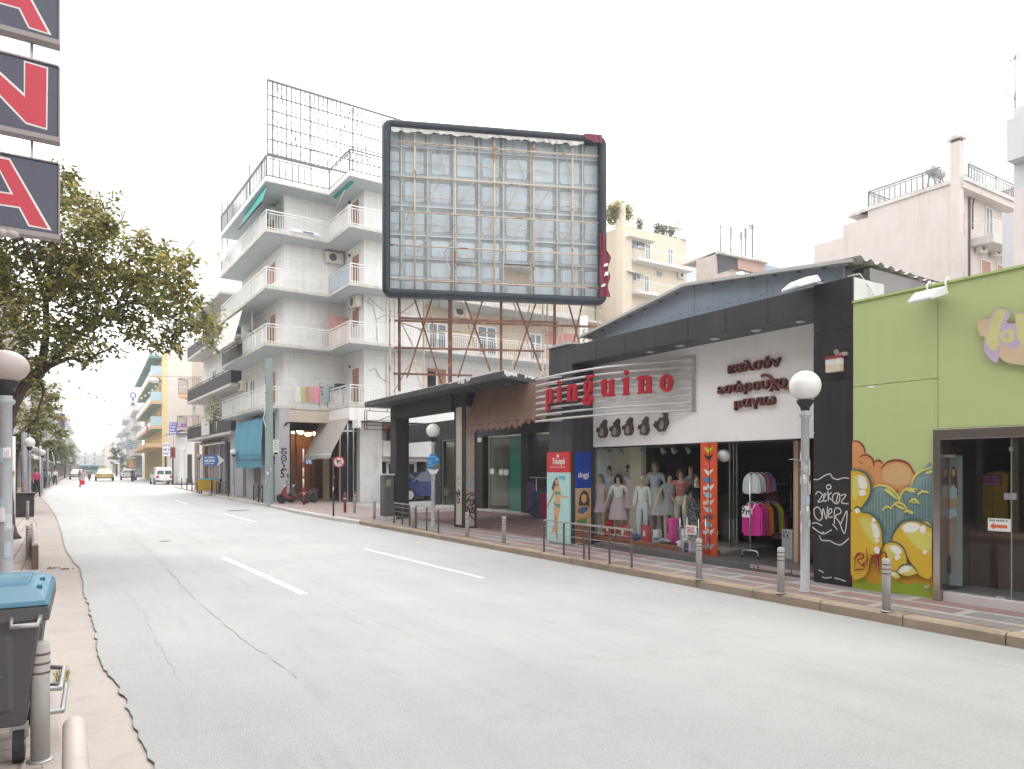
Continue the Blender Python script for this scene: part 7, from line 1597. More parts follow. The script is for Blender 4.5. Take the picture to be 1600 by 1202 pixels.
m = MB(M['pink']).fbox(pkS,.003,.5,4,zA+1.6,-.3,.12); m.build('chimney',pk,bevel=.02); MB(M['slab']).prism([pkS.P(-.1,zA+1.75,-.4),pkS.P(.6,zA+1.75,-.4),pkS.P(.6,zA+1.75,.22),pkS.P(-.1,zA+1.75,.22)],(0,0,.16)).build('chimney_cap',pk); MB(solid('soot',(.09,.085,.08))).fbox(pkS,.05,.45,zA+1.6,zA+1.75,-.25,.07).build('chimney_throat',pk)
rail_path(pk,[pkS.P(sU,0,-.1),pkS.P(-.6,0,-.1)],zA-.34,.95,'railg',.3,.03,.05,None,'roof_railing'); rail_path(pk,[pkS.P(sU,0,-.1),pkS.P(sU,0,-3)],zA-.34,.95,'railg',.3,.03,.05,None,'roof_railing'); rail_path(pk,[pkT.P(.6,0,.6),pkT.P(wT+.6,0,.6),pkT.P(wT+.6,0,-3)],zA-.34,.8,'railg',.3,.03,.05,None,'roof_railing')
for (x0,y0,x1,y1) in ((1496.5,328,1506,369),(1497,420,1506,440)): (u0,z1),(u1,z0) = pkT.uz(x0,y0),pkT.uz(x1,y1); window(pkT,u0,u1,z0,z1,.01,pk,'pink','acw',.06,0,'window')
for (x0,y0,x1,y1) in ((1531.5,404,1547,440),(1556,412,1570,440)): (u0,z1),(u1,z0) = pkT.uz(x0,y0),pkT.uz(x1,y1); window(pkT,u0,u1,z0,z1,.01,pk,'acw','shutter',.07,0,'window')
u0,u1 = pkT.U(1516,.02),pkT.U(1575,.02); z_ = pkT.Z(1540,373,1.1)
ub0,ub1 = pkT.U(1541,1.1)-.1,wT+.9
m = MB(M['slab']).prism([pkT.P(u0,z_,.003),pkT.P(u0+.2,z_,1.1),pkT.P(ub1,z_,1.1),pkT.P(ub1,z_,.003)],(0,0,.4)); m.build('balcony_slab',pk)
rail_path(pk,[pkT.P(u0+.05,0,.05),pkT.P(u0+.22,0,1.05),pkT.P(ub1-.05,0,1.05)],z_+.4,.85,'railw',.16,.014,.035)
(a,z1),(b,z0) = pkT.uz(1539,322,.01),pkT.uz(1550,352,.01); window(pkT,a,b,z_+.4,z1,.01,pk,'acw','pane',.07,1,'balcony_door')
for px,lb in ((1527,'left one of two air conditioners under the balcony of the pink block'),(1550,'right one of two air conditioners under the balcony of the pink block')): ac_unit(pkT,pkT.U(px),pkT.Z(px,397 if px < 1540 else 402),.02,lb,.72,.62,.3)
m = MB(solid('pipe_dark',(.12,.1,.1)))
m.pipe([pkT.P(*pkT.uz(1515,302,.06),.06),pkT.P(*pkT.uz(1515,440,.06),.06)],.05,8); m.pipe([pkT.P(*pkT.uz(x,y,.1),.1) for x,y in ((1526,293),(1524,305),(1520,320),(1520,358))],.04,8); m.build('drain_pipe',pk)
for px,d_,lb,fl in ((1462,1.6,'solar water heater with a striped collector left of the chimney',1),(1512,1.2,'solar water heater with open frame right of the chimney',-1)):
 c = pkT.P(pkT.U(px,-d_),zA-.34,-d_); t = empty('solar_heater',c,lb,'solar heater'); h = .95
 MB(solid('tank_grey',(.34,.34,.34),.4)).pipe([c+pkT.u*-.6+Vector((0,0,h+.4)),c+pkT.u*.6+Vector((0,0,h+.4))],.27,16).build('tank',t)
 pn = MB(solid('collector',(.15,.16,.18),.3)); a = c+Vector((0,0,h)); dn_ = pkT.n*(.9*(1 if fl > 0 else .4))+Vector((0,0,-.85 if fl > 0 else -.2)); pn.obox(a-pkT.u*.6,pkT.u*1.2,dn_,Vector((0,0,.06))); pn.use(M['acw'])
 for k in range(7): pn.obox(a-pkT.u*(.6-.19*k)+Vector((0,0,.065)),pkT.u*.05,dn_,Vector((0,0,.01)))
 pn.build('collector_panel',t); m = MB(M['railg'])
 for sx in (-.55,.55):
  for sy in (-.3,.5): m.bar(c+pkT.u*sx+pkT.n*sy,c+pkT.u*sx+Vector((0,0,h+.3)),.04)
 m.build('stand',t)
# white block at the right edge
D4 = 30.0; wT2 = Frame(at_px(1584,D4),-90); z5 = lambda py: zz(py,D4)
we = empty('apartment_building',wT2.P(4,SW,-3),'white and pinkish tall building cut by the right edge of the photo','building')
WS = pm('bluish_white_plaster',(.5,.5,.515),.85,.05,1,stain=.3); MB(WS).fbox(wT2,0,9,z5(298),z5(170),-3,0).build('wall',we); MB(M['pink']).fbox(wT2,0,9,SW,z5(298)-.003,-3,0).build('lower_wall',we)  # one even bluish white, greyer than the other white plaster
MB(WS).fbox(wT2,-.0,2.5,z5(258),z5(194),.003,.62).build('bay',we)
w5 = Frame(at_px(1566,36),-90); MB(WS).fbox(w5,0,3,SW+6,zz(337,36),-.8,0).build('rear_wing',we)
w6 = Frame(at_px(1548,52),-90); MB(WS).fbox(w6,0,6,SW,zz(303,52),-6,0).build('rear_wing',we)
wT2 = skyline(1584,D4)
c = PD(1586,171,30.4); t = empty('tv_aerial',c,'tall aerial with two long booms on the white building at the right edge','aerial'); top = c+Vector((0,0,2.35)); MB(M['railg']).pipe([c,top],.03,6).build('mast',t)
for h_,l0,l1,sl in ((2.25,1.2,.45,.7),(.45,1.1,.05,.0)):
 b = c+Vector((0,0,h_)); a0_ = b-wT2.u*l0-Vector((0,0,l0*sl)); a1_ = b+wT2.u*l1+Vector((0,0,l1*sl)); m = MB(M['railg']).pipe([a0_,a1_],.018,5)
 for k in range(8): p = a0_.lerp(a1_,k/7); m.pipe([p-wT2.n*.25,p+wT2.n*.25],.012,4)
 m.build('boom',t)

# ------------------------------------------------------------ people, mannequins
HJ = dict(pel=(0,0,.94),wa=(0,.0,1.09),ch=(0,0,1.28),nk=(0,.012,1.44),h0=(0,-.005,1.52),h1=(0,-.022,1.60),h2=(0,-.005,1.665),no=(0,-.112,1.575),
 sl=(.16,.0,1.395),el=(.205,.03,1.13),wl=(.225,-.04,.90),sr=(-.16,0,1.395),er=(-.205,.03,1.13),wr=(-.225,-.04,.90),
 hl=(.085,0,.9),kl=(.095,-.02,.5),al=(.095,.02,.09),tl=(.11,-.13,.035),hr=(-.085,0,.9),kr=(-.095,-.02,.5),ar=(-.095,.02,.09),tr=(-.11,-.13,.035))
HRAD = dict(pel=(.13,.1),wa=(.105,.08),ch=(.135,.095),nk=.05,h0=.058,h1=(.078,.088),h2=.06,no=.014,sl=.052,sr=.052,el=.04,er=.04,wl=.027,wr=.027,hl=.085,hr=.085,kl=.054,kr=.054,al=.038,ar=.038,tl=.03,tr=.03)
HE = ['pel wa','wa ch','ch nk','nk h0','h0 h1','h1 h2','h1 no','ch sl','sl el','el wl','ch sr','sr er','er wr','pel hl','hl kl','kl al','al tl','pel hr','hr kr','kr ar','ar tr']
def skin_mesh(J,E,rad,add=0.0,sub=1,hands=True,name='body'):
 names = [];
 for e in E:
  for n in e.split():
   if n not in names: names.append(n)
 vs_ = [Vector(J[n]) for n in names]; es = [tuple(names.index(n) for n in e.split()) for e in E]; rs = [rad[n] for n in names]
 if hands:
  for w_,e_,s_ in (('wl','el',1),('wr','er',-1)):
   if w_ not in names: continue
   d = (Vector(J[w_])-Vector(J[e_])).normalized(); side = Vector((s_*.3,-1,0)); side = (side-d*side.dot(d)).normalized()
   vs_.append(Vector(J[w_])+d*.075); rs.append((.034,.016)); pi_ = len(vs_)-1; es.append((names.index(w_),pi_))
   for k in range(4):
    b = Vector(J[w_])+d*.1+side*(.03-.02*k); L_ = (.062,.075,.07,.055)[k]; q1 = b+d*L_*.55; q2 = b+d*L_+side.cross(d)*s_*.018
    vs_ += [q1,q2]; rs += [.008,.007]; es += [(pi_,len(vs_)-2),(len(vs_)-2,len(vs_)-1)]
   t1 = Vector(J[w_])+d*.05+side*.045; t2 = t1+d*.04+side*.012; vs_ += [t1,t2]; rs += [.01,.008]; es += [(names.index(w_),len(vs_)-2),(len(vs_)-2,len(vs_)-1)]
 me = bpy.data.meshes.new('sk'); me.from_pydata(vs_,es,[]); ob = bpy.data.objects.new('sk',me); col.objects.link(ob)
 ob.modifiers.new('s','SKIN')
 sv = me.skin_vertices[0].data
 for i,r_ in enumerate(rs): r2 = r_ if isinstance(r_,tuple) else (r_,r_); sv[i].radius = (r2[0]+add,r2[1]+add); sv[i].use_root = (i == 0)
 if sub: m_ = ob.modifiers.new('u','SUBSURF'); m_.levels = sub; m_.render_levels = sub
 dg = bpy.context.evaluated_depsgraph_get(); o2 = bpy.data.meshes.new_from_object(ob.evaluated_get(dg)); o2.name = name
 col.objects.unlink(ob); bpy.data.objects.remove(ob)
 o2.polygons.foreach_set('use_smooth',[True]*len(o2.polygons)); return o2
def part(me,name,parent,mat):
 me.materials.clear(); me.materials.append(mat); o = bpy.data.objects.new(name,me); col.objects.link(o); o.parent = parent; return o
def loft(rings,n=20,wav=0.0):        # rings of (z, rx, ry, yo): a garment hanging around the body
 m = MB(); vs_ = []
 for i,(z,rx,ry,yo) in enumerate(rings):
  for j in range(n): a = 2*math.pi*j/n; k = 1+wav*math.sin(5*a+i)*i/len(rings); vs_.append((rx*k*math.cos(a),yo+ry*k*math.sin(a),z))
 m.add(vs_,[(i*n+j,i*n+(j+1) % n,(i+1)*n+(j+1) % n,(i+1)*n+j) for i in range(len(rings)-1) for j in range(n)],True); return m
def local_part(mb,name,t,mat):
 o = mb.build(name,mat=mat,smooth=True); o.parent = t; return o
def hair(t,mat,style):
 m = MB(); m.ball((0,.022,1.625),.1,14,10,(.92,1.0,.95))
 if style == 'long': m.ball((0,.055,1.5),.1,12,10,(1.15,.6,1.6)); m.ball((.085,.0,1.5),.045,10,8,(.7,.9,2.6)); m.ball((-.085,.0,1.5),.045,10,8,(.7,.9,2.6))
 if style == 'bob': m.ball((0,.04,1.56),.1,12,8,(1.1,.75,1.1)); m.ball((.085,-.005,1.55),.05,10,8,(.7,1,1.5)); m.ball((-.085,-.005,1.55),.05,10,8,(.7,1,1.5)); m.ball((0,-.075,1.655),.04,10,6,(1.7,.6,.6))
 if style == 'curly':
  rr = random.Random(3)
  for i in range(26): a = rr.uniform(0,6.28); m.ball((.1*math.cos(a),.04+.085*math.sin(a) if math.sin(a) > -.6 else .03,rr.uniform(1.5,1.69)),rr.uniform(.03,.048),8,6)
 if style == 'tied': m.ball((0,.12,1.6),.045,10,8)
 return local_part(m,'hair',t,mat)
def face(t):
 m = MB(solid('eye_dark',(.03,.025,.02),.3))
 for s_ in (-1,1): m.ball((s_*.03,-.099,1.603),.0095,8,6,(1.3,.6,.8)); m.box(s_*.03-.014,s_*.03+.014,-.104,-.096,1.622,1.626)
 o = local_part(m,'eyes',t,None or M['rubber']); o.data.materials.clear(); o.data.materials.append(solid('eye_dark',(.03,.025,.02),.3))
 m = MB().ball((0,-.094,1.548),.014,10,6,(1.5,.6,.5)); local_part(m,'mouth',t,solid('lips',(.4,.12,.1),.5))
TORSO = ['pel wa','wa ch','ch nk','ch sl','ch sr','pel hl','pel hr']
ARMS = ['sl el','el wl','sr er','er wr']; UARMS = ['sl el','sr er']; LEGS = ['pel hl','hl kl','kl al','pel hr','hr kr','kr ar']
_bc = {}
def body_mesh(key,ov):
 if key not in _bc: J = dict(HJ); J.update(ov); _bc[key] = (J,skin_mesh(J,HE,HRAD))
 return _bc[key]
POSES = {'stand': {},'hip': dict(er=(-.3,.06,1.14),wr=(-.19,-.06,.98),kl=(.11,-.06,.5),al=(.13,-.04,.09),tl=(.16,-.18,.035)),'open': dict(el=(.27,.03,1.15),wl=(.36,-.05,.93),er=(-.26,.03,1.15),wr=(-.33,-.06,.92)),
 'walk': dict(kl=(.09,-.16,.52),al=(.09,-.22,.1),tl=(.1,-.36,.06),kr=(-.09,.02,.5),ar=(-.09,.3,.14),tr=(-.1,.2,.04),el=(.21,.12,1.14),wl=(.22,.1,.9),er=(-.21,-.04,1.13),wr=(-.22,-.18,.93)),
 'carry': dict(er=(-.22,.02,1.12),wr=(-.24,-.0,.86),el=(.22,-.04,1.13),wl=(.12,-.2,1.1),kl=(.09,-.14,.52),al=(.09,-.18,.1),tl=(.1,-.31,.05),kr=(-.09,.0,.5),ar=(-.09,.24,.12),tr=(-.1,.12,.04)),
 'ride': dict(pel=(0,.1,.82),wa=(0,.08,.97),ch=(0,.02,1.17),nk=(0,-.0,1.33),h0=(0,-.02,1.41),h1=(0,-.04,1.49),h2=(0,-.02,1.555),no=(0,-.13,1.465),sl=(.17,.0,1.28),sr=(-.17,0,1.28),el=(.24,-.16,1.08),wl=(.26,-.4,1.0),er=(-.24,-.16,1.08),wr=(-.26,-.4,1.0),hl=(.09,.06,.8),kl=(.15,-.36,.74),al=(.15,-.26,.36),tl=(.16,-.4,.32),hr=(-.09,.06,.8),kr=(-.15,-.36,.74),ar=(-.15,-.26,.36),tr=(-.16,-.4,.32))}
def figure(loc,rz,sc,pose,label,cat,group=None,skin='skin',top=None,bottom=None,dress=None,hairc=None,hairs='long',name='person',long_sleeve=True,shoes=None,skirt=None):
 J,me = body_mesh(pose,POSES[pose]); t = empty(name,loc,label,cat,group,rz); t.scale = (sc,sc,sc)
 part(me.copy(),'body',t,M[skin])
 if top: k = ('top',pose,long_sleeve); _bc[k] = _bc.get(k) or skin_mesh(J,TORSO+(ARMS if long_sleeve else UARMS),HRAD,.014,1,False); part(_bc[k].copy(),'top',t,top)
 if bottom: k = ('leg',pose); _bc[k] = _bc.get(k) or skin_mesh(J,['pel wa']+LEGS,HRAD,.016,1,False); part(_bc[k].copy(),'trousers',t,bottom)
 if dress: local_part(loft([(1.43,.07,.06,.01),(1.40,.17,.085,0),(1.3,.165,.125,-.01),(1.12,.13,.105,0),(.98,.165,.13,0),(.82,.2,.155,0),(.66,.23,.175,0)],24,.05),'dress',t,dress); k = ('slv',pose); _bc[k] = _bc.get(k) or skin_mesh(dict(J,el=Vector(J['sl']).lerp(Vector(J['el']),.4),er=Vector(J['sr']).lerp(Vector(J['er']),.4)),['ch sl','sl el','ch sr','sr er'],HRAD,.016,1,False); part(_bc[k].copy(),'sleeves',t,dress)
 if skirt: local_part(loft([(1.1,.125,.1,0),(.98,.165,.13,0),(.8,.21,.165,0),(.6,.25,.19,0),(.5,.26,.2,0)],24,.06),'skirt',t,skirt)
 if hairc: hair(t,hairc,hairs)
 if skin: face(t)
 if shoes:
  m = MB()
  for a,b in (('al','tl'),('ar','tr')): m.pipe([Vector(J[a])-Vector((0,-.03,.045)),(Vector(J[a])+Vector(J[b]))/2-Vector((0,0,.02)),Vector(J[b])-Vector((0,.02,.0))],[.045,.042,.034],10)
  local_part(m,'shoes',t,shoes)
 return t
# mannequins in the lingerie shop window
hB,hD,hBr,hLt = solid('hair_black',(.025,.02,.02),.5),solid('hair_dark',(.06,.04,.035),.5),solid('hair_brown',(.16,.09,.05),.5),solid('hair_ash',(.2,.16,.12),.5)
MG = 'mannequins in the lingerie shop window'
zdis = zfl+.052
def mann(px,yt,yb,o,rz,**k):
 u = FP.U(px,o); zb_,zt_ = FP.Z(px,yb,o),FP.Z(px,yt,o); zb_ = max(zb_,zdis)
 p = FP.P(u,zb_,o); sc = (zt_-zb_)/1.7
 if zb_ > zdis+.03: tag(MB(M['cream']).lathe((p.x,p.y,zdis),[(.2,0),(.2,zb_-zdis-.004)],20,False).build('display_riser',loc=(p.x,p.y,zdis)),k['label'].replace('mannequin','riser under mannequin',1),'riser')
 return figure(tuple(p),R(rz),sc,skin='mann',cat='mannequin',group=MG,name='mannequin',**k)
lil_ = solid('cloth_lilac',(.58,.45,.52)); pnk = solid('cloth_pale_pink',(.62,.46,.5)); wht = solid('cloth_white',(.78,.77,.76)); gry = solid('cloth_grey',(.33,.32,.34)); blu = solid('cloth_pale_blue',(.6,.65,.72))
mann(938,741,847,-.76,-62,pose='stand',label='mannequin in a pale lilac dress with long ash blond hair',dress=lil_,hairc=hLt,hairs='long')
mann(966,742,847,-.86,-55,pose='open',label='mannequin in a white and pink set with a black bob',top=wht,long_sleeve=False,skirt=pnk,hairc=hB,hairs='bob')
mann(985.5,727,836,-1.06,-70,pose='hip',label='mannequin in a pink lilac dress with curly dark hair',dress=solid('cloth_mauve',(.55,.4,.5)),hairc=hD,hairs='curly')
mann(1004,744,845,-.88,-60,pose='stand',label='mannequin in white top and pale blue pyjama trousers',top=wht,bottom=blu,hairc=solid('hair_blond',(.6,.48,.3),.5),hairs='tied')
mann(1024,719,840,-1.2,-75,pose='open',label='mannequin in white tank top and shorts with long brown hair',top=blu,long_sleeve=False,skirt=wht,hairc=hBr,hairs='long')
mann(1046,739,846,-1.0,-35,pose='open',label='mannequin in a grey nightdress with dark hair',dress=gry,hairc=hB,hairs='bob')
mann(1079,725,838,-1.25,-50,pose='stand',label='bald mannequin in a striped grey pyjama',top=leopard('cloth_striped',(.3,.3,.33),(.12,.12,.14),40),bottom=gry)
mann(1088,741,846,-.85,-28,pose='open',label='mannequin in a black top and dotted black skirt beside the red banner',top=solid('cloth_black',(.02,.02,.022)),long_sleeve=False,skirt=leopard('cloth_dotted',(.03,.03,.03),(.6,.6,.6),34),hairc=hB,hairs='tied')
mann(1064,733,842,-1.1,-48,pose='hip',label='mannequin in a coral top and cream trousers with brown hair',top=solid('cloth_coral',(.6,.2,.17)),bottom=solid('cloth_cream2',(.62,.55,.45)),hairc=hBr,hairs='bob')
mann(952,729,838,-1.02,-60,pose='stand',label='mannequin in a pale blue dress with dark hair behind the first two',dress=blu,hairc=hD,hairs='long')
# goods laid in the window
def bag(px,py,o,w_,h,mat_,label,name='gift_bag',cat='bag'):
 u,z = FP.uz(px,py,o); z = zdis; t = empty(name,FP.P(u,z,o),label,cat)
 MB(mat_).fpoly(FP,[(u-w_/2,z),(u+w_/2,z),(u+w_*.42,z+h),(u-w_*.42,z+h)],o-.06,o+.06).build('body',t,bevel=.015); m = MB(mat_)
 m.pipe([FP.P(u-w_*.2,z+h,o),FP.P(u-w_*.15,z+h*1.25,o),FP.P(u+w_*.15,z+h*1.25,o),FP.P(u+w_*.2,z+h,o)],.006,6).build('handle',t); MB(wht).fsheet(FP,[(u-w_*.15,z+h*.35),(u+w_*.15,z+h*.35),(u+w_*.15,z+h*.65),(u-w_*.15,z+h*.65)],o+.063).build('label_patch',t)
redc,mag = solid('cloth_red',(.5,.02,.03)),solid('cloth_magenta',(.65,.03,.3))
bag(952,845,-.75,.22,.36,redc,'red bag between the first two mannequins'); bag(976,846,-.74,.26,.3,redc,'red bag with white patch right of the black haired mannequin'); bag(1010,849,-.76,.2,.34,redc,'pointed red bag in the middle of the shop window')
bag(1027,852,-.82,.16,.26,solid('card_pale',(.6,.65,.62)),'pale card box standing in the shop window','card_box','box')
c = FP.P(FP.U(1052,-.8),zdis,-.8); tag(MB(mag).lathe(tuple(c),[(.11,0),(.11,.2),(.09,.3),(.11,.48),(.08,.52)],18).build('magenta_top',loc=c),'magenta top on a bust form in the shop window','top')
for k,(px,mt_,lb) in enumerate([(995,solid('cloth_navy',(.04,.07,.25)),'folded navy and white garment left of the pointed red bag'),(1030,solid('cloth_denim',(.25,.3,.36)),'crumpled blue grey garment in front of the pale card box'),(1042,gry,'crumpled grey garment beside the magenta top'),(1066,wht,'folded white garment near the lingerie stand')]):
 rr = random.Random(k); m = MB(mt_); c = FP.P(FP.U(px,-.72),zdis,-.72)
 for i in range(7): m.ball(tuple(c+Vector((rr.uniform(-.04,.04),rr.uniform(-.1,.1),.03+.02*i*rr.random()))),rr.uniform(.05,.08),10,6,(1,1.2,.5))
 tag(m.build('folded_garment',loc=c),lb,'garment')
# price stand in front of the window
c = FP.P(FP.U(1083,-.35),SW,-.35); t = empty('lingerie_stand',c,'chrome wire stand with packed lingerie in front of the window','stand')
m = MB(M['chrome'])
for du in (-.22,.22):
 for do in (-.08,.1): m.pipe([c+FP.u*du+FP.n*do+Vector((0,0,.08)),c+FP.u*du+FP.n*do+Vector((0,0,.75))],.008,6)
for z in (.2,.4,.6): m.pipe([c+FP.u*-.22+FP.n*.1+Vector((0,0,z)),c+FP.u*.22+FP.n*.1+Vector((0,0,z))],.006,6)
m.build('frame',t)
rr = random.Random(8)
for i in range(10):
 pc_ = c+FP.u*(-.18+.09*(i % 5))+Vector((0,0,.14+.24*(i//5)))+FP.n*.05; m = MB(solid(*[('pack_white',(.6,.6,.62)),('pack_grey',(.3,.32,.36)),('pack_dark',(.08,.07,.08)),('pack_lilac',(.4,.36,.45)),('pack_blue',(.3,.38,.45))][rr.randrange(5)]))
 m.obox(pc_-FP.u*.035,FP.u*.07,FP.n*.03,Vector((0,0,.17))); tag(m.build('packet',loc=pc_),'small lingerie packet hanging on the chrome wire stand','packet','packets on the wire stand')
(u0,z1),(u1,z0) = FP.uz(1071.5,820.5,-.2),FP.uz(1088,836,-.2); t2 = empty('price_sign',FP.P((u0+u1)/2,z0,-.2),'white price sign with red print on the wire stand','price sign'); MB(wht).fbox(FP,u0,u1,z0,z1,-.21,-.2).build('panel',t2); m = MB(redc)
for k in range(3): faint_line(m,FP,u0+.03,u1-.03,lerp(z0,z1,.25+.25*k),.03,-.198)
m.build('faint_print',t2)
# two tier garment rack with shirts
ga,gb2 = G(1172,872,zfl),G(1236,866,zfl)
gr = empty('garment_rack',tuple(ga),'two tier chrome garment rack on the shop step','garment rack'); dg_ = (gb2-ga).normalized(); sd_ = Vector((-dg_.y,dg_.x,0)); up = Vector((0,0,1))
da = (ga-CAMV).dot(Vector((SN,CS,0))); Zr = lambda y: CAM_H+(734-y)/1100*da
hT,hU,hL = Zr(740)-zfl,Zr(757)-zfl,Zr(803)-zfl
L2 = (gb2-ga).length*1.0
m = MB(M['chrome']); m.pipe([ga+up*.13,ga+up*hT],.013,8); m.pipe([ga+dg_*L2+up*.1,ga+dg_*L2+up*hT],.013,8); m.pipe([ga+up*hU,ga+dg_*L2+up*hU],.012,8); m.pipe([ga+up*hL,ga+dg_*L2+up*hL],.012,8); m.build('frame',gr)
for k in (0,L2):
 m = MB(M['chrome']); q = ga+dg_*k; m.pipe([q+sd_*.17+up*.03,q+sd_*.165+up*.1,q+sd_*.13+up*.13,q-sd_*.13+up*.13,q-sd_*.165+up*.1,q-sd_*.17+up*.03],.014,8); m.build('foot',gr)
 for s_ in (.17,-.17): MB(M['rubber']).ball(tuple(q+sd_*s_+up*.02),.022,10,8).build('caster',gr)
def shirt(k,zt,ln,wid,mt_,label,sleeve=True):
 c = ga+dg_*k+up*(zt); F = Frame((c.x,c.y),math.degrees(math.atan2(-sd_.y,-sd_.x)))
 if F.n.dot(-dg_) < 0: F = Frame((c.x,c.y),math.degrees(math.atan2(sd_.y,sd_.x)))
 t = empty('hanging_shirt',tuple(c-up*ln),label,'garment','clothes on the garment rack'); z = c.z-.05; w_ = wid
 pts = [(-.06,z),(-w_*.75,z-.05),(-w_,z-.11),(-w_*.94,z-ln*.6),(-w_*.97,z-ln),(-w_*.3,z-ln-.015),(w_*.35,z-ln+.01),(w_*.97,z-ln),(w_*.94,z-ln*.6),(w_,z-.11),(w_*.75,z-.05),(.06,z),(.0,z-.05)]
 MB(mt_).fpoly(F,pts,-.02,.02).build('front',t,bevel=.012)
 if sleeve:
  for s_ in (-1,1): MB(mt_).fpoly(F,[(s_*w_*.95,z-.07),(s_*w_*1.12,z-.16),(s_*w_*1.2,z-ln*.92),(s_*w_*1.0,z-ln*.95),(s_*w_*.98,z-.25)],-.026,.014).build('sleeve',t,bevel=.01)
 MB(M['railw']).pipe([F.P(-w_*.7,z-.035,0),F.P(0,z+.015,0),F.P(w_*.7,z-.035,0)],.006,6).build('hanger',t); return F,z,w_
mint = leopard('cloth_mint',(.48,.55,.52),(.6,.64,.62),60)
Fs,zsx,ws_ = shirt(.06,zfl+hL,0.57,0.185,mag,'magenta cardigan with pale beaded neckline at the front of the rack')
m = MB(wht); m.stroke(Fs,smooth([(-.075,zsx-.0),(-.04,zsx-.08),(0,zsx-.12),(.04,zsx-.08),(.08,zsx)]),.018,.022).stroke(Fs,[(0,zsx-.1),(.005,zsx-.2)],.03,.023); tag(m.build('beaded_collar',loc=Fs.P(0,zsx-.1,.02)),'pale beaded collar on the magenta cardigan','collar')
shirt(.2,zfl+hL,0.57,0.180,solid('cloth_raspberry',(.5,.03,.22)),'raspberry shirt behind the magenta cardigan'); shirt(.33,zfl+hL,0.57,0.180,solid('cloth_orange',(.65,.2,.02)),'orange shirt on the lower bar of the rack'); shirt(.45,zfl+hL,0.55,0.180,solid('cloth_black',(.02,.02,.022)),'black shirt on the lower bar of the rack'); shirt(.58,zfl+hL,0.54,0.190,solid('cloth_lime',(.42,.45,.03)),'lime green shirt at the back of the lower bar')
shirt(.04,zfl+hU,0.35,0.165,mint,'pale mint checked blouse at the front of the upper bar'); shirt(.17,zfl+hU,0.33,0.155,mint,'second pale mint blouse on the upper bar'); shirt(.3,zfl+hU,0.35,0.155,solid('cloth_rose',(.4,.14,.16)),'dusty rose top on the upper bar'); shirt(.42,zfl+hU,0.33,0.165,solid('cloth_purple',(.25,.2,.42)),'purple top on the upper bar')
Fp = Frame((ga.x-.05,ga.y),math.degrees(math.atan2(-sd_.y,-sd_.x)));
if Fp.n.dot(-dg_) < 0: Fp = Frame((ga.x-.03,ga.y),math.degrees(math.atan2(sd_.y,sd_.x)))
zpz = Zr(808); ps_ = empty('price_sign',Fp.P(-.0,zpz,.05),'white price sign reading 9,99 on the garment rack','price sign'); MB(wht).fbox(Fp,-.09,.07,zpz,zpz+.19,.045,.05).build('panel',ps_)
text('9,',.19,Fp.mat(-.045,zpz+.11,.052),PK,'lettering',ps_,.002,.003); text('99',.09,Fp.mat(.03,zpz+.09,.052),PK,'lettering',ps_,.002,.002)
# things behind the entrance pane
for px,c_n,lb in ((1209,('cloth_maroon',(.16,.03,.06)),'maroon garment hanging inside the shop behind the lime shirt'),(1222,('cloth_wine',(.22,.04,.08)),'wine red top hanging inside the shop above the white board')):
 u = U(px,-1.7); zt2 = Z(px,772 if px < 1215 else 800,-1.7); tag(MB(solid(*c_n)).fpoly(FP,[(u-.05,zt2),(u-.16,zt2-.08),(u-.18,zt2-.5),(u+.18,zt2-.5),(u+.16,zt2-.08),(u+.05,zt2)],-1.72,-1.66).build('hanging_shirt',loc=FP.P(u,zt2-.5,-1.7),bevel=.015),lb,'garment')
u0,u1 = U(1221.5,-1.15),U(1238,-1.15); z1 = Z(1230,827.5,-1.15); t = empty('notice_board',FP.P((u0+u1)/2,zfl,-1.15),'white standing board with two dark headings inside the shop entrance','notice'); MB(solid('board_grey_white',(.55,.56,.57),.6)).fbox(FP,u0,u1,zfl+.003,z1,-1.2,-1.15).build('panel',t); m = MB(solid('print_dark',(.08,.08,.1)))
for k,h in ((.07,.035),(.18,.05),(.26,.015)): faint_line(m,FP,u0+.03,u1-.04,lerp(z1,zfl,k+.03),h,-1.148)
m.build('faint_print',t)
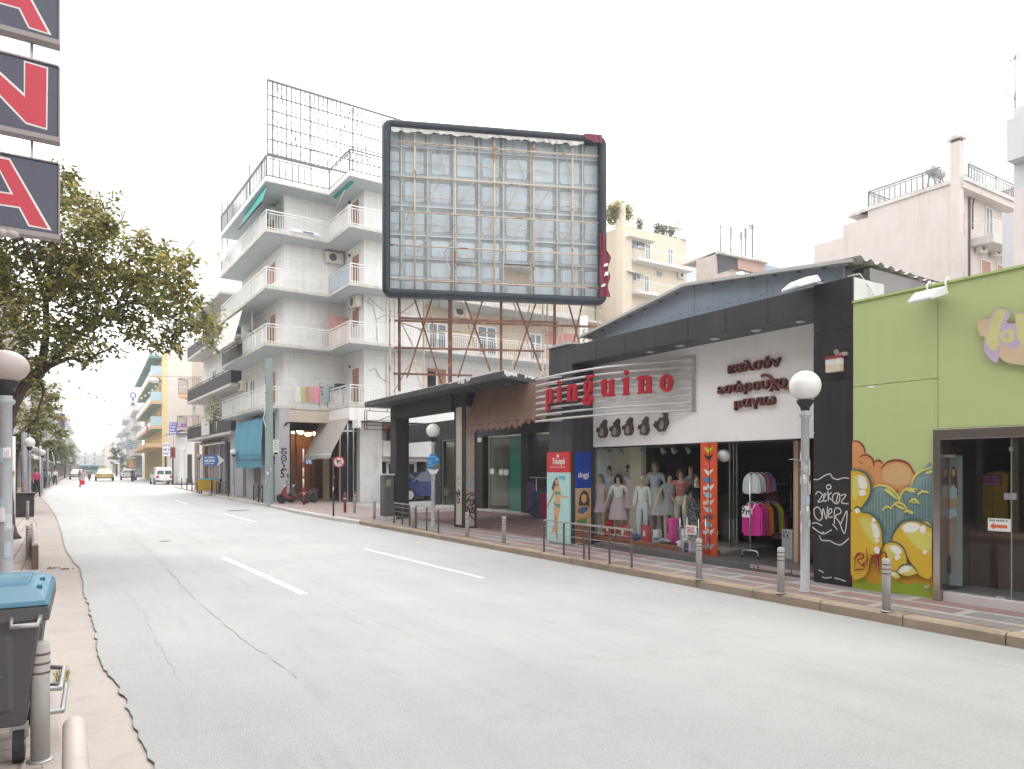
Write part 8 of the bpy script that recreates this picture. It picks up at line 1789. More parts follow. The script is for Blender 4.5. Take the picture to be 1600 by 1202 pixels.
# dark rack under the arcade
q0,q1 = FS.P(FS.U(836),SW,.6),FS.P(FS.U(852),SW,.6)
t = empty('garment_rack',tuple(FS.P(FS.U(842),SW,.6)),'garment rack under the arcade beside the lingerie shop pillar','garment rack'); m = MB(M['chrome']); zA_ = FS.Z(840,746.5,.6); a,b = FS.U(828,.6),FS.U(858,.6); m.pipe([FS.P(a,zA_,.6),FS.P(b,zA_,.6)],.015,8); u = FS.U(838,.6); m.pipe([FS.P(u,SW,.6),FS.P(u,zA_,.6)],.015,8)
for k in (-.3,.3): m.pipe([FS.P(u,SW+.35,.6),FS.P(u+k,SW+.02,.75)],.012,6)
m.build('frame',t)
for k,(px,c_n,lb) in enumerate([(829,('cloth_violet',(.13,.08,.22)),'dark violet top on the arcade rack'),(839,('cloth_royal',(.04,.09,.28)),'royal blue top on the arcade rack'),(845,('cloth_teal',(.04,.13,.17)),'dark teal top on the arcade rack'),(852.5,('cloth_fuchsia',(.42,.03,.16)),'fuchsia patterned top on the arcade rack')]):
 u = FS.U(px,.6+.02*k); zt2 = zA_-(.12 if k == 0 else .45 if k < 3 else .5); w_ = .2; m = MB(solid(*c_n)); m.fpoly(FS,[(u-.06,zt2),(u-w_,zt2-.1),(u-w_*1.2,zt2-.75),(u-w_*.8,zt2-.76),(u-w_*.75,zt2-.95),(u+w_*.75,zt2-.97),(u+w_*.8,zt2-.76),(u+w_*1.2,zt2-.75),(u+w_,zt2-.1),(u+.06,zt2)],.58+.05*k,.62+.05*k); tag(m.build('hanging_shirt',loc=FS.P(u,zt2-.9,.6),bevel=.02),lb,'garment','clothes on the arcade rack')

# ------------------------------------------------------------ the vertical sign at the top left
YA = 9.4; FN = Frame((0,YA),0)
uE = FN.U(91.3); zA0,zA1 = FN.Z(91,374.5),FN.Z(91,257.5); zN0 = FN.Z(91,222.5); pitch = (FN.Z(91,71)-zA0)/2
sg = empty('vertical_shop_sign',FN.P(uE-.7,zA0-.3,0),'tall projecting sign of dark square boxes with big red white edged letters','sign')
ucn = FN.U(-3); wS = (uE-ucn)*2
sgm = pm('sign_dark_blue',(.085,.085,.12),.4,.08,2,bmp=.02,stain=.2); sgr = pm('sign_red',(.55,.05,.075),.45,.06,2,bmp=0)
def zA(x,y): return (x*.33278,y*.33278)
Apts = [FN.uz(*zA(*p)) for p in [(47,745),(243,1083),(133,1064),(88,979)]]
Ain = [FN.uz(*zA(*p)) for p in [(48,906),(10,836)]]
def mir(p): return (2*ucn-p[0],p[1])
zbar0 = FN.uz(*zA(0,966))[1]; zbar1 = FN.uz(*zA(0,899))[1]
for k in range(3):
 dz = pitch*k; bx = MB(sgm).fbox(FN,uE-wS,uE,zA0+.055+dz,zA1+dz,-.12,0).build('sign_box',sg,bevel=.01)
 m = MB(solid('sign_edge',(.33,.29,.29),.5)); m.fbox(FN,uE-wS,uE,zA0+.0+dz,zA0+.053+dz,-.125,.02).fbox(FN,uE-.0,uE+.016,zA0+dz,zA1+.01+dz,-.123,.012).fbox(FN,uE-wS,uE,zA1+.003+dz,zA1+.02+dz,-.125,.018); m.build('edge_strip',bx)
 def lettr(polys,mt_,o):
  m = MB(mt_)
  for i,pl in enumerate(polys): m.fsheet(FN,[(u,z+dz) for u,z in pl],o+i*.0003)
  return m.build('lettering',bx)
 gq = .016
 if k != 1:
  r4 = [Apts[0],Apts[1],Apts[2],Apts[3]]
  zt_ = Apts[0][1]
  right = [(ucn,zt_+.005),Apts[0],Apts[1],Apts[2],Apts[3],(ucn,zbar0),(ucn,zbar1),(Ain[0][0],Ain[0][1]),(ucn,Ain[1][1]+.09)]
  polysW = [right,[mir(p) for p in right]]
  def shr(pl): return pl
  ri = [(ucn,zt_-.02),(Apts[0][0]-.01,Apts[0][1]-.02),(Apts[1][0]-.035,Apts[1][1]+.015),(Apts[2][0]+.012,Apts[2][1]+.02),(Apts[3][0]+.012,Apts[3][1]+.018),(ucn,zbar0+.018),(ucn,zbar1-.016),(Ain[0][0]+.03,Ain[0][1]-.016),(ucn,Ain[1][1]+.12)]
  lettr(polysW,PW,.003); lettr([ri,[mir(p) for p in ri]],sgr,.005)
 else:
  st_ = [FN.uz(*zA(*p)) for p in [(112,285),(226,318),(222,612),(120,583),(-150,300),(-150,200),(112,438)]]; dz0 = dz;
  st2 = [FN.uz(*zA(*p)) for p in [(119,294),(219,324),(216,603),(124,575),(-150,285),(-150,215),(117,457)]]
  dz = 0.0
  lettr([st_],PW,.003); lettr([st2],sgr,.005)
  l1 = [FN.uz(*zA(*p)) for p in [(-250,190),(-150,215),(-150,530),(-250,500)]]; lettr([l1],sgr,.006)
  dz = dz0
m = MB(M['steel'])
for k in range(2): zz = zA1+pitch*k+.02; m.bar(FN.P(uE-.25,zz,-.06),FN.P(uE-.25,zz+pitch-(zA1-zA0)-.02,-.12),.03); m.bar(FN.P(uE-wS+.2,zz,-.12),FN.P(uE-wS+.2,zz+pitch-(zA1-zA0)-.02,-.12),.03)
m.bar(FN.P(uE-wS-.0,zA1+.3,-.12),(-4.2,YA+.12,zA1+.3),.06); m.bar(FN.P(uE-wS-.0,zA1+pitch*2,-.12),(-4.2,YA+.12,zA1+pitch*2),.06); m.build('bracket',sg)
for px,py,lb in ((18,366,'small spotlight hanging under the lowest sign box'),(3,364,'second small spotlight under the sign, cut by the left edge')):
 p = FN.P(*FN.uz(px,py,.05),.05); tag(MB(M['globed']).ball(tuple(p),.055,14,10,(1.3,1,.8)).build('sign_spotlight',loc=p),lb,'lamp')
# ------------------------------------------------------------ traffic signs and poles
def disc_sign(px,py,rpx,bx,by,label,kind,name='traffic_sign',pole='gpole'):
 b = G(bx,by,SW); d = (b-CAMV).dot(Vector((SN,CS,0))); c = PD(px,py,d); r_ = rpx*d/1100
 t = empty(name,tuple(b),label,'traffic sign','round traffic signs at the corner'); MB(M[pole]).pipe([b,Vector((b.x,b.y,c.z+r_*.8))],.032,8).build('pole',t)
 n_ = Vector((-b.x,-b.y,0)).normalized(); F = Frame((c.x,c.y),0); ang = math.degrees(math.atan2(n_.y,n_.x))+90; F = Frame((b.x+n_.x*.04,b.y+n_.y*.04),ang)
 u0 = F.uz(px,py)[0]; z0 = c.z
 def dsk(rr_,o,mt_,nm): return MB(mt_).lathe(tuple(F.P(u0,z0,o)),[(rr_,0),(rr_,.004)],28,False,tuple(F.n)).build(nm,t)
 rdm,bl_,wh_,bk_ = solid('sign_red_paint',(.5,.03,.035),.5),solid('sign_blue_paint',(.05,.15,.42),.5),solid('sign_white_paint',(.72,.72,.71),.5),PK
 if kind == 'noleft':
  dsk(r_,0,rdm,'rim'); dsk(r_*.76,.006,wh_,'face'); m = MB(bk_)
  m.stroke(F,[(u0-r_*.2,z0-r_*.45),(u0-r_*.2,z0+r_*.05),(u0+r_*.05,z0+r_*.22),(u0+r_*.42,z0+r_*.22)][::1],r_*.18,.0125); m.fsheet(F,[(u0-r_*.5,z0+r_*.05),(u0-r_*.1,z0+r_*.5),(u0+.0,z0+r_*.0)],.013); m.build('arrow_symbol',t)
  MB(rdm).stroke(F,[(u0-r_*.5,z0+r_*.55),(u0+r_*.55,z0-r_*.5)],r_*.14,.0145).build('slash',t)
 elif kind == 'noentry': dsk(r_,0,rdm,'face'); MB(wh_).fsheet(F,[(u0-r_*.6,z0-r_*.16),(u0+r_*.6,z0-r_*.16),(u0+r_*.6,z0+r_*.16),(u0-r_*.6,z0+r_*.16)],.006).build('bar_symbol',t)
 else:
  dsk(r_,0,rdm,'rim'); dsk(r_*.76,.006,bl_,'face'); MB(rdm).stroke(F,[(u0-r_*.5,z0+r_*.55),(u0+r_*.55,z0-r_*.5)],r_*.16,.0125).build('slash',t); MB(wh_).fsheet(F,[(u0-r_*.45,z0-r_*.5),(u0+r_*.45,z0-r_*.5),(u0+r_*.3,z0-r_*.2),(u0-r_*.3,z0-r_*.2)],.013).build('white_plate',t)
 return t,F
tsg,F_ = disc_sign(529.5,722,9.2,521,807,'round no left turn sign with red rim on a slim pole at the kerb','noleft',pole='raild')
stick(tsg,SC,tsg.location.x,tsg.location.y,SW,.033,5,9)
disc_sign(578.5,729.5,6.2,577.5,781,'round red no entry sign in front of the white pier','noentry')
disc_sign(431.5,719.5,6.8,430,784,'round blue no stopping sign with red rim beside the utility pole','nostop')
b = G(578.5,781,SW); q = PD(582,715,(b-CAMV).dot(Vector((SN,CS,0)))); tag(MB(M['steel']).lathe(tuple(q),[(.22,0),(.22,.015)],20,False,(.8,.6,0)).build('rear_sign',loc=tuple(q)),'grey back of a round sign above the no entry sign','traffic sign')
# blue arrow sign
b = G(336,774,SW); d = (b-CAMV).dot(Vector((SN,CS,0))); t = empty('direction_sign',tuple(b),'blue oval sign with a white arrow tip pointing right on a pole','direction sign'); MB(M['gpole']).pipe([b,PD(336,716,d)],.03,8).build('pole',t)
Fq = Frame((b.x-.05*SN,b.y-.05*CS),-YAW*57.2958); q = lambda x,y: Fq.uz(x,y)
MB(solid('sign_blue_paint',(.05,.15,.42),.5)).fpoly(Fq,[q(329.5+12*(abs(math.cos(a))**.5*(1 if math.cos(a) > 0 else -1)),719.5+8.5*math.sin(a)) for a in [i*math.pi/12 for i in range(24)]],0,.02).build('panel',t)
MB(solid('sign_white_paint',(.72,.72,.71),.5)).fpoly(Fq,[q(339,710.5),q(351,719.5),q(339,728.5),q(342.5,719.5)],.002,.026).build('arrow_tip',t); m = MB(solid('sign_white_paint',(.72,.72,.71),.5))
for y,h in ((715,.1),(720,.16),(724.5,.08)): u0,z_ = q(320,y); u1,_ = q(337,y); faint_line(m,Fq,u0,u1,z_,h,.0225)
m.build('faint_print',t)
# street name plate and white notice on the pole
b = G(470,784,SW); d = 33.5; t = empty('street_name_plate',tuple(PD(474,790,d)),'small blue street name plate on a red white pole by the scooters','street sign'); c0 = PD(474,734,d); MB(M['redp']).pipe([(c0.x,c0.y,SW),(c0.x,c0.y,PD(474,700,d).z)],.035,8).build('pole',t)
mm_ = MB(solid('sticker_white',(.7,.7,.68)))
for za_,zb_ in ((731,745),(748,762),(702,722)): mm_.pipe([PD(474,za_,d),PD(474,zb_,d)],.037,8)
mm_.build('torn_sticker',t); Fq = Frame((c0.x,c0.y),-YAW*57.2958); q = lambda x,y: Fq.uz(x,y); (u0,z1),(u1,z0) = q(478,717.5),q(488,725.5); MB(solid('sign_blue_plate',(.08,.2,.38),.5)).fbox(Fq,u0,u1,z0,z1,.03,.045).build('panel',t); m = MB(solid('sign_white_paint',(.72,.72,.71)))
for k in range(2): faint_line(m,Fq,u0+.03,u1-.03,lerp(z0,z1,.33+.35*k),.06,.0465)
m.build('faint_print',t)
d = 34.0; c0 = PD(431,734,d); Fq = Frame((c0.x,c0.y),-YAW*57.2958); q = lambda x,y: Fq.uz(x,y); (u0,z1),(u1,z0) = q(426.5,687),q(435,711); t = empty('vertical_notice',tuple(Fq.P(u0,z0,.1)),'white vertical notice with dark letters between the pole and the column','sign'); MB(wht).fbox(Fq,u0,u1,z0,z1,-.02,.0).build('panel',t); m = MB(PK)
for k in range(6): faint_line(m,Fq,lerp(u0,u1,.3),lerp(u0,u1,.85),lerp(z1,z0,.12+.11*k),.05,.002)
m.fsheet(Fq,[(lerp(u0,u1,.15),z0+.02),(u1-.02,z0+.02),(u1-.02,z0+.12),(lerp(u0,u1,.15),z0+.12)],.002); m.build('faint_print',t)
# utility pole
pq_ = G(420.5,788,SW); d = (pq_-CAMV).dot(Vector((SN,CS,0))); t = empty('utility_pole',tuple(pq_),'tall grey green square utility pole in front of the corner block','pole')
m = MB(pm('grey_green_pole',(.27,.34,.33),.6,.08,2,stain=.3)); zt_ = PD(420,560,d).z; m.pipe([pq_,(pq_.x,pq_.y,zt_)],[.2,.16],4,True,False); m.build('shaft',t)
stick(t,SC,pq_.x,pq_.y,SW+.0,.17,12,14)
m = MB(M['railw']); q = lambda x,y: PD(x,y,d-.15)
for pts in ([(416,630),(408,634),(407,640),(412,641),(413,636)],[(414,600),(413,620),(414,640),(412,655),(416,668)],[(410,612),(416,610)],[(410,620),(416,618)]): m.pipe([q(*p) for p in smooth(pts)],.02,6)
m.build('cable_loop',t)
# pedestrian barriers of thin tube on the far corner
def tube_barrier(x0,y0,x1,y1,hpx,label,cross):
 a,b = G(x0,y0,SW),G(x1,y1,SW); d = (a-CAMV).dot(Vector((SN,CS,0))); h = hpx*d/1100; t = empty('tube_barrier',tuple(a),label,'barrier','tube barriers on the far corner'); m = MB(M['raild']); up = Vector((0,0,1))
 m.pipe([a,a+up*h,b+up*h,b],.03,8);
 if cross: m.pipe([a,b+up*h],.02,6); m.pipe([b,a+up*h],.02,6)
 else:
  for k in range(1,5): q = a.lerp(b,k/5); m.pipe([q+up*.15,q+up*h],.015,6)
  m.pipe([a+up*.15,b+up*.15],.015,6)
 m.build('frame',t)
tube_barrier(338,773,357,777,20,'tube barrier right of the yellow dumpster',False); tube_barrier(396,782,410,786,25,'crossed tube barrier left of the utility pole',True)
# left pavement poles, fence
for k,(px,d,r_,yt,lb,mt_) in enumerate([(20,22,.07,682,'pale pole with torn posters behind the lamp post, at the left edge','white'),(38,30,.11,676,'thick grey pole wrapped in orange and green posters on the left pavement','gpole'),(74,62,.09,640,'tall grey pole behind the left pavement fence','gpole'),(63,50,.07,690,'slim pole beside the fence on the left pavement','white')]):
 c = PD(px,734,d); t = empty('poster_pole',(c.x,c.y,SW),lb,'pole'); MB(M[mt_]).pipe([(c.x,c.y,SW),(c.x,c.y,PD(px,yt,d).z)],r_,10).build('shaft',t)
 if k < 2: stick(t,[('poster_orange',(.6,.35,.12)),('poster_lime',(.4,.5,.2)),('poster_pale_blue',(.4,.55,.65)),('poster_white',(.7,.72,.74)),('poster_rose',(.55,.25,.25))],c.x,c.y,SW,r_,16,20+k)
def fence(P,h,label,n_):
 t = empty('kerb_fence',(P[0][0],P[0][1],SW),label,'fence','dark picket fences along the left kerb'); m = MB(M['raild']); a,b = Vector((*P[0],SW)),Vector((*P[1],SW)); up = Vector((0,0,1)); m.bar(a+up*h,b+up*h,.05).bar(a+up*.12,b+up*.12,.04)
 for i in range(n_+1): q = a.lerp(b,i/n_); m.bar(q,q+up*h,.09 if i % 8 == 0 else .07)
 m.build('pickets',t)
fence([(-1.75,50),(-1.85,66)],.95,'dark picket fence along the left kerb, nearest stretch',64); fence([(-1.85,68),(-1.6,88)],.95,'dark picket fence along the left kerb, farther stretch',72)
# cables, string lights and hanging lamps over the street
def cable(a,b,sag,n_,r_,label,name='overhead_cable',bulbs=0):
 pts = [a.lerp(b,i/n_)-Vector((0,0,sag*4*(i/n_)*(1-i/n_))) for i in range(n_+1)]; t = empty(name,tuple(a),label,'cable' if not bulbs else 'string lights'); MB(M['raild']).pipe(pts,r_,5).build('wire',t)
 if bulbs:
  for i in range(1,n_): m = MB(M['acw']).ball(tuple(pts[i]-Vector((0,0,.18))),.085,8,6,(1,1,1.3)); m.build('bulb',t)
cable(PD(70,560,40),PD(256,584,93),3.0,20,.012,'string of pale bulbs slung across the street','string_lights',1)
cable(PD(256,584,93),PD(296,598,60),.8,8,.012,'short string of bulbs from the yellow block to the dark railed block','string_lights',1)
cable(PD(150,566,70),PD(300,550,66),.6,12,.015,'thin overhead cable crossing the street'); cable(PD(95,610,120),PD(222,600,140),1.2,12,.02,'second thin overhead cable farther down the street')
for px,py,d,lb in ((240,596,84,'big pale hanging street lamp in front of the yellow block'),(171,664,150,'hanging street lamp over the middle of the far street'),(159,686,220,'smaller hanging street lamp farther down the street')):
 c = PD(px,py,d); t = empty('hanging_lamp',tuple(c),lb,'street lamp','hanging lamps over the street'); rr_ = .62 if px == 240 else .5; MB(M['acw']).lathe(tuple(c),[(rr_*.9,.0),(rr_,.12),(rr_*.8,.3),(rr_*.3,.45),(.05,.5)],18).build('shade',t); MB(M['globe']).lathe(tuple(c),[(.1,-.22),(rr_*.6,-.14),(rr_*.85,-.004)],18).build('diffuser',t)
 MB(M['raild']).pipe([c+Vector((-9,0,1.2)),c+Vector((0,0,.55)),c+Vector((9,0,1.2))],.02,5).build('wire',t)
# far street signs
def board(x0,y0,x1,y1,d,mt_,label,lines=3,mt2=None,pole=True,name='shop_sign'):
 c = PD((x0+x1)/2,734,d); F = Frame((c.x,c.y),-YAW*57.2958); (u0,z1),(u1,z0) = F.uz(x0,y0),F.uz(x1,y1); t = empty(name,tuple(F.P((u0+u1)/2,z0,0)),label,'sign'); MB(mt_).fbox(F,u0,u1,z0,z1,-.1,.0).build('panel',t); m = MB(mt2 or wht)
 for k in range(lines): faint_line(m,F,u0+.08,u1-.08,lerp(z1,z0,(k+.6)/(lines+.2)),(z1-z0)/lines*.45,.002+.001*k)
 m.build('faint_print',t)
 if pole: MB(M['gpole']).pipe([F.P((u0+u1)/2,SW,-.15),F.P((u0+u1)/2,z1,-.15)],.06,8).build('pole',t)
bv = solid('sign_violet',(.12,.12,.4),.5)
board(264.5,660,276,679,82,bv,'violet and white sign with crossed marks in front of the cream end wall',4); board(254,692,266,713,83,wht,'white panel with violet bands on a pole behind the white van',3,bv); board(198.5,687,206,702,160,solid('banner_teal',(.05,.2,.28)),'dark teal vertical banner far down on the right',4,None,False)
c = PD(208,640,158); t = empty('rooftop_emblem',tuple(c),'blue round emblem on a thin stand above the far white block','sign'); m = MB(bv); F = Frame((c.x,c.y),-YAW*57.2958)
for pl in ring(0,0,.75,.75,.4,.4): m.fpoly(F,[(x,y+F.Z(208,618)) for x,y in pl],-.1,.1)
m.fpoly(F,[(-.25,F.Z(208,623)),(.2,F.Z(208,623)),(.35,F.Z(208,634)),(.1,F.Z(208,634)),(.0,F.Z(208,628)),(-.2,F.Z(208,634)),(-.4,F.Z(208,634))],-.1,.1); m.build('emblem',t); MB(M['steel']).pipe([F.P(0,F.Z(208,655),0),F.P(0,F.Z(208,633),0)],.08,6).build('stand',t)
c = PD(270,734,80); t = empty('traffic_light',(c.x,c.y,SW),'dark traffic light with red housing in front of the white column','traffic light'); MB(M['raild']).pipe([(c.x,c.y,SW),(c.x,c.y,PD(270,700,80).z)],.08,8).build('pole',t); z1 = PD(270,699,80).z; MB(M['redp']).box(c.x-.25,c.x+.25,c.y-.2,c.y+.2,z1-1.2,z1).build('housing',t)
for k in range(3): MB(M['dark']).lathe((c.x,c.y-.21,z1-.25-.35*k),[(.13,0),(.13,.02)],12,False,(0,-1,0)).build('lens',t)

# ------------------------------------------------------------ vehicles
def car(label,loc,rz,mt_,kind='sedan',sc=1.0,group=None,name='parked_car',cat='car',taxi=False):
 t = empty(name,(0,0,0),label,cat,group); W2 = .86
 if kind == 'van': low = [(-2.05,.3),(-2.1,.5),(-2.08,.98),(-1.95,1.02),(1.05,1.02),(1.95,.86),(2.08,.62),(2.05,.3)]; top = [(-2.04,1.0),(-1.95,1.5),(-1.78,1.78),(.1,1.82),(.45,1.72),(1.2,1.0)]
 elif kind == 'hatch': low = [(-1.85,.3),(-1.92,.5),(-1.88,.9),(-1.7,.95),(1.0,.96),(1.7,.82),(1.93,.62),(1.9,.3)]; top = [(-1.84,.93),(-1.55,1.38),(-1.2,1.46),(.1,1.47),(.4,1.4),(1.15,.94)]
 else: low = [(-2.15,.32),(-2.22,.5),(-2.18,.85),(-2.0,.94),(-1.2,.97),(1.05,.95),(1.9,.8),(2.18,.6),(2.15,.32)]; top = [(-1.75,.95),(-1.05,1.38),(-.6,1.44),(.15,1.44),(.4,1.38),(1.2,.93)]
 m = MB(mt_); xs = [(-W2,.94),(-W2+.03,.97),(-W2+.12,1.0),(0,1.015),(W2-.12,1.0),(W2-.03,.97),(W2,.94)]; n_ = len(low); vs_ = []
 for x,k in xs:
  for y,z in low: vs_.append((x,y*k,.3+(z-.3)*(k if z > .35 else 1)))
 m.add(vs_,[(i*n_+j,i*n_+(j+1) % n_,(i+1)*n_+(j+1) % n_,(i+1)*n_+j) for i in range(len(xs)-1) for j in range(n_)]+[tuple(range(n_)),tuple(range((len(xs)-1)*n_,len(xs)*n_))[::-1]],False)
 zt_ = max(z for y,z in top); zb_ = min(z for y,z in top); hw = lambda z: (W2-.07)-(.2 if kind != 'van' else .13)*(z-zb_)/(zt_-zb_)
 k_ = len(top); vs_ = [(s_*hw(z),y,z) for s_ in (-1,-.8,.8,1) for y,z in [(y,z-(.0 if abs(s_) < 1 else .015)) for y,z in top]]
 m.add(vs_,[(i*k_+j,i*k_+j+1,(i+1)*k_+j+1,(i+1)*k_+j) for i in range(3) for j in range(k_-1)]+[tuple(range(k_)),tuple(range(3*k_,4*k_))[::-1]],False)
 bd = m.build('body',t,bevel=.035)
 gl = solid('car_glass',(.05,.07,.085),.08,spec=.8)
 def quad(p,q,ins,off_,nm):      # glass between two points of the roof profile
  (y0,z0),(y1,z1) = p,q; n2 = Vector((0,z1-z0,-(y1-y0))).normalized(); n2 = n2 if n2.y*(y0+y1) > 0 or n2.z > .9 else -n2
  a,b = Vector((0,lerp(y0,y1,.1),lerp(z0,z1,.1)))+n2*off_,Vector((0,lerp(y0,y1,.9),lerp(z0,z1,.9)))+n2*off_
  if kind == 'van' and nm == 'rear_window':
   for s0,s1 in ((-1,-.08),(.08,1)): MB(gl).prism([(s0*(hw(a.z)-ins),a.y,a.z),(s1*(hw(a.z)-ins),a.y,a.z),(s1*(hw(b.z)-ins),b.y,b.z),(s0*(hw(b.z)-ins),b.y,b.z)],n2*.012).build(nm,t)
  else: MB(gl).prism([(-hw(a.z)+ins,a.y,a.z),(hw(a.z)-ins,a.y,a.z),(hw(b.z)-ins,b.y,b.z),(-hw(b.z)+ins,b.y,b.z)],n2*.012).build(nm,t)
 quad(top[0],top[1],.1,.004,'rear_window'); quad(top[-1],top[-2],.08,.004,'windscreen')
 for s_ in (-1,1):
  for y0,y1 in ((top[1][0]+.12,-.35),(-.27,top[-2][0]+.15)):
   if kind == 'van' and y1 == -.35: continue
   zl,zh_ = zb_+.06,zt_-.1
   ya = y0-(.28 if y1 == -.35 else 0); yb2 = y1+(.42 if y1 != -.35 else 0)
   MB(gl).prism([(s_*(hw(zl)+.006),ya,zl),(s_*(hw(zl)+.006),yb2,zl),(s_*(hw(zh_)+.006),y1,zh_),(s_*(hw(zh_)+.006),y0,zh_)],(s_*.008,0,0)).build('side_window',t)
  rl = low[2]; MB(solid('tail_light',(.5,.02,.02),.3)).box(s_*W2*.72-.13,s_*W2*.72+.13,rl[0]-.02,rl[0]+.2,.62,.84 if kind != 'van' else .95).build('tail_light',t,bevel=.02)
  MB(solid('head_light',(.7,.7,.68),.2)).box(s_*W2*.7-.15,s_*W2*.7+.15,low[-2][0]-.3,low[-2][0]-.02,.6,.74).build('head_light',t,bevel=.02)
  MB(mt_).ball((s_*(W2+.06),top[-2][0]+.45,1.02),.09,10,8,(.8,.6,.8)).build('door_mirror',t)
  for y in (low[0][0]*.64,low[-1][0]*.66):
   wq = MB(M['rubber']).lathe((s_*W2-.1 if s_ > 0 else -W2-.08,y,.31),[(.23,0),(.3,.02),(.31,.09),(.3,.16),(.23,.18)],22,True,(1,0,0)).build('wheel',t); MB(solid('wheel_rim',(.45,.45,.46),.35)).lathe((s_*W2+.06 if s_ > 0 else -W2-.1,y,.31),[(.2,0),(.21,.02),(.08,.04)],16,False,(1,0,0)).build('rim',wq)
   m = MB(M['dark']).lathe((s_*(W2-.02)-.06,y,.33),[(.36,0),(.36,.12 if s_ > 0 else .12)],22,False,(1,0,0)); m.build('wheel_arch',t)
 MB(solid('bumper_dark',(.07,.07,.075),.6)).box(-W2+.02,W2-.02,low[0][0]-.05,low[0][0]+.08,.32,.5).build('bumper',t,bevel=.03); MB(solid('number_plate',(.7,.7,.68))).box(-.26,.26,low[1][0]-.03,low[1][0]-.006,.54,.65).build('number_plate',t)
 if taxi: MB(solid('taxi_lamp',(.75,.6,.1),.4)).box(-.25,.25,-.1,.08,zt_+.01,zt_+.14).build('roof_sign',t,bevel=.03)
 t.location = loc; t.rotation_euler.z = rz; t.scale = (sc,sc,sc); return t
def cp(name,c,rough=.3): return solid(name,c,rough,spec=.6)
def gp_(px,py): p = G(px,py); return (p.x,p.y,0)
def carp(px,py,push): p = G(px,py); r = Vector((p.x,p.y,0)); return r+Vector((0,push,0))
car('yellow taxi driving away in the middle of the far street',carp(164,752,2.0),R(-1.5),cp('taxi_yellow',(.62,.42,.08)),'sedan',1.32,name='taxi',taxi=True,cat='taxi')
car('silver car at the left side of the far street, seen from behind',carp(121,749.5,2.0),R(-1),cp('silver',(.42,.41,.4)),'sedan',1.25)
car('white car with red tail lights parked before the grey car on the right',carp(202,750.5,2.0),R(-2),cp('car_white',(.72,.72,.71)),'hatch',1.25)
car('grey car parked at the right kerb behind the motorcyclist',carp(229,746.5,2.4),R(-40),cp('car_grey',(.3,.3,.31)),'hatch',1.3)
car('white panel van with twin rear windows parked on the right',carp(255.5,757.5,2.0),R(1.5),cp('van_white',(.75,.75,.74)),'van',1.13,name='white_van',cat='van')
p = G(672,783,SW+.004); car('blue hatchback in the side street behind the arcade column',(p.x+.1,p.y+1.0,SW+.004),R(93),cp('car_blue',(.012,.035,.14)),'hatch',1.04)
def bus(label,px,py,d,c,nm):
 b = PD(px,734,d); t = empty('city_bus',(b.x,b.y,0),label,'bus'); x,y = b.x,b.y; MB(c).box(x-1.25,x+1.25,y,y+11,.4,3.1).build('body',t,bevel=.12); MB(solid('car_glass',(.05,.07,.085),.08)).box(x-1.1,x+1.1,y-.02,y+.02,1.7,2.7).build('rear_window',t)
 for s_ in (-1,1):
  MB(solid('tail_light',(.5,.02,.02),.3)).box(x+s_*1.0-.12,x+s_*1.0+.12,y-.03,y+.02,.8,1.1).build('tail_light',t)
  for yy in (2,8.5): MB(M['rubber']).lathe((x+s_*1.1-.12,y+yy,.45),[(.45,0),(.45,.25)],16,False,(1,0,0)).build('wheel',t)
bus('pale teal bus far ahead, behind the silver car',131,734,185,solid('bus_pale_teal',(.4,.58,.62),.4),1); bus('green teal bus far ahead, left of the taxi',146,734,200,solid('bus_green_teal',(.18,.36,.36),.4),2)
def scooter(label,loc,rz,c,sc=1.0,group=None,box=False):
 t = empty('motor_scooter',(0,0,0),label,'motor scooter',group)
 for y in (-.62,.62):
  vs_ = MB(M['rubber']).lathe((-.055,y,.28),[(.2,0),(.27,.015),(.28,.055),(.27,.095),(.2,.11)],22,True,(1,0,0)).build('wheel',t); MB(M['steel']).lathe((-.045,y,.28),[(.17,0),(.17,.09)],14,False,(1,0,0)).build('rim',vs_)
 m = MB(c); m.prism([(-.11,.5,.35),(-.11,.66,.62),(-.11,.42,.98),(-.11,.34,.95),(-.11,.4,.6),(-.11,.22,.36),(-.11,-.2,.34),(-.11,-.3,.6),(-.11,-.85,.72),(-.11,-.82,.6),(-.11,-.45,.42),(-.11,-.2,.26),(-.11,.3,.26)],(.22,0,0)); m.build('fairing',t,bevel=.04)
 MB(c).prism([(-.07,.4,.5),(-.07,.62,.6),(-.07,.86,.46),(-.07,.9,.36),(-.07,.62,.5)],(.14,0,0)).build('front_mudguard',t,bevel=.02)
 MB(M['rubber']).prism([(-.13,-.2,.66),(-.13,-.3,.76),(-.13,-.8,.82),(-.13,-.86,.74),(-.13,-.3,.66)],(.26,0,0)).build('seat',t,bevel=.04)
 m = MB(M['steel']).pipe([(0,.6,.3),(0,.38,1.0)],.028,8); m.build('fork',t); m = MB(M['raild']).pipe([(-.32,.3,1.02),(-.1,.38,1.02),(.1,.38,1.02),(.32,.3,1.02)],.016,8); m.build('handlebar',t)
 MB(solid('head_light',(.7,.7,.68),.2)).ball((0,.46,.93),.07,10,8).build('headlight',t); MB(M['steel']).pipe([(.14,-.15,.3),(.16,-.75,.36)],.045,10).build('exhaust',t); MB(solid('tail_light',(.5,.02,.02))).box(-.06,.06,-.9,-.85,.68,.74).build('tail_light',t)
 for s_ in (-1,1): MB(M['raild']).pipe([(s_*.25,.33,1.02),(s_*.3,.36,1.2)],.008,6).ball((s_*.31,.36,1.22),.05,8,6,(1,.3,.8)).build('mirror',t)
 if box: MB(M['raild']).box(-.2,.2,-1.05,-.7,.84,1.14).build('top_box',t,bevel=.04)
 t.location = loc; t.rotation_euler.z = rz; t.scale = (sc,)*3; return t
sr_ = cp('scooter_red',(.22,.022,.028))
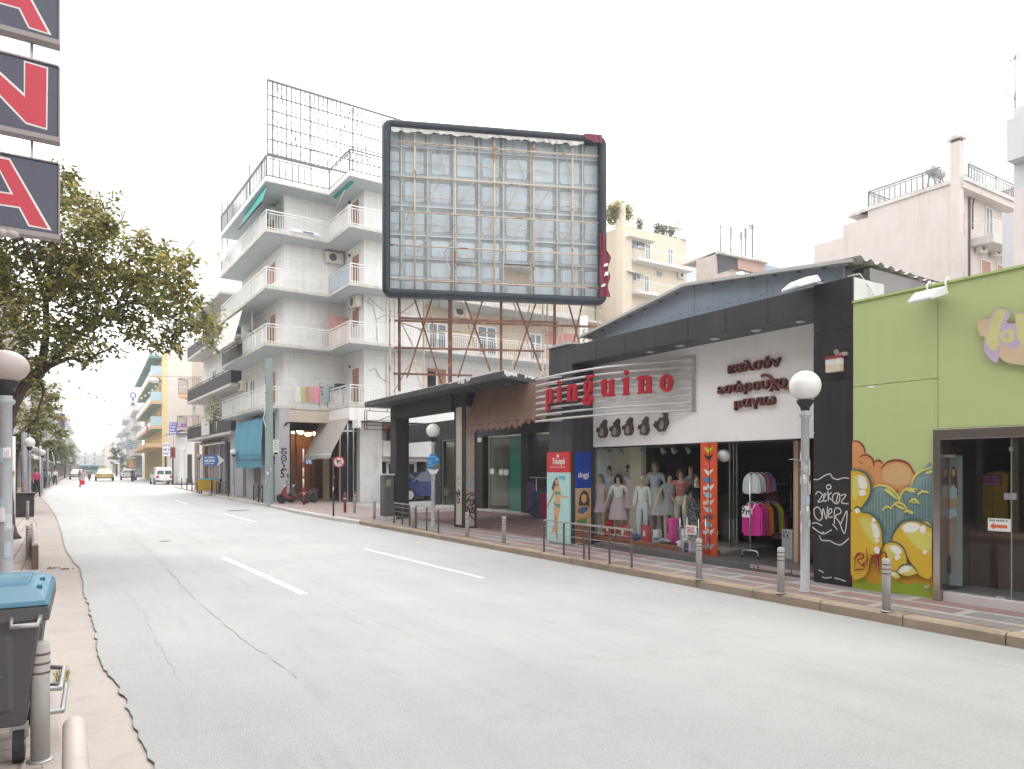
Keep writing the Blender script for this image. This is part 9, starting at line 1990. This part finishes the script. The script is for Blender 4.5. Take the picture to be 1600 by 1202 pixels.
p = G(459,787,SW); scooter('dark red motor scooter parked by the lettered column',(p.x,p.y,SW),R(70),sr_,.88,'scooters by the lettered column'); p = G(469,786,SW); scooter('dark scooter with white shield parked right of the red one',(p.x+.15,p.y+.2,SW),R(64),solid('scooter_dark',(.1,.09,.1),.4),.88,'scooters by the lettered column')
# people far down the street
dk,jn = solid('cloth_dark',(.03,.03,.035)),solid('cloth_jeans',(.07,.09,.15))
sk = 'skin'
p = G(125,761); pw_ = figure((p.x,p.y,.0),R(140),1.02,'carry','woman crossing the street in a grey top carrying a red bag','person',top=solid('cloth_mid_grey',(.25,.23,.26)),bottom=solid('cloth_light_stripes',(.45,.4,.42)),hairc=solid('hair_reddish',(.3,.11,.05)),hairs='long',shoes=dk)
q = pw_.matrix_basis @ Vector((-.24,0,.82)); t = empty('shopping_bag',tuple(q-Vector((0,0,.5))),'red bag held by the woman crossing the street','bag'); m = MB(solid('bag_red',(.6,.02,.03),.5)).box(q.x-.22,q.x+.22,q.y-.1,q.y+.1,q.z-.62,q.z-.16); m.build('body',t,bevel=.04); MB(solid('bag_red',(.6,.02,.03))).pipe([q+Vector((-.12,0,-.17)),q+Vector((-.06,0,.0)),q+Vector((.06,0,0)),q+Vector((.12,0,-.17))],.015,6).build('handle',t)
p = G(130,757); figure((p.x,p.y,0),R(140),1.0,'walk','person in pale pink clothes walking beside the woman with the red bag','person',top=solid('cloth_peach',(.6,.42,.38)),bottom=solid('cloth_cream',(.62,.55,.5)),hairc=solid('hair_reddish',(.3,.11,.05)),hairs='bob',shoes=dk)
p = G(139.5,751.5); scooter('red motor scooter ridden away in the middle of the far street',(p.x,p.y,0),R(-2),sr_,1.15); figure((p.x,p.y-.16,.0),R(178),1.15,'ride','rider in a tan jacket on the red scooter in the far street','person',top=solid('cloth_tan',(.45,.32,.22)),bottom=jn,hairc=hD,hairs='tied',shoes=dk)
p = G(207,752.5); scooter('dark motorcycle standing behind the white car',(p.x+.1,p.y+.6,0),R(-15),solid('scooter_dark',(.1,.09,.1)),1.15); figure((p.x,p.y,0),R(160),1.12,'hip','person in dark clothes standing by the dark motorcycle','person',top=dk,bottom=jn,hairc=hB,hairs='tied',shoes=dk)
for px,d,lb,tc,rz,ps in ((57,42,'person in a bright pink top on the left pavement',(.6,.08,.2),20,'walk'),(70,60,'person in a blue top on the left pavement by the fence',(.12,.18,.3),170,'walk'),(75,66,'person in pale clothes on the left pavement, behind the one in blue',(.6,.58,.56),190,'stand'),(86,74,'person in a white shirt on the left pavement near the awnings',(.7,.7,.69),10,'walk'),(81,90,'person in a dark jacket farther along the left pavement',(.05,.05,.07),175,'stand')):
 c = PD(px,734,d); figure((c.x,c.y,SW),R(rz),1.0,ps,lb,'person','people on the left pavement',top=solid('cloth_%s' % lb.split()[3 if lb.split()[2] == 'a' else 2]+lb.split()[4 if lb.split()[2] == 'a' else 3],tc),bottom=dk if px != 75 else jn,hairc=hD,hairs='bob' if px != 86 else 'tied',shoes=dk)
# ------------------------------------------------------------ trees
def leafcloud(m,blobs,per,leaf,mats,rr,d0):
 for (px,py,rp,dd) in blobs:
  d = d0+dd; c = PD(px,py,d); r_ = rp*d/1100; n_ = int(per*(rp/40)**2)
  cl = [(Vector((rr.gauss(0,1),rr.gauss(0,1),rr.gauss(0,1))).normalized()*r_*rr.uniform(.35,1.08),rr.uniform(.12,.3)*r_+.1) for _ in range(max(4,n_//26))]
  for i in range(n_):
   q,s_ = rr.choice(cl); p = c+q+Vector((rr.gauss(0,s_*.6),rr.gauss(0,s_*.6),rr.gauss(0,s_*.45)))
   a = rr.uniform(0,6.28); dn_ = Vector((math.cos(a),math.sin(a),rr.uniform(-1.1,.35))).normalized(); s2 = dn_.cross(Vector((rr.gauss(0,.5),rr.gauss(0,.5),1))).normalized(); nn_ = s2.cross(dn_); L_ = leaf*rr.uniform(.6,1.25); w_ = L_*.24
   hi = (p-c).z/r_; x = rr.random()+.18*hi
   m.use(M[mats[0] if x < .38 else mats[1] if x < .76 else mats[2] if x < 1.05 else mats[3]])
   m.add([p,p+dn_*L_*.35+s2*w_+nn_*w_*.3,p+dn_*L_*.75+s2*w_*.7+nn_*w_*.2,p+dn_*L_-nn_*w_*.4,p+dn_*L_*.75-s2*w_*.7+nn_*w_*.2,p+dn_*L_*.35-s2*w_+nn_*w_*.3,p+dn_*L_*.5],[(0,1,6),(1,2,6),(2,3,6),(3,4,6),(4,5,6),(5,0,6)])
LM = ('leaf1','leaf2','leaf3','leaf4')
dT = 16.5; b = G(13,842,SW); tr_ = empty('street_tree',tuple(b),'large leafy tree with a leaning trunk on the left pavement','tree')
q = lambda x,y,dd=0: PD(x,y,dT+dd)
def limb(m,pts,r0,r1):
 ps = [Vector(p) for p in pts]; sm2 = []
 for i in range(len(ps)-1):
  a,b_2,c,d = ps[max(i-1,0)],ps[i],ps[i+1],ps[min(i+2,len(ps)-1)]
  for j in range(5): t = j/5; sm2.append(.5*((2*b_2)+(c-a)*t+(2*a-5*b_2+4*c-d)*t*t+(3*b_2-a-3*c+d)*t**3))
 sm2.append(ps[-1]); n_ = len(sm2); m.pipe(sm2,[lerp(r0,r1,(i/(n_-1))**.8)*(1+.06*math.sin(i*2.3)) for i in range(n_)],10)
m = MB(M['bark']); limb(m,[b,q(12,800),q(8,740),q(9,690),q(17,645),q(38,603),q(64,578)],.14,.11); m.lathe(tuple(b),[(.27,0),(.19,.12),(.145,.3)],12); trk = m.build('trunk',tr_)
rrb = random.Random(17)
for pts,r0,r1 in [([q(64,580),q(72,520),q(72,470),q(80,420),q(86,350,.5),q(100,280,.8)],.1,.025),([q(72,470),q(58,430),q(48,400,-.5),q(30,360,-.8)],.06,.02),([q(64,580),q(108,560,-.3),q(130,566,-.5),q(150,555,-.6),q(185,540,-.8)],.06,.015),([q(52,594),q(100,548,.2),q(150,500,.4),q(210,470,.6),q(275,445,.8)],.1,.02),([q(88,480),q(120,472,-.5),q(140,462,-.8),q(175,430,-1)],.04,.015),([q(24,640),q(5,560,.5),q(-10,500,.8),q(-40,440,1)],.09,.03),([q(210,470,.6),q(255,490,.2),q(300,510,0),q(330,512,-.1)],.035,.012),([q(58,588),q(68,610,.2),q(60,640,.3),q(58,660,.4)],.04,.012),([q(150,500,.4),q(160,440,1),q(190,395,1.2)],.045,.012)]:
 m = MB(M['bark']); limb(m,pts,r0,r1); m.build('branch',tr_)
m = MB(M['bark'])
for i in range(90):
 x,y = rrb.uniform(-20,310),rrb.uniform(290,540);
 if x > 200 and y < 390: continue
 a = q(x,y,rrb.uniform(-1.3,1.3)); v = Vector((rrb.gauss(0,.35),rrb.gauss(0,.35),rrb.gauss(.1,.25))); m.pipe([a,a+v*.6,a+v*1.1+Vector((0,0,.08))],[.014,.01,.005],5)
m.build('twigs',tr_)
blobs = [(112,278,26),(92,318,48),(150,318,30),(168,345,22),(60,370,56),(128,385,56),(192,400,40),(236,396,28),(284,404,20),(60,440,62),(140,450,58),(208,455,54),(266,450,46),(303,470,28),(325,506,22),(292,514,34),(242,506,38),(182,502,40),(122,508,44),(60,512,52),(10,450,55),(10,380,50),(-30,420,60),(-30,500,60),(92,556,24),(36,566,34),(318,535,14),(265,540,18),(215,532,16),(150,545,24),(175,548,14),(120,556,18),(330,495,14),(18,588,24),(52,604,14),(240,420,34),(100,420,50),(150,365,36),(30,310,40),(70,300,36)]
rr = random.Random(23); m = MB(); leafcloud(m,[(x,y,r_,rr.uniform(-1.3,1.3)) for x,y,r_ in blobs],480,.152,LM,rr,dT); m.build('crown',tr_)
b = PD(22,734,31); t2 = empty('street_tree',(b.x,b.y,SW),'smaller olive leaved tree behind the large one on the left pavement','tree'); m = MB(M['bark']); limb(m,[(b.x,b.y,SW),PD(24,720,31),PD(40,680,31),PD(60,650,31)],.14,.05); m.build('trunk',t2)
rr = random.Random(29); m = MB(); leafcloud(m,[(x,y,r_,rr.uniform(-1,1)) for x,y,r_ in [(30,690,18),(75,610,16),(62,640,26),(84,655,18),(45,668,24),(88,624,14),(70,680,22),(30,640,26),(40,610,18),(92,676,10)]],900,.21,('leaf1','leaf2','leaf3','leaf3'),rr,31); m.build('crown',t2)
b = PD(182,734,180); t3 = empty('street_tree',(b.x,b.y,SW),'dark dense tree far down the right side of the street','tree'); MB(M['bark']).pipe([(b.x,b.y,SW),(b.x,b.y,3.2)],.25,8).build('trunk',t3); M['leaf5'] = leafmat('leaf_far_dark',(.03,.05,.03),.2)
rr = random.Random(31); m = MB(); leafcloud(m,[(x,y,r_,rr.uniform(-1,1)) for x,y,r_ in [(182,710,9),(178,718,8),(187,717,8),(183,703,6),(176,708,5)]],4200,.5,('leaf5','leaf5','leaf1','leaf2'),rr,180); m.build('crown',t3)
b = PD(202,734,140); t4 = empty('street_tree',(b.x,b.y,SW),'drooping pale green tree in front of the orange panel on the right','tree'); MB(M['bark']).pipe([(b.x,b.y,SW),(b.x,b.y,2.6)],.18,8).build('trunk',t4)
rr = random.Random(37); m = MB(); leafcloud(m,[(x,y,r_,rr.uniform(-1,1)) for x,y,r_ in [(198,723,6),(205,719,5),(194,727,4)]],4200,.45,('leaf2','leaf2','leaf3','leaf3'),rr,140); m.build('crown',t4)
board(201,720,207,735,138,solid('panel_orange',(.5,.2,.08)),'orange panel standing at the far right kerb',0,None,False,'advert_panel')
for px,d,hh,sd_,lb in ((84,85,5.2,51,'young street tree beyond the second tree on the left pavement'),(101,140,6.5,52,'dark street tree far down the left pavement'),(109,210,7,53,'last small tree far down the left pavement')):
 b = PD(px,734,d); t5 = empty('street_tree',(b.x,b.y,SW),lb,'tree'); MB(M['bark']).pipe([(b.x,b.y,SW),(b.x+.2,b.y,hh*.6)],.12,8).build('trunk',t5); rr = random.Random(sd_); m = MB(); cy_ = 734-(hh*.75-1.75)/d*1100; rp = hh*.3/d*1100
 leafcloud(m,[(px+rr.uniform(-.5,.5)*rp,cy_+rr.uniform(-.6,.6)*rp,rp*.6,rr.uniform(-1,1)) for _ in range(5)],700/(rp*.6/40)**2,.3,('leaf1','leaf2','leaf2','leaf3'),rr,d); m.build('crown',t5)
# awnings on the left row seen between the poles
for k,(x0,x1,y0,y1,d,c,lb) in enumerate([(80,85,690,722,70,'awnwhite','white slanting shop awning on the left, nearest of the row'),(86,94,700,722,80,'awngreen','green awning on the left between two pale ones'),(92,100,703,722,95,'awnwhite','second white awning on the left'),(98,106,712,722,120,'cream','cream awning on the far left shops'),(104,112,715,724,150,'awnbrown','orange brown awning on the far left shops')]):
 a,b2 = PD(x0-3,y0,d+1),PD(x1,y1,d-1); m = MB(M[c]); m.add([a,a+Vector((0,4,0)),b2+Vector((0,4,0)),b2,b2+Vector((0,4,-.3)),b2+Vector((0,0,-.3))],[(0,1,2,3),(3,2,4,5)]); tag(m.build('shop_awning',loc=tuple(b2)),lb,'awning')
board(93,646,100.5,668,62,solid('sign_dim_violet',(.16,.12,.26)),'dim violet vertical sign above the second tree',4,solid('sign_dim_print',(.3,.25,.35)),False)
HAZE = 1
if HAZE:
 hz = MB().box(-700,700,-80,800,-1.0,40).build('haze'); tag(hz,kind='stuff'); mh_ = bpy.data.materials.new('haze'); mh_.use_nodes = True; th_ = mh_.node_tree; th_.nodes.remove(th_.nodes['Principled BSDF']); pv_ = th_.nodes.new('ShaderNodeVolumePrincipled'); pv_.inputs['Density'].default_value = .0011; pv_.inputs['Color'].default_value = (.95,.96,1,1); pv_.inputs['Anisotropy'].default_value = .2
 th_.links.new(pv_.outputs[0],th_.nodes['Material Output'].inputs['Volume']); hz.data.materials.clear(); hz.data.materials.append(mh_)
